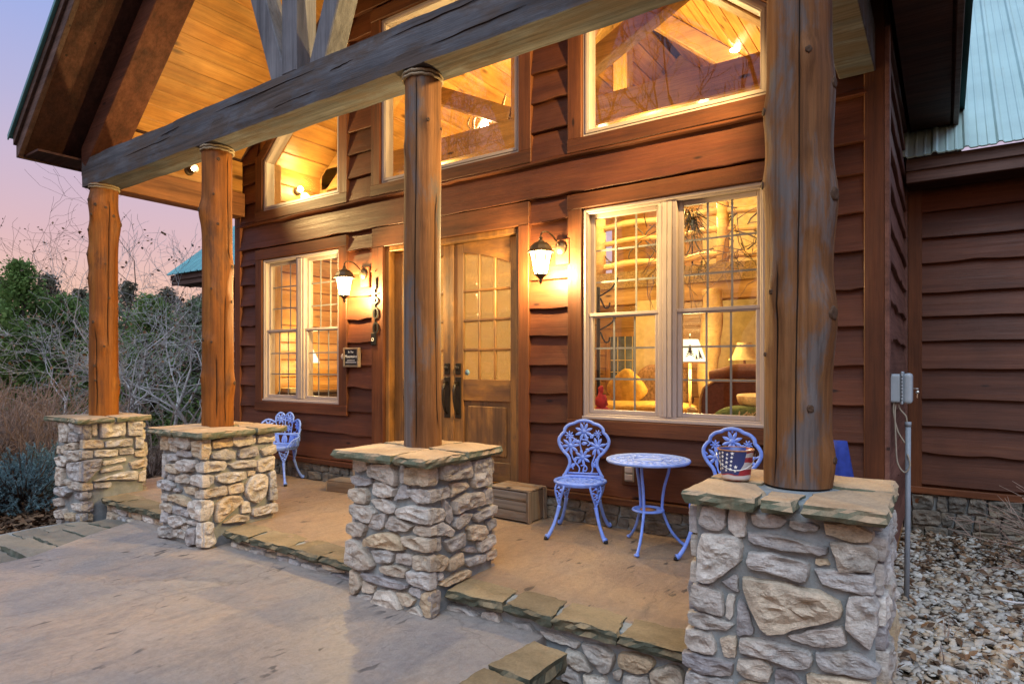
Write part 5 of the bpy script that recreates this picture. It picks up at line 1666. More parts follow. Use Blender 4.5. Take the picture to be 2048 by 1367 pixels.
# ================================================================ crate and low box
def crate(x0, x1, y0, y1, z1, rz, label, name='wooden_crate'):
    cx, cy = (x0 + x1) / 2, (y0 + y1) / 2
    root = tag(empty(name, (0, 0, 0)), label, 'crate')
    w, d = (x1 - x0) / 2, (y1 - y0) / 2
    nb = 3
    for i in range(nb):
        a, b = .012 + (z1 - .02) * i / nb, .012 + (z1 - .02) * (i + 1) / nb - .005
        MB().box(-w + .016, w - .016, -d, -d + .014, a, b).build('front_slat', M['crate'], root, bevel=.003)
        MB().box(-w + .016, w - .016, d - .014, d, a, b).build('back_slat', M['crate'], root, bevel=.003)
    for s in (-1, 1):
        MB().box(min(s * w, s * (w - .015)), max(s * w, s * (w - .015)), -d - .004, d + .004, .008, z1 - .006).build('end_panel', M['crate_z'], root, bevel=.003)
        for t in (-1, 1):
            yy = t * (d - .02)
            a, b = sorted((s * (w + .001), s * (w + .014)))
            MB().box(a, b, yy - .024, yy + .024, .0, z1).build('end_cleat', M['crate_z'], root, bevel=.003)
    for i in range(3):
        a = -d - .005 + (2 * d + .01) * i / 3
        MB().box(-w - .006, w + .006, a, a + (2 * d + .01) / 3 - .004, z1 - .004, z1 + .012).build('lid_slat', M['crate'], root, bevel=.003)
    MB().box(-.02, .018, -d - .006, -d + .03, z1 + .0125, z1 + .0145).build('hasp', M['bronze'], root)
    mb = MB()
    mb.tube([(-w + .015, -d - .003, z1 * .72), (w - .015, -d - .003, z1 * .70)], .002, 5)
    mb.build('wire_band', M['bronze'], root)
    root.location = (cx, cy, 0); root.rotation_euler = (0, 0, R(rz))
    return root
crate(-3.22, -2.82, 4.335, 4.60, .262, -2, 'old slatted wooden crate on the porch to the right of the door')
def low_box():
    root = tag(empty('low_wooden_box', (0, 0, 0)), 'low wooden box lying on the porch left of the door', 'box')
    MB().box(-.21, .21, -.10, -.085, 0, .10).build('front_board', M['crate'], root, bevel=.004)
    MB().box(-.21, .21, .085, .10, 0, .10).build('back_board', M['crate'], root, bevel=.004)
    for s in (-1, 1):
        a, b = sorted((s * .21, s * .226))
        MB().box(a, b, -.104, .104, 0, .104).build('end_board', M['crate_z'], root, bevel=.004)
    for k in range(2):
        MB().box(-.208, .208, -.098 + .1 * k, -.004 + .1 * k, .101, .116).build('lid_board', M['crate'], root, bevel=.004)
    root.location = (-5.10, 4.42, 0); root.rotation_euler = (0, 0, R(8))
low_box()

# ================================================================ flag bucket
def bucket():
    c = (-.775, 2.90, .792)
    root = tag(empty('metal_bucket', c), 'small metal bucket printed with stars and stripes on the nearest pier', 'bucket')
    t = NT('flag_print')
    tc = t.n("ShaderNodeTexCoord")
    sp = t.n("ShaderNodeSeparateXYZ")
    mp = t.n("ShaderNodeMapping"); mp.inputs['Location'].default_value = (-c[0], -c[1], -c[2])
    t.l(tc.outputs['Object'], mp.inputs[0]); t.l(mp.outputs[0], sp.inputs[0])
    wob = t.noise(t.coords((9, 9, 9), False), 1, 2)
    add = t.n("ShaderNodeMath", operation='MULTIPLY_ADD'); add.inputs[1].default_value = .05
    t.l(wob, add.inputs[0]); t.l(sp.outputs['Z'], add.inputs[2])
    mod = t.n("ShaderNodeMath", operation='MULTIPLY'); mod.inputs[1].default_value = 20
    t.l(add.outputs[0], mod.inputs[0])
    frc = t.n("ShaderNodeMath", operation='FRACT'); t.l(mod.outputs[0], frc.inputs[0])
    stripe = t.ramp(frc.outputs[0], [(.49, (.36, .03, .045)), (.51, (.60, .58, .58))], 'CONSTANT')
    # canton on the side that faces the steps
    ax = t.n("ShaderNodeVectorMath", operation='DOT_PRODUCT'); ax.inputs[1].default_value = (.96, .28, -.35)
    t.l(mp.outputs[0], ax.inputs[0])
    ad2 = t.n("ShaderNodeMath", operation='MULTIPLY_ADD'); ad2.inputs[1].default_value = .03
    t.l(wob, ad2.inputs[0]); t.l(ax.outputs['Value'], ad2.inputs[2])
    can = t.ramp(ad2.outputs[0], [(.0, 1.0), (.012, 0.0)], 'CONSTANT')
    low = t.ramp(add.outputs[0], [(0, 0.0), (.052, 1.0)], 'CONSTANT')
    col = t.mix(t.mix(1.0, can, low, 'MULTIPLY'), stripe, (.035, .055, .20))
    t.color(col); t.set(Roughness=.35, Metallic=.1, Specular_IOR_Level=.5)
    mb = MB().lathe([(.055, .004), (.058, 0), (.062, .012), (.076, .128), (.0795, .132), (.076, .136), (.072, .132), (.060, .02), (.0, .016)], c, 40, cap=False)
    body = mb.build('body', t.m, root)
    MB().tube([(c[0] + .0775 * math.cos(2 * math.pi * k / 40), c[1] + .0775 * math.sin(2 * math.pi * k / 40), c[2] + .134) for k in range(40)], .0035, 6, close=True).build('rim', M['rust'], root)
    # printed stars on the canton
    tcam = Vector((-c[0], -c[1])).normalized(); a0 = math.atan2(tcam.y, tcam.x)
    rs = random.Random(4)
    k = 0
    for row in range(5):
        for colm in range(5):
            z = .045 + .018 * row + (.006 if colm % 2 else 0)
            a = a0 - 1.25 + .30 * colm + .04 * row
            if a > a0 + .02: continue
            rr = .0585 + (.076 - .0585) * z / .13 + .0022
            d = Vector((math.cos(a), math.sin(a), 0)); w = Vector((-math.sin(a), math.cos(a), 0)); u = Vector((0, 0, 1))
            o = Vector(c) + d * rr + u * z
            s_ = .0075 if k % 3 else .0095
            pts = []
            for i in range(10):
                q = s_ if i % 2 == 0 else s_ * .42
                t_ = math.pi / 2 + i * math.pi / 5 + rs.uniform(-.2, .2) * (i == 0)
                pts.append(o + w * (q * math.cos(t_)) + u * (q * math.sin(t_)))
            MB().add(pts, [tuple(range(10))]).build('printed_star', M['white'], body)
            k += 1
    pts = []
    right = Vector((-tcam.y, tcam.x, 0)); fwd = Vector((tcam.x, tcam.y, 0))
    for i in range(15):
        t_ = math.pi * i / 14
        pts.append(Vector(c) + right * (-.082 * math.cos(t_)) + fwd * (.075 * math.sin(t_) + .012) + Vector((0, 0, .118 - .068 * math.sin(t_))))
    MB().tube(pts, .0022, 6).build('wire_handle', M['silver'], root)
bucket()

# ---- blue cloth bag leaning behind the nearest post
def bag():
    root = tag(empty('blue_bag', (-.47, 3.95, 0)), 'deep blue folded cloth bag standing behind the nearest log post', 'bag')
    mb = MB()
    vs = []; n = 16; rows = 12
    for i in range(rows + 1):
        z = .88 * i / rows
        w = .10 - .055 * (i / rows) ** 1.6; d = .08 - .05 * (i / rows)
        for k in range(n):
            t = 2 * math.pi * k / n
            q = 1 + .18 * math.sin(t * 5 + i * .25)
            vs.append((-.46 + w * q * math.cos(t) - .035 * i / rows, 3.95 + d * q * math.sin(t), z))
    fs = [(i * n + k, i * n + (k + 1) % n, (i + 1) * n + (k + 1) % n, (i + 1) * n + k) for i in range(rows) for k in range(n)]
    fs.append(tuple(rows * n + k for k in range(n)))
    mb.add(vs, fs, True)
    mb.build('cloth', plain('royal_blue_cloth', (.022, .045, .26), .75, 0, .3, .2, 25), root)
bag()

# ================================================================ small things on the walls
def text(body, size, loc, mat, parent, name, depth=.004, sx=1.0):
    """lettering turned into a plain mesh, standing upright and facing -y"""
    cu = bpy.data.curves.new(name, 'FONT')
    cu.body = body; cu.size = size; cu.extrude = depth / 2; cu.align_x = 'CENTER'; cu.align_y = 'CENTER'
    tmp = bpy.data.objects.new(name + '_outline', cu)
    me = bpy.data.meshes.new_from_object(tmp)
    bpy.data.objects.remove(tmp); bpy.data.curves.remove(cu)
    me.transform(Matrix.Translation(Vector(loc)) @ Matrix.Rotation(R(90), 4, 'X') @ Matrix.Diagonal((sx, 1, 1, 1)))
    me.name = name
    me.materials.clear(); me.materials.append(mat)
    o = bpy.data.objects.new(name, me)
    COL.objects.link(o)
    attach(o, parent)
    return o
hn = tag(empty('house_number', (-4.93, WY - .035, 1.75)), 'house number 1500 in metal digits down the door casing', 'house number')
for i, dgt in enumerate('1500'):
    text(dgt, .17, (-4.915, WY - .056, 2.155 - .155 * i), M['iron'], hn, 'digit', .008, 1.15)
MB().lathe([(.004, 0), (.008, .006), (.004, .016)], (-4.925, WY - .055, 2.285), 10).build('screw_hook', M['iron'], hn)
# (digits sit on standoffs)
MB().box(-4.927, -4.923, WY - .060, WY - .043, 1.66, 2.2).build('standoff', M['iron'], hn)

db = tag(empty('doorbell', (-4.955, WY - .04, 1.585)), 'black doorbell with a pale ring below the house number', 'doorbell')
MB().box(-4.985, -4.915, WY - .062, WY - .033, 1.515, 1.645).build('housing', M['iron'], db, bevel=.006)
MB().tube([(-4.952 + .014 * math.cos(2 * math.pi * k / 20), WY - .064, 1.575 + .016 * math.sin(2 * math.pi * k / 20)) for k in range(20)], .0035, 6, close=True).build('button_ring', M['white'], db)

sg = tag(empty('quote_sign', (-5.29, WY - .05, 1.38)), 'small black wooden sign reading Mountains beside the left window', 'sign')
fx0, fx1, fz0, fz1 = -5.405, -5.165, 1.285, 1.495
mb = MB(); frame_rect(mb, fx0, fx1, fz0, fz1, .02, WY - .075, WY - .032)
mb.build('frame', M['crate'], sg, bevel=.003)
MB().box(fx0 + .018, fx1 - .018, WY - .066, WY - .034, fz0 + .018, fz1 - .018).build('board', M['black'], sg)
text('In The', .032, ((fx0 + fx1) / 2, WY - .068, 1.448), M['white'], sg, 'lettering', .002)
text('Mountains', .046, ((fx0 + fx1) / 2, WY - .068, 1.40), M['white'], sg, 'lettering', .002)
for z, w in ((1.358, .062), (1.336, .085)):
    MB().box((fx0 + fx1) / 2 - w, (fx0 + fx1) / 2 + w, WY - .0675, WY - .066, z - .003, z + .003).build('fine_print_line', M['white'], sg)
tmr = tag(empty('thermometer_disc', (-5.45, WY - .04, 1.395)), 'small pale disc on the left window frame', 'thermometer')
MB().lathe([(.03, 0), (.034, -.012), (.02, -.016)], (-5.437, WY - .034, 1.40), 18, axis='Y').build('dial', M['vinyl'], tmr)

ou = tag(empty('outlet', (-2.05, WY - .03, .45)), 'weathered outdoor socket plate low on the wall under the table', 'outlet')
MB().box(-2.125, -1.985, WY - .045, WY - .008, .355, .545).build('backing_block', M['trim_z'], ou, bevel=.004)
MB().box(-2.095, -2.015, WY - .056, WY - .044, .385, .515).build('cover_plate', M['muntin'], ou, bevel=.004)
for z in (.42, .48):
    MB().box(-2.088, -2.022, WY - .066, WY - .055, z - .022, z + .022).build('flip_cover', M['vinyl'], ou, bevel=.003)

# ---- grey utility box, keys, cables, conduit on the side wall
X0 = XR + .028
ub = tag(empty('utility_box', (X0, 4.92, 1.15)), 'grey plastic utility box with a key hanging on the side wall', 'utility box')
MB().box(X0 - .02, X0 + .05, 4.86, 5.03, 1.055, 1.245).build('back_half', M['greybox'], ub, bevel=.015, seg=3)
MB().box(X0 + .048, X0 + .062, 4.852, 5.038, 1.045, 1.262).build('flange', M['greybox'], ub, bevel=.005)
MB().box(X0 + .06, X0 + .112, 4.858, 5.032, 1.05, 1.25).build('cover', M['greybox'], ub, bevel=.02, seg=3)
for k in range(8):
    MB().box(X0 + .05, X0 + .06, 4.8505, 4.853, 1.07 + .022 * k, 1.076 + .022 * k).build('flange_slot', M['iron'], ub)
ky = MB()
ky.tube([(X0 + .112, 4.93, 1.15), (X0 + .135, 4.93, 1.149), (X0 + .146, 4.93, 1.148)], .003, 6)
ky.lathe([(.011, -.0015), (.011, .0015)], (X0 + .139, 4.93, 1.126), 14, axis='Y')
ky.box(X0 + .1355, X0 + .1405, 4.9285, 4.9315, 1.088, 1.118)
ky.box(X0 + .1335, X0 + .137, 4.9285, 4.9315, 1.094, 1.098)
ky.build('key', M['silver'], ub)
for i, pts in enumerate(([(X0 + .03, 4.9, 1.06), (X0 + .045, 4.89, 1.01), (X0 + .075, 4.885, .97), (X0 + .082, 4.89, .92)],
                         [(X0 + .02, 4.9, 1.06), (X0 + .015, 4.88, .98), (X0 + .02, 4.875, .8), (X0 + .03, 4.87, .66), (X0 + .07, 4.865, .6), (X0 + .10, 4.865, .65), (X0 + .085, 4.88, .72)],
                         [(X0 + .01, 4.885, 1.06), (X0 + .006, 4.88, .99), (X0 + .03, 4.88, .87), (X0 + .07, 4.89, .79)])):
    MB().tube(smooth_path(pts, 5), .0055, 6).build('cable', M['cable'], ub)
cd = tag(empty('conduit', (X0 + .08, 4.9, -.25)), 'grey conduit pipe running down from the utility box to the gravel', 'pipe')
MB().tube([(X0 + .088, 4.9, .925), (X0 + .086, 4.9, .3), (X0 + .078, 4.9, -.35)], .0165, 14).build('pipe', M['conduit'], cd)
MB().tube([(X0 + .088, 4.9, .90), (X0 + .088, 4.9, .93)], .019, 14).build('collar', M['conduit'], cd)

# ================================================================ the lit rooms behind the windows
M['cream'] = plain('cream_plaster', (.52, .39, .19), .85, 0, .2, .12, 12, .2)
M['floorwood'] = wood('interior_floor', (.16, .07, .025), (.28, .13, .05), (.36, .18, .08), 'X', .4, .03)
M['tim_x'] = wood('interior_timber', (.20, .095, .026), (.34, .18, .052), (.42, .25, .085), 'X', .5, .05, .35, (.85, 1.1), .2, 6)
M['tim_z'] = wood('interior_timber_upright', (.20, .095, .026), (.34, .18, .052), (.42, .25, .085), 'Z', .5, .05, .35, (.85, 1.1), .2, 6)
M['bark_band'] = plain('bark_carved_band', (.24, .15, .06), .9, 0, .2, .4, 60, .8)
M['dusk_pane'] = plain('dusk_dark_pane', (.06, .085, .12), .12, 0, .5, .35, 9)
M['suede'] = plain('brown_suede', (.16, .062, .028), .9, 0, .2, .15, 40, .1)
M['fringe'] = plain('gold_piping', (.55, .36, .13), .8, 0, .2, .2, 60)
M['mustard'] = plain('mustard_cushion', (.40, .22, .045), .85, 0, .2, .2, 25, .1)
M['paisley'] = plain('paisley_fabric', (.28, .15, .065), .9, 0, .2, .4, 34, .1)
M['green'] = plain('moss_green_cushion', (.10, .12, .03), .9, 0, .2, .4, 40, .2)
M['red'] = plain('red_cloth', (.40, .04, .05), .85, 0, .2, .2, 20, .1)
M['shade'] = emit('lit_parchment_shade', (1.0, .82, .48), 1.0)
M['shade_dim'] = plain('tan_lamp_shade', (.42, .31, .15), .8, 0, .2, .15, 30)
M['darkwood'] = wood('dark_dresser', (.03, .015, .008), (.06, .03, .015), (.09, .045, .02), 'Y', .45, .02)
M['antler'] = plain('antler', (.34, .25, .14), .55, 0, .4, .25, 12)
M['needle'] = plain('dark_pine_needle', (.05, .055, .02), .8, 0, .2, .3, 30)
FZ = .25
XI0, XI1, YI0, YI1 = -7.33, -.47, WY + .165, 11.0
room = empty('interior_room', (CX, 8, FZ), cabin)
MB().box(XI0 - .1, XI1 + .1, WY + .16, YI1 + .1, FZ - .08, FZ).build('floor', M['floorwood'], room)
# left wall: square-edged logs-siding planks, one object each
for k in range(17):
    z = FZ + .19 + .235 * (k - 1)
    for (a, b) in ((YI0, YI1),):
        mb = MB()
        x = XI0
        vs = []
        for y in (a, b):
            vs += [(x, y, z), (x + .022, y, z + .012), (x + .03, y, z + .12), (x + .022, y, z + .222), (x, y, z + .234)]
        mb.add(vs, [(i, i + 1, i + 6, i + 5) for i in range(4)])
        if z < zc(XI0) - .2: mb.build('wall_plank', M['pine_y'], room)
MB().box(XI0 - .1, XI0 - .001, WY + .16, YI1, FZ - .1, zc(XI0 - .05)).build('left_wall', M['pine_y'], room)
MB().box(XI1, XI1 + .05, YI0, YI1, FZ - .1, zc(XI1) - .02).build('right_wall', M['cream'], room)
# back wall with an upper window opening left free
mb = MB()
def gable(a, b, lo, y0=YI1, y1=YI1 + .1):
    ps = [(a, lo), (b, lo), (b, zc(b))]
    if a < CX < b: ps.append((CX, zc(CX)))
    ps.append((a, zc(a)))
    mb.prism(ps, (0, y0, 0), (1, 0, 0), (0, 0, 1), (0, 1, 0), y1 - y0)
gable(XI0, -5.95, FZ); gable(-5.25, -3.5, FZ)
mb.box(-5.95, -5.25, YI1, YI1 + .1, FZ, 2.95); mb.prism([(-5.95, 4.0), (-5.25, 4.0), (-5.25, zc(-5.25)), (-5.95, zc(-5.95))], (0, YI1, 0), (1, 0, 0), (0, 0, 1), (0, 1, 0), .1)
mb.build('back_wall', M['pine_x'], room)
for k in range(14):
    z = FZ + .25 * k
    for a, b in ((XI0 + .04, -5.97), (-5.23, -3.5)):
        MB().box(a, b, YI1 - .025, YI1 - .002, z, z + .235).build('wall_plank', M['pine_x'], room, bevel=.012)
    if z < 2.7 or z > 3.95: MB().box(-5.965, -5.235, YI1 - .025, YI1 - .002, z, z + .235).build('wall_plank', M['pine_x'], room, bevel=.012)
mb = MB(); gable(-3.5, XI1, FZ, YI1 - .03, YI1 + .08)
mb.build('plaster_wall', M['cream'], room)
for k in range(1, 3):
    MB().box(-5.95 + .7 * k / 3 - .012, -5.95 + .7 * k / 3 + .012, YI1 + .02, YI1 + .05, 2.95, 4.0).build('window_bar', M['vinyl'], room)
    MB().box(-5.95, -5.25, YI1 + .055, YI1 + .085, 2.95 + 1.05 * k / 3 - .012, 2.95 + 1.05 * k / 3 + .012).build('window_bar', M['vinyl'], room)
# lower far window; the dusk outside is put into the pane's colour
MB().box(-5.25, -4.5, YI1 - .06, YI1 - .045, .96, 1.85).build('far_pane', M['dusk_pane'], room)
mb = MB(); frame_rect(mb, -5.33, -4.42, .88, 1.93, .08, YI1 - .09, YI1 - .026)
mb.build('far_window_frame', M['pine_z'], room)
for k in range(1, 5): MB().box(-5.25 + .75 * k / 5 - .008, -5.25 + .75 * k / 5 + .008, YI1 - .07, YI1 - .061, .96, 1.85).build('window_bar', M['cream'], room)
for k in range(1, 4): MB().box(-5.25, -4.5, YI1 - .0795, YI1 - .0705, .96 + .89 * k / 4 - .008, .96 + .89 * k / 4 + .008).build('window_bar', M['cream'], room)
# ceiling boards inside
for side in (-1, 1):
    e = XI0 if side < 0 else XI1
    tot = abs(CX - e) * sl_len
    n = int(tot / .26)
    for i in range(n):
        xs = sorted((e - side * (i * .26) / sl_len, e - side * ((i + 1) * .26 - .012) / sl_len))
        p = [(xs[0], zc(xs[0]) - .03), (xs[1], zc(xs[1]) - .03), (xs[1], zc(xs[1]) - .004), (xs[0], zc(xs[0]) - .004)]
        MB().prism(p, (0, YI0, 0), (1, 0, 0), (0, 0, 1), (0, 1, 0), YI1 - YI0).build('ceiling_plank', M['pine_y'], room, bevel=.006)
# timber trusses
def in_truss(y, tie):
    for side in (-1, 1):
        e = XI0 if side < 0 else XI1
        p = [(e, zc(e) - .34), (CX, zc(CX) - .34), (CX, zc(CX) - .035), (e, zc(e) - .035)]
        MB().prism(p, (0, y, 0), (1, 0, 0), (0, 0, 1), (0, 1, 0), .22).build('truss_rafter', M['tim_x'], room, bevel=.01)
        xq = CX + side * 1.9
        b0, b1 = Vector((CX + side * .15, y + .11, tie + .35)), Vector((xq, y + .11, zc(xq) - .3))
        MB().bar(b0, b1, .2, .18, (0, 1, 0)).build('truss_brace', M['tim_x'], room, bevel=.01)
    MB().box(XI0 + .05, XI1 - .05, y - .0, y + .24, tie, tie + .30).build('tie_beam', M['tim_x'], room, bevel=.012)
    MB().box(CX - .11, CX + .11, y + .01, y + .23, tie + .3, zc(CX) - .2).build('king_post', M['tim_z'], room, bevel=.012)
in_truss(5.8, 3.77)
in_truss(8.45, 4.9)
MB().box(XI0 + .0, XI0 + .22, YI0 + .01, YI0 + .2, FZ, 3.9).build('corner_post', M['tim_z'], room, bevel=.01)
MB().box(XI0 + .03, XI0 + .4, YI0 + .5, YI0 + .72, FZ + 2.45, FZ + 2.7).build('tie_beam', M['tim_x'], room, bevel=.01)
# loft: beam with bark band, floor, log rail
MB().box(XI0, XI1, 8.42, 8.62, 2.18, 2.64).build('loft_beam', M['tim_x'], room, bevel=.012)
MB().box(XI0, XI1, 8.395, 8.419, 2.42, 2.655).build('bark_band', M['bark_band'], room)
MB().box(XI0, XI1, 8.62, YI1, 2.45, 2.62).build('loft_floor', M['pine_x'], room)
for x in (-5.6, -4.26, -3.05, -2.45, -1.3):
    MB().tube([(x, 8.52, 2.62), (x + .01, 8.52, 3.0), (x, 8.52, 3.48)], [.085, .08, .08], 14).build('rail_post', M['log_in'], room)
for z, r_ in ((3.36, .05), (2.78, .05), (3.12, .04)):
    pts = [(-7.2 + 6.7 * i / 30, 8.52, z + .018 * math.sin(i * 1.3)) for i in range(31)]
    MB().tube(pts, [r_ * (1 + .12 * math.sin(i * 2.2)) for i in range(31)], 10).build('log_rail', M['log_in'], room)
rr_ = random.Random(9)
for k in range(16):
    x = -5.4 + .27 * k
    MB().tube(smooth_path([(x, 8.52, 2.8), (x + rr_.uniform(-.2, .2), 8.5, 2.95), (x + rr_.uniform(-.25, .25), 8.53, 3.15), (x + rr_.uniform(-.3, .3), 8.52, 3.34)], 3), .011, 5).build('rail_twig', M['bark_dark'], room)
# knotty trunk column and plaster pier under the loft
cv = []
for i in range(20):
    z = FZ + 1.95 * i / 19
    cv.append((-2.30 + .03 * math.sin(z * 4), 7.5 + .02 * math.sin(z * 3), z))
MB().tube(cv, [.12 * (1 + .16 * math.sin(i * 1.7) * (i % 3 == 0)) for i in range(20)], 14).build('trunk_column', M['log_in'], room)
MB().box(-3.55, -3.08, 8.2, 8.4, FZ, 2.2).build('plaster_pier', M['cream'], room)
MB().box(-1.75, -.5, 8.75, 8.85, FZ, 2.4).build('plaster_pier', M['cream'], room)
MB().lathe([(.08, 0), (.08, .006)], (-4.1, 9.3, 2.44), 18).build('downlight', emit('lit_downlight', (1, .82, .52), 14), room)
for x in (-2.93, -1.88, -5.2):
    MB().lathe([(.035, -.03), (.045, -.02), (.045, .0)], (x, 5.92, 3.77), 14).build('downlight', M['bulb'], room)
MB().lathe([(.06, 0), (.06, .01)], (-2.23, 8.3, 5.36), 14).build('downlight', M['bulb'], room)

def lamp_light(name, loc, power, parent, col=(1.0, .73, .28), soft=.12):
    ld = bpy.data.lights.new(name, 'POINT')
    ld.energy = power; ld.color = col; ld.shadow_soft_size = soft
    o = bpy.data.objects.new(name, ld)
    COL.objects.link(o); o.location = loc
    attach(o, parent)
IP = .46
lamp_light('downlight_glow', (-4.1, 9.3, 2.3), 150 * IP, room)
lamp_light('beam_light_glow', (-2.4, 5.92, 3.60), 70 * IP, room)
lamp_light('beam_light_glow', (-5.2, 5.92, 3.60), 70 * IP, room)
lamp_light('upper_room_fill', (-3.4, 7.4, 4.6), 330 * IP, room)  # fill for the upper room, added without a fixture

# wall light high on the left
wl = tag(empty('wall_light', (-7.25, 5.41, 3.68)), 'small lit wall light seen through the upper left window', 'wall light')
MB().lathe([(.05, 0), (.05, .02), (.02, .04)], (-7.3, 5.41, 3.68), 16, axis='X').build('plate', M['lampmetal'], wl)
MB().blob((-7.22, 5.41, 3.7), (.035, .035, .04), 12, 8).build('globe', M['bulb'], wl)
lamp_light('wall_light_glow', (-7.12, 5.41, 3.72), 40 * IP, wl)
# loft bulb
lb = tag(empty('loft_lamp', (-3.02, 9.0, 2.62)), 'bright bare bulb lamp on the loft seen through the big window', 'lamp')
MB().tube([(-3.02, 9.0, 2.62), (-3.02, 9.0, 3.42)], .012, 8).build('stem', M['iron'], lb)
MB().blob((-3.02, 9.0, 3.47), (.045, .045, .055), 12, 8).build('bulb', M['bulb'], lb)
lamp_light('loft_glow', (-3.02, 8.9, 3.6), 130 * IP, lb)

# antler chandelier
def chandelier():
    c = Vector((-4.36, 6.5, 4.02))
    root = tag(empty('antler_chandelier', tuple(c)), 'antler chandelier with lit bulbs inside the upper middle window', 'chandelier')
    MB().tube([c + Vector((0, 0, 0)), c + Vector((0, 0, 1.9))], .008, 6).build('chain', M['iron'], root)
    r = random.Random(3)
    for k in range(9):
        a = 2 * math.pi * k / 9 + r.uniform(-.1, .1)
        d = Vector((math.cos(a), math.sin(a), 0))
        mb = MB()
        pts = smooth_path([c + d * .05 + Vector((0, 0, -.08)), c + d * .30 + Vector((0, 0, -.14)), c + d * .54 + Vector((0, 0, .0)), c + d * .60 + Vector((0, 0, .24)), c + d * .48 + Vector((0, 0, .46))], 4)
        n = len(pts)
        mb.tube(pts, [.03 * (1 - .8 * i / n) + .004 for i in range(n)], 8)
        for j, t in ((6, .2), (10, .17), (3, .12)):
            b = pts[j]
            w = d.cross(Vector((0, 0, 1)))
            mb.tube(smooth_path([b, b + d * .07 + Vector((0, 0, t * .5)) + w * .04 * (1 if j % 4 else -1), b + d * .05 + Vector((0, 0, t))], 3), [.014] * 3 + [.011] * 3 + [.003], 6)
        mb.build('antler', M['antler'], root)
        if k % 2 == 0:
            MB().blob(tuple(c + d * .46 + Vector((0, 0, .2))), (.05, .05, .075), 10, 8).build('bulb', M['bulb'], root)
    lamp_light('chandelier_glow', tuple(c + Vector((0, 0, .25))), 330 * IP, root, soft=.3)
chandelier()

# ---- furniture
def cushion(mb, c, rx, ry, rz, seed=0):
    mb.blob(c, (rx, ry, rz), 20, 10, .12, seed, power=.55)
def sofa():
    root = tag(empty('brown_sofa', (-1.2, 6.3, FZ)), 'brown suede sofa with gold piping, back to the big window', 'sofa')
    x0, x1 = -1.92, -.52
    pr = [(x0, FZ + .08), (x1, FZ + .08), (x1, 1.16), (x0 + .14, 1.16), (x0 + .03, 1.09), (x0, .98)]
    MB().prism(pr, (0, 5.95, 0), (1, 0, 0), (0, 0, 1), (0, 1, 0), .16).build('back_panel', M['suede'], root, bevel=.02, seg=2)
    pts = [(x0, 5.945, FZ + .1), (x0, 5.945, .98), (x0 + .03, 5.945, 1.09), (x0 + .14, 5.945, 1.16), (x1, 5.945, 1.165)]
    MB().tube(pts, .014, 8).build('piping', M['fringe'], root)
    MB().tube([(x0 + .05, 6.1, 1.2), (x0 + .3, 6.1, 1.235), (x1, 6.1, 1.225)], [.05, .085, .085], 12).build('back_roll', M['suede'], root)
    MB().box(x0 + .02, x1, 6.11, 6.9, FZ + .08, .70).build('seat', M['suede'], root, bevel=.05, seg=3)
    MB().box(x0 - .06, x0 + .16, 6.1, 6.9, FZ + .08, .86).build('armrest', M['mustard'], root, bevel=.05, seg=3)
    MB().prism([(0, 0), (.22, 0), (.14, .34), (.06, .36)], (x0 - .2, 5.98, FZ + .3), (1, 0, 0), (0, 0, 1), (0, 1, 0), .1).build('throw', M['cream'], root, bevel=.02)
sofa()
st_ = tag(empty('slab_table', (-1.0, 5.35, FZ)), 'round pale wooden slab table inside the big window', 'table')
MB().lathe([(.0, -.085), (.40, -.085), (.42, -.06), (.43, -.01), (.42, .0), (.0, .0)], (-1.0, 5.42, 1.065), 40).build('table_top', M['log_in'], st_)
MB().lathe([(.2, 0), (.08, .05), (.07, .6), (.12, .73)], (-1.0, 5.42, FZ), 20).build('pedestal', M['tim_z'], st_)
bn = tag(empty('window_bench', (-1.3, 5.05, FZ)), 'low bench under the big window inside', 'bench')
MB().box(-1.75, -.6, 4.90, 5.28, .66, .74).build('seat', M['tim_x'], bn, bevel=.01)
for x in (-1.7, -.7): MB().box(x, x + .07, 4.92, 5.26, FZ, .66).build('leg', M['tim_z'], bn)
pl = tag(empty('green_pillow', (-1.22, 5.05, .74)), 'moss green pillow with fern print at the big window sill', 'pillow')
mb = MB(); cushion(mb, (-1.20, 5.08, .855), .33, .17, .125, 2); mb.build('cushion', M['green'], pl)
r = random.Random(2)
mb = MB()
for k in range(26):
    a = r.uniform(-1, 1); 
    x = -1.20 + .26 * a; z = .935 + .03 * (1 - a * a) - r.uniform(0, .03)
    leafy(mb, (x, 4.93 + .03 * abs(a), z), (x + r.uniform(-.04, .04), 4.905 + .03 * abs(a), z - .05), .006, (0, -1, .3), .004)
mb.build('fern_print', M['fringe'], pl)
def chaise():
    root = tag(empty('mustard_chaise', (-3.0, 6.6, FZ)), 'mustard daybed behind the left half of the big window', 'daybed')
    mb = MB(); cushion(mb, (-2.85, 6.65, .80), .62, .36, .10, 5); mb.build('seat_cushion', M['mustard'], root)
    MB().box(-3.5, -2.3, 6.35, 7.0, FZ + .1, .71).build('base', M['paisley'], root, bevel=.04, seg=2)
    MB().tube([(-3.42, 6.33, .72), (-2.3, 6.33, .72)], .014, 6).build('piping', M['fringe'], root)
chaise()
yp = tag(empty('gold_pillow', (-3.05, 6.75, .88)), 'gold tasselled pillow standing on its corner on the daybed', 'pillow')
mb = MB().blob((0, 0, 0), (.20, .075, .20), 20, 10, .06, 3, power=.5)
mb.v = [(-3.05 + (x * .76 - z * .65), 6.78 + y, 1.03 + (x * .65 + z * .76)) for x, y, z in mb.v]
mb.build('cushion', M['mustard'], yp)
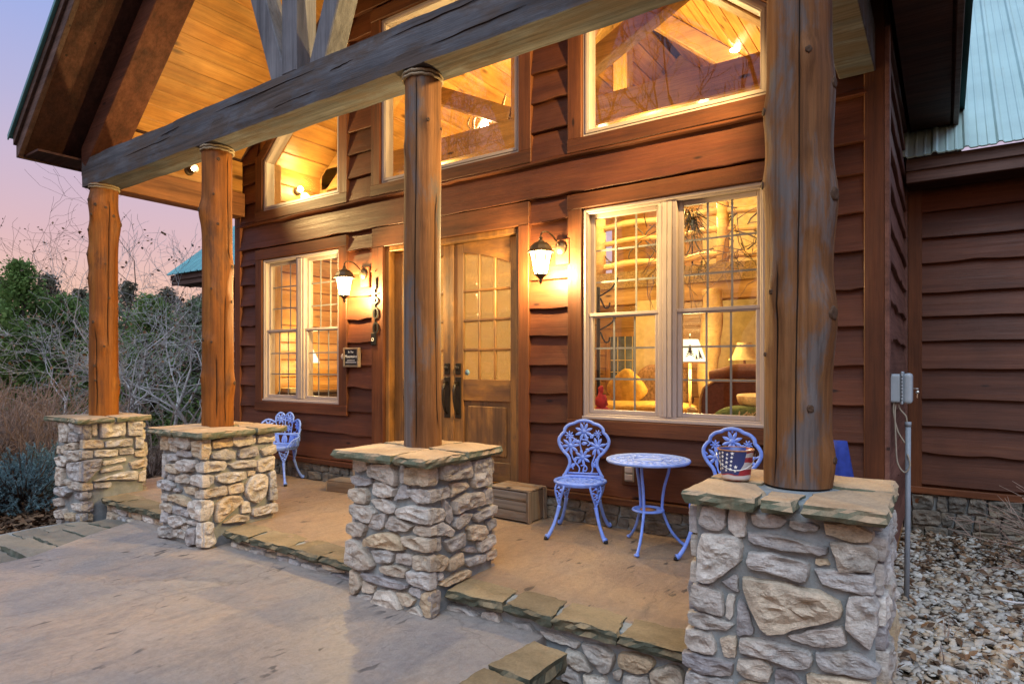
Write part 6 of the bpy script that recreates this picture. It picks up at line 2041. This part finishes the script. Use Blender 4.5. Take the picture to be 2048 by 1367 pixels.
def lounge(x, y, label, mat):
    root = tag(empty('wing_chair', (x, y, FZ)), label, 'armchair')
    MB().box(x - .32, x + .32, y - .3, y + .3, FZ + .12, .72).build('seat', M[mat], root, bevel=.06, seg=3)
    mb = MB(); mb.blob((x, y + .27, .98), (.36, .11, .34), 18, 10, .05, 1, power=.6); mb.build('backrest', M[mat], root)
    for s in (-1, 1):
        mb = MB().tube([(x + s * .36, y - .33, .84), (x + s * .37, y - .1, .87), (x + s * .36, y + .25, .86)], [.1, .095, .08], 14)
        mb.box(x + s * .36 - .06, x + s * .36 + .06, y - .3, y + .25, FZ + .1, .84)
        mb.build('armrest', M[mat], root)
lounge(-3.1, 7.75, 'paisley wing chair in the middle of the lit room', 'paisley')
def tree_lamp():
    x, y = -2.24, 6.6
    root = tag(empty('floor_lamp', (x, y, FZ)), 'lit floor lamp whose shade shows dark pine trees', 'lamp')
    MB().lathe([(.14, 0), (.13, .02), (.02, .05)], (x, y, FZ), 18).build('foot', M['bronze'], root)
    MB().tube([(x, y, FZ + .04), (x, y, 1.42)], .016, 8).build('pole', M['log_in'], root)
    sh = MB().lathe([(.175, 0), (.085, .245)], (x, y, 1.335), 24, cap=False).build('shade', M['shade'], root)
    MB().tube([(x + .177 * math.cos(2 * math.pi * k / 24), y + .177 * math.sin(2 * math.pi * k / 24), 1.335) for k in range(24)], .009, 6, close=True).build('shade_trim', M['suede'], root)
    MB().tube([(x, y, 1.58), (x, y, 1.64)], .008, 6).build('finial', M['bronze'], root)
    tcam = Vector((-x, -y)).normalized(); a0 = math.atan2(tcam.y, tcam.x)
    for da, h, zb in ((.0, .15, 1.37), (.75, .11, 1.36), (-.75, .10, 1.36), (.42, .06, 1.36)):
        a = a0 + da
        mb = MB()
        for k in range(5):
            z = zb + h * (.15 + .17 * k); wv = .16 * h * (5.5 - k) / 2.6
            pts = []
            for q, zz in ((-1, z), (1, z), (0, z + h * .24)):
                rr = .175 - .09 * (zz - 1.335) / .245 + .003
                aa = a + q * wv / rr
                pts.append((x + rr * math.cos(aa), y + rr * math.sin(aa), zz))
            mb.add(pts, [(0, 1, 2)])
        mb.build('pine_silhouette', M['iron'], sh)
    lamp_light('floor_lamp_glow', (x, y, 1.66), 60 * IP, root)
    lamp_light('floor_lamp_glow', (x, y, 1.27), 55 * IP, root)
tree_lamp()
tl = tag(empty('table_lamp', (-1.78, 6.95, .9)), 'unlit tan table lamp behind the brown sofa', 'lamp')
MB().lathe([(.05, 0), (.09, .03), (.07, .1), (.05, .2), (.055, .22), (.02, .26), (.012, .34)], (-1.78, 7.0, 1.02), 18).build('base', M['suede'], tl)
MB().lathe([(.17, 0), (.12, .05), (.085, .14), (.075, .19)], (-1.78, 7.0, 1.36), 20, cap=False).build('shade', M['shade_dim'], tl)
MB().box(-2.0, -.6, 6.91, 7.2, FZ, 1.02).build('side_cabinet', M['tim_x'], tl)
cr = tag(empty('iron_coat_rack', (-2.62, 5.2, FZ)), 'black iron coat rack with curled hooks inside the big window', 'coat rack')
MB().tube([(-2.62, 5.2, FZ), (-2.62, 5.2, 2.02)], .018, 8).build('pole', M['iron'], cr)
for z in (1.93, 1.62):
    MB().tube(smooth_path([(-2.62, 5.2, z), (-2.5, 5.2, z + .06), (-2.44, 5.19, z + .12), (-2.42, 5.19, z + .16)], 4), .008, 6).build('hook', M['iron'], cr)
    MB().tube(smooth_path([(-2.6, 5.2, z - .01), (-2.55, 5.19, z - .1), (-2.51, 5.19, z - .1), (-2.5, 5.19, z - .06)], 4), .008, 6).build('hook', M['iron'], cr)
rd = tag(empty('red_cloth_doll', (-2.5, 5.15, FZ)), 'red knitted thing hanging on the coat rack', 'doll')
mb = MB(); mb.blob((-2.55, 5.12, .98), (.055, .05, .075), 12, 8, .5, 2); mb.blob((-2.54, 5.12, .87), (.07, .06, .08), 12, 8, .5, 4); mb.blob((-2.555, 5.12, 1.08), (.028, .028, .04), 10, 6, .3, 5)
mb.build('knit', M['red'], rd)

# bare branch garland with pine tufts hung inside the big window
gb = tag(empty('branch_garland', (-1.8, 5.25, 2.3)), 'tangle of bare twigs and pine hung inside the big window', 'garland')
r = random.Random(21)
for k in range(46):
    p = Vector((r.uniform(-2.2, -1.0), r.uniform(5.15, 5.4), r.uniform(2.05, 2.6)))
    d = Vector((r.uniform(-1, 1), r.uniform(-.2, .2), r.uniform(-.7, .5))).normalized()
    pts = [p]
    for i in range(5):
        d = (d + Vector((r.uniform(-.5, .5), r.uniform(-.2, .2), r.uniform(-.5, .4)))).normalized()
        pts.append(pts[-1] + d * r.uniform(.06, .12))
    n = len(pts)
    MB().tube(pts, [.0036 * (1 - i / n) + .001 for i in range(n)], 5).build('twig', M['twig'], gb)
for c, n, s in (((-1.75, 5.2, 2.55), 130, .26), ((-1.05, 5.2, 2.62), 110, .24), ((-1.72, 5.3, 2.12), 26, .16), ((-1.4, 5.3, 2.2), 26, .16), ((-1.15, 5.3, 1.85), 30, .17)):
    mb = MB()
    for k in range(n):
        a = Vector(c) + Vector((r.gauss(0, .04), r.gauss(0, .03), r.gauss(0, .05)))
        d = Vector((r.gauss(0, .7), r.gauss(0, .3), r.uniform(-1.4, .2))).normalized() * s * r.uniform(.6, 1.1)
        w = Vector((.0035, 0, .001))
        mb.add([a - w, a + w, a + d], [(0, 1, 2)])
    mb.build('pine_tuft', M['needle'], gb)

# left room: dresser with a lamp
dr = tag(empty('dark_dresser', (-7.05, 5.6, FZ)), 'dark dresser against the plank wall in the far lower window', 'dresser')
MB().box(-7.29, -6.88, 5.0, 6.4, FZ, .93).build('body', M['darkwood'], dr, bevel=.008)
MB().box(-7.295, -6.86, 4.98, 6.42, .931, .96).build('top', M['darkwood'], dr, bevel=.006)
ll = tag(empty('bedside_lamp', (-7.08, 5.42, .96)), 'small lit cone-shade lamp in the far lower window', 'lamp')
MB().lathe([(.06, 0), (.05, .02), (.02, .08), (.03, .16), (.015, .24), (.012, .4)], (-7.08, 5.42, .96), 16).build('base', M['bronze'], ll)
MB().lathe([(.16, 0), (.055, .21)], (-7.08, 5.42, 1.34), 22, cap=False).build('shade', M['shade'], ll)
lamp_light('bedside_glow', (-7.0, 5.42, 1.62), 26 * IP, ll)
lamp_light('bedside_glow', (-7.0, 5.42, 1.26), 24 * IP, ll)
bk = tag(empty('book_stack', (-7.0, 5.15, .96)), 'pale stack of papers on the dresser in the far lower window', 'books')
MB().box(-7.2, -6.95, 5.05, 5.25, .962, 1.01).build('papers', M['cream'], bk)

# ================================================================ planting
TH = R(34.56)
def at(px, depth):
    """ground point seen at picture column px (of 2048), depth metres along the view axis"""
    u = (px - 1024) / 1257
    return Vector((depth * (-math.sin(TH) + u * math.cos(TH)), depth * (math.cos(TH) + u * math.sin(TH)), 0))

def bare_tree(base, h, seed, label, mat, levels=5, lean=(0, 0), spread=.62, group=None, first=.3, leaves=0, r0=None, L0=.42, minr=.003):
    rng = random.Random(seed)
    root = tag(empty('bare_tree', tuple(base)), label, 'tree', group)
    tr, cr = MB(), MB()
    tips = []
    r0 = r0 or h * .018
    def rec(p, d, L, r, lev):
        mb = tr if lev == 0 else cr
        seg = 5 if lev == 0 else 4
        pts = [p]; rad = [r]; dd = d
        for i in range(seg):
            wob = .12 if lev == 0 else .24
            dd = (dd + Vector((rng.gauss(0, wob), rng.gauss(0, wob), rng.gauss(0, wob) + .05))).normalized()
            pts.append(pts[-1] + dd * (L / seg))
            rad.append(max(minr, r * (1 - .45 * (i + 1) / seg)))
        mb.tube(pts, rad, 8 if lev == 0 else (5 if lev < 3 else 3), caps=False)
        if lev >= levels:
            tips.append(pts[-1]); return
        nk = rng.choice((2, 3, 3, 4)) if lev else rng.choice((5, 6, 7))
        for k in range(nk):
            t = rng.uniform(first, 1.0) if lev == 0 else rng.uniform(.25, 1.0)
            if k == 0: t = 1.0
            i = min(seg - 1, int(t * seg)); f = t * seg - i
            q = pts[i].lerp(pts[i + 1], min(1, f))
            a = rng.uniform(0, 2 * math.pi)
            o = dd.orthogonal().normalized()
            o.rotate(Matrix.Rotation(a, 3, dd))
            sp = spread * rng.uniform(.6, 1.3) * (.45 if k == 0 else 1)
            nd = (dd + o * sp * 1.3).normalized()
            rec(q, nd, L * rng.uniform(.55, .8), max(minr, rad[i] * rng.uniform(.5, .7)), lev + 1)
    rec(Vector(base), Vector((lean[0], lean[1], 1)).normalized(), h * L0, r0, 0)
    tr.build('trunk', mat, root)
    cr.build('crown', mat, root)
    if leaves:
        lf = MB()
        for k in range(leaves):
            p = rng.choice(tips) + Vector((rng.gauss(0, .05), rng.gauss(0, .05), rng.gauss(0, .05)))
            s = rng.uniform(.02, .045)
            a = Vector((rng.gauss(0, 1), rng.gauss(0, 1), rng.gauss(0, 1))).normalized() * s
            b = a.orthogonal().normalized() * s * .6
            lf.add([p - a, p + b, p + a, p - b], [(0, 1, 2, 3)])
        lf.build('dead_leaves', M['leaf_dry'], root)
    return root

def evergreen(base, h, w, seed, label, mat, n=5200, group=None, shape='cedar', tuft=.16):
    """cedar: whorls of boughs carrying many small sprays, dark gaps between"""
    rng = random.Random(seed)
    root = tag(empty('cedar_tree', tuple(base)), label, 'tree', group)
    b = Vector(base)
    tk = MB()
    tk.tube([b, b + Vector((.03 * h, 0, h * .5)), b + Vector((0, .02 * h, h * .97))], [h * .022, h * .014, .01], 7)
    lf = MB()
    nb = int(26 + h * 9)
    for k in range(nb):
        t = (k + rng.random()) / nb
        z = h * (.06 + .92 * t)
        rr = w * ((1 - t) ** .72 * (.55 + .45 * math.sin(min(1, t * 5) * math.pi / 2))) * rng.uniform(.55, 1.12) + .06
        a = k * 2.4 + rng.uniform(-.5, .5)
        d = Vector((math.cos(a), math.sin(a), rng.uniform(.1, .5)))
        p0 = b + Vector((0, 0, z)); p1 = p0 + d * rr
        tk.tube([p0, p0.lerp(p1, .5) + Vector((0, 0, .03)), p1], [h * .006, h * .004, .004], 4, caps=False)
        m = int(n / nb)
        for j in range(m):
            s = rng.random() ** .6
            c = p0.lerp(p1, .15 + .9 * s) + Vector((rng.gauss(0, 1), rng.gauss(0, 1), rng.gauss(0, .7))) * (.10 + .13 * rr * (1 - .5 * s))
            L = tuft * rng.uniform(.5, 1.25)
            dd = (d * .6 + Vector((rng.gauss(0, .5), rng.gauss(0, .5), rng.gauss(.25, .5)))).normalized() * L
            sd = dd.orthogonal().normalized()
            sd.rotate(Matrix.Rotation(rng.uniform(0, 6.3), 3, dd.normalized()))
            sd *= L * .3
            lf.add([c - dd * .5, c + sd, c + dd * .5, c - sd], [(0, 1, 2, 3)])
    tk.build('trunk', M['bark_dark'], root)
    lf.build('crown', M[mat], root)
    return root

def tz(v): return Vector((v.x, v.y, terrain_z(v.x, v.y)))
# evergreen wall behind, near things first
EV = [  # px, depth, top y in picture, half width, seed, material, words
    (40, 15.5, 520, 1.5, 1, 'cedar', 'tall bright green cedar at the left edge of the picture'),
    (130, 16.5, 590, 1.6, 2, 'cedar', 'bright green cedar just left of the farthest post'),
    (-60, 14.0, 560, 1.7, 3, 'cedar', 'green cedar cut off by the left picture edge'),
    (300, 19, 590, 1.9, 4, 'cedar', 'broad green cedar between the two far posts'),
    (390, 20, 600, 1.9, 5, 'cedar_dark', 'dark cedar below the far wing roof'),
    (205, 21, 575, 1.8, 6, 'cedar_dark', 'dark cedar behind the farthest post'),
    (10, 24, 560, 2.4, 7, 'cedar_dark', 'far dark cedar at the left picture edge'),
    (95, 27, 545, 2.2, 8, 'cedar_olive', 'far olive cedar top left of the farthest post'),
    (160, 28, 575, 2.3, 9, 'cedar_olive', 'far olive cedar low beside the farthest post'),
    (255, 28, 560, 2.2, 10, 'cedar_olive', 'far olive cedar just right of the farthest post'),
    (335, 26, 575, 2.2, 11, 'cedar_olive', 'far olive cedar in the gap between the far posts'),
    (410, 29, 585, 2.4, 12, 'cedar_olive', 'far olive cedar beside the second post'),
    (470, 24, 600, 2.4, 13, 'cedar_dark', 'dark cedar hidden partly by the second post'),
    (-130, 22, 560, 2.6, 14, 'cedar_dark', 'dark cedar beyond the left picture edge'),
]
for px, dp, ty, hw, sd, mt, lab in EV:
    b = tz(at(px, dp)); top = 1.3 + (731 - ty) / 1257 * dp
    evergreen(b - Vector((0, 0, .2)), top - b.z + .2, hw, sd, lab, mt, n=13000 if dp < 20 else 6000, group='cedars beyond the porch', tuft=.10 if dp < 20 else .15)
BT = [  # px, depth, top y, seed, lean, words
    (236, 12.5, 470, 31, (.05, .0), 'pale bare tree rising right beside the farthest post'),
    (345, 13.5, 505, 32, (-.15, .1), 'pale bare tree with arching limbs between the far posts'),
    (395, 12.0, 560, 33, (.1, .0), 'pale crooked bare tree against the second post'),
    (140, 13.0, 600, 34, (-.25, .1), 'pale low bare tree left of the farthest post'),
    (300, 11.0, 640, 35, (.25, -.1), 'low pale bare sapling in the gap between far posts'),
    (185, 18.0, 480, 36, (.0, .0), 'thin dark bare tree behind the farthest post'),
    (110, 20.0, 500, 37, (.05, .0), 'thin dark bare tree among the cedars on the left'),
    (265, 17.0, 470, 38, (.22, .0), 'dark bare tree whose limb reaches right over the cedars'),
]
for i, (px, dp, ty, sd, ln, lab) in enumerate(BT):
    b = tz(at(px, dp)); top = 1.3 + (731 - ty) / 1257 * dp
    bare_tree(b - Vector((0, 0, .1)), (top - b.z) * (1.18 if i < 5 else 1.32), sd, lab, M['bark'] if i < 5 else M['bark_dark'], levels=5 if i < 5 else 4, lean=ln, spread=.75, group='bare trees beyond the porch', leaves=60 if i % 2 else 160, r0=(.045 if i < 5 else .05), L0=.40, first=.25)
# tall bare trees across the drive, behind the camera: they show in the upper panes
AC = ((-4.5, -7.0, 15.5, 51, 'tallest bare tree across the drive, mirrored in the upper panes'), (-8.0, -9.0, 16.0, 52, 'bare tree across the drive beside the tallest one'),
      (-11.5, -7.5, 15.0, 53, 'leaning bare tree across the drive to the left'), (-15.0, -9.5, 16.5, 54, 'bare tree at the far end of the drive'))
for x, y, h, sd, lab in AC:
    bare_tree((x, y, -.4), h, sd, lab, M['bark_dark'], levels=6, spread=.6, group='bare trees across the drive', r0=.17, L0=.40, minr=.011, first=.35)

# red-brown brush at the left edge
def brush(base, h, n, seed, label, spread):
    rng = random.Random(seed)
    root = tag(empty('bare_bush', tuple(base)), label, 'bush', 'leafless bushes left of the porch')
    mb = MB()
    for k in range(n):
        a = rng.uniform(0, 6.28); s = rng.random() * spread
        p = Vector(base) + Vector((math.cos(a), math.sin(a), 0)) * rng.uniform(0, .18)
        d = Vector((math.cos(a) * s, math.sin(a) * s, 1)).normalized()
        L = h * rng.uniform(.55, 1.1)
        pts = [p]; q = d
        for i in range(6):
            q = (q + Vector((rng.gauss(0, .14), rng.gauss(0, .14), .02))).normalized()
            pts.append(pts[-1] + q * L / 6)
        mb.tube(pts, [.011 * (1 - i / 7.5) for i in range(7)], 4, caps=False)
        for j in range(7):
            i = rng.randint(2, 5)
            dd = (q + Vector((rng.gauss(0, .6), rng.gauss(0, .6), rng.gauss(.2, .3)))).normalized()
            b0 = pts[i]; l2 = L * rng.uniform(.12, .3)
            b1 = b0 + dd * l2 * .5; b2 = b1 + (dd + Vector((rng.gauss(0, .3), rng.gauss(0, .3), .1))).normalized() * l2 * .5
            mb.tube([b0, b1, b2], [.005, .004, .0025], 3, caps=False)
            for m in range(2):
                e = b1 + (dd + Vector((rng.gauss(0, .7), rng.gauss(0, .7), rng.gauss(.2, .4)))).normalized() * l2 * .45
                mb.tube([b1, e], [.0032, .002], 3, caps=False)
    mb.build('stems', M['twig'], root)
for px, dp, h, n, sd, lab, sp in ((62, 8.9, 1.55, 95, 61, 'leafless reddish bush behind the blue spruce', 1.2), (-30, 8.6, 1.6, 80, 62, 'leafless reddish bush at the left picture edge', 1.1), (120, 10.0, 1.6, 70, 63, 'leafless reddish bush close to the farthest pier', 1.0), (20, 10.5, 1.9, 70, 64, 'leafless bush farther back on the left', 1.0), (300, 10.5, 1.3, 45, 65, 'low leafless bush seen between the far piers', 1.1)):
    brush(tz(at(px, dp)), h, n, sd, lab, sp)

# blue spruce shrub
def spruce(base, rx, ry, rz, seed, label):
    rng = random.Random(seed)
    root = tag(empty('blue_spruce_shrub', tuple(base)), label, 'shrub', 'blue spruce shrubs by the far pier')
    b = Vector(base)
    st, lf = MB(), MB()
    for k in range(150):
        a = rng.uniform(0, 6.28); el_ = math.asin(rng.uniform(-.05, 1))
        d = Vector((math.cos(a) * math.cos(el_), math.sin(a) * math.cos(el_), math.sin(el_)))
        L = rng.uniform(.72, 1.08)
        tip = b + Vector((d.x * rx * L, d.y * ry * L, .1 + d.z * rz * L))
        root_p = b + Vector((d.x * rx * .25, d.y * ry * .25, .06 + d.z * rz * .3))
        st.tube([root_p, root_p.lerp(tip, .6) + Vector((0, 0, -.02)), tip], [.012, .008, .004], 4, caps=False)
        ax = (tip - root_p).normalized()
        for j in range(5):
            # side sprig
            t = .35 + .65 * (j + rng.random()) / 5
            o = root_p.lerp(tip, t)
            sdv = ax.orthogonal().normalized(); sdv.rotate(Matrix.Rotation(rng.uniform(0, 6.28), 3, ax))
            e = o + (ax * .8 + sdv * .75 + Vector((0, 0, .12))).normalized() * rng.uniform(.08, .17)
            if j == 4: o, e = root_p.lerp(tip, .82), tip + ax * .05
            for m in range(30):
                q = o.lerp(e, rng.random())
                nd = ((e - o).normalized() * .55 + Vector((rng.gauss(0, .6), rng.gauss(0, .6), rng.gauss(.15, .5)))).normalized() * rng.uniform(.022, .04)
                w = nd.orthogonal().normalized() * .0032
                lf.add([q - w, q + w, q + nd], [(0, 1, 2)])
    st.build('branches', M['bark_dark'], root)
    lf.build('needles', M['spruce'], root)
spruce(tz(at(45, 7.15)) + Vector((0, 0, -.02)), .62, .55, .62, 71, 'blue spruce shrub in front of the farthest pier')
spruce(tz(at(-60, 6.9)) + Vector((0, 0, -.02)), .55, .55, .6, 72, 'blue spruce shrub cut by the left picture edge')
spruce(tz(at(90, 8.3)) + Vector((0, 0, .0)), .5, .45, .58, 73, 'blue spruce shrub tucked behind the farthest pier')

# ---- gravel bed right of the nearest pier
sheet('gravel_ground', [(-.33, 1.2), (2.2, 1.2), (2.2, 7.0), (-.33, 7.0)], -.262, M['ground'])
rg = random.Random(81)
PB = []
for var in range(10):
    vs = []
    t = (1 + 5 ** .5) / 2
    ico = [(-1, t, 0), (1, t, 0), (-1, -t, 0), (1, -t, 0), (0, -1, t), (0, 1, t), (0, -1, -t), (0, 1, -t), (t, 0, -1), (t, 0, 1), (-t, 0, -1), (-t, 0, 1)]
    IF = [(0, 11, 5), (0, 5, 1), (0, 1, 7), (0, 7, 10), (0, 10, 11), (1, 5, 9), (5, 11, 4), (11, 10, 2), (10, 7, 6), (7, 1, 8), (3, 9, 4), (3, 4, 2), (3, 2, 6), (3, 6, 8), (3, 8, 9), (4, 9, 5), (2, 4, 11), (6, 2, 10), (8, 6, 7), (9, 8, 1)]
    for p in ico:
        q = Vector(p).normalized() * rg.uniform(.75, 1.2)
        vs.append(q)
    PB.append(vs)
def leaf_pile(mb, p, s, rng, flat=.5):
    a = rng.uniform(0, 6.28)
    u = Vector((math.cos(a), math.sin(a), rng.uniform(-flat, flat))).normalized() * s
    v = Vector((-math.sin(a), math.cos(a), rng.uniform(-flat, flat))).normalized() * s * .55
    w = Vector((0, 0, rng.uniform(.1, .5) * s))
    mb.add([p - u, p - u * .3 + v + w, p + u * .4 + v * .7 + w * .5, p + u, p + u * .4 - v * .7 + w * .6, p - u * .3 - v + w], [(0, 1, 2, 3), (0, 3, 4, 5)])
pb = MB(); lf = MB()
for k in range(9000):
    y = rg.uniform(1.6, 6.95); x = rg.uniform(-.32, .12 + .085 * y + .25)
    if x < -.16 and 2.55 < y < 3.3: continue
    leafy_ = max(0, min(1, (y - 5.0) / 1.6)) + .25 * fbm(x * 3, y * 3)
    if rg.random() < leafy_ * .6: 
        if rg.random() < .35: leaf_pile(lf, Vector((x, y, -.235 + rg.uniform(0, .035))), rg.uniform(.012, .032), rg)
        continue
    s = rg.choice((.011, .015, .019, .024, .033)) * rg.uniform(.8, 1.3)
    sx, sy, sz = s * rg.uniform(.9, 1.6), s * rg.uniform(.6, 1.1), s * rg.uniform(.3, .6)
    a = rg.uniform(0, 6.28); ca, sa = math.cos(a), math.sin(a)
    tl_ = rg.uniform(-.35, .35)
    z0 = -.255 + rg.uniform(0, .03)
    pb.add([(x + (q.x * sx * ca - q.y * sy * sa), y + (q.x * sx * sa + q.y * sy * ca), z0 + q.z * sz + q.x * sx * tl_) for q in rg.choice(PB)], IF, rg.random() < .6)
tag(pb.build('river_gravel', M['pebble']), 'pale river gravel beside the nearest pier', 'gravel', kind='stuff')
for k in range(900):
    y = rg.uniform(2.0, 6.9); x = rg.uniform(-.2, .1 + .085 * y + .2)
    if rg.random() < .3 + .15 * (y - 2): leaf_pile(lf, Vector((x, y, -.225 + rg.uniform(0, .03))), rg.uniform(.012, .034), rg, .8)
for k in range(2600):
    y = rg.uniform(1.2, 3.4); x = rg.uniform(-8.6, -6.95)
    leaf_pile(lf, Vector((x, y, terrain_z(x, y) + rg.uniform(.01, .04))), rg.uniform(.02, .06), rg)
for k in range(260):
    x = rg.uniform(-1.5, -.95); y = rg.uniform(2.2, 2.82)
    leaf_pile(lf, Vector((x, y, terrain_z(x, y) + .02 + rg.uniform(0, .03))), rg.uniform(.015, .04), rg)
for k in range(2200):
    x = rg.uniform(-16, -7.4); y = rg.uniform(1.0, 9)
    leaf_pile(lf, Vector((x, y, terrain_z(x, y) + rg.uniform(.01, .05))), rg.uniform(.03, .08), rg)
tag(lf.build('fallen_leaves', M['leaf_dry']), 'brown fallen leaves on the ground round the porch', 'leaves', kind='stuff')

# ---- leafless shrub sprawling in front of the right wing
def sprawl():
    rng = random.Random(91)
    root = tag(empty('leafless_shrub', (.9, 6.2, -.26)), 'leafless sprawling shrub in front of the right wing wall', 'shrub')
    mb = MB(); lv = MB()
    b = Vector((1.15, 6.1, -.25))
    for k in range(26):
        a = rng.uniform(2.2, 4.1)
        d = Vector((math.cos(a), math.sin(a) * .5, rng.uniform(.15, .95))).normalized()
        L = rng.uniform(.6, 1.25)
        pts = [b + Vector((rng.gauss(0, .08), rng.gauss(0, .12), 0))]
        for i in range(7):
            d = (d + Vector((rng.gauss(0, .1), rng.gauss(0, .12), -.06 + rng.gauss(0, .06)))).normalized()
            pts.append(pts[-1] + d * L / 7)
        mb.tube(pts, [.008 * (1 - i / 9) for i in range(8)], 5, caps=False)
        for j in range(6):
            i = rng.randint(2, 6)
            e = pts[i] + (d + Vector((rng.gauss(0, .6), rng.gauss(0, .5), rng.gauss(.1, .5)))).normalized() * rng.uniform(.08, .25)
            mb.tube([pts[i], pts[i].lerp(e, .5) + Vector((0, 0, .012)), e], [.0035, .0028, .0018], 4, caps=False)
            if rng.random() < .5: leaf_pile(lv, e, rng.uniform(.012, .022), rng, 1.0)
    mb.build('stems', M['twig'], root)
    lv.build('dead_leaves', M['leaf_dry'], root)
sprawl()
fb_ = tag(empty('fallen_branch', (.5, 5.2, -.22)), 'pale fallen branch lying on the gravel', 'branch')
MB().tube(smooth_path([(.27, 5.05, -.185), (.38, 5.08, -.195), (.5, 5.2, -.2), (.66, 5.3, -.19), (.85, 5.45, -.18)], 4), [.007] * 6 + [.011] * 6 + [.013] * 5, 7).build('stick', M['bark'], fb_)
WL = ['dry weed stems close to the nearest pier', 'dry weed stems at the bottom of the gravel', 'dry weed stems midway along the gravel', 'dry weed stems farthest right in the gravel', 'dry weed stems against the foot of the pier', 'dry weed stems by the conduit pipe', 'dry weed stems in the middle of the pale gravel', 'dry weed stems where leaves meet the gravel']
for k, (x, y) in enumerate(((.13, 2.9), (.17, 2.75), (.05, 3.3), (.2, 2.6), (.02, 2.5), (.0, 4.3), (.14, 3.6), (-.02, 3.9))):
    wd_ = tag(empty('dry_weed', (x, y, -.25)), 'thin ' + WL[k], 'weed', 'dry weeds in the gravel')
    mb = MB()
    for j in range(5):
        d = Vector((rg.gauss(0, .2), rg.gauss(0, .2), 1)).normalized()
        p = Vector((x + rg.gauss(0, .02), y + rg.gauss(0, .02), -.25))
        mb.tube([p, p + d * .07, p + d * .13 + Vector((rg.gauss(0, .012), 0, 0))], [.0018, .0014, .0008], 4, caps=False)
    mb.build('stems', M['twig'], wd_)
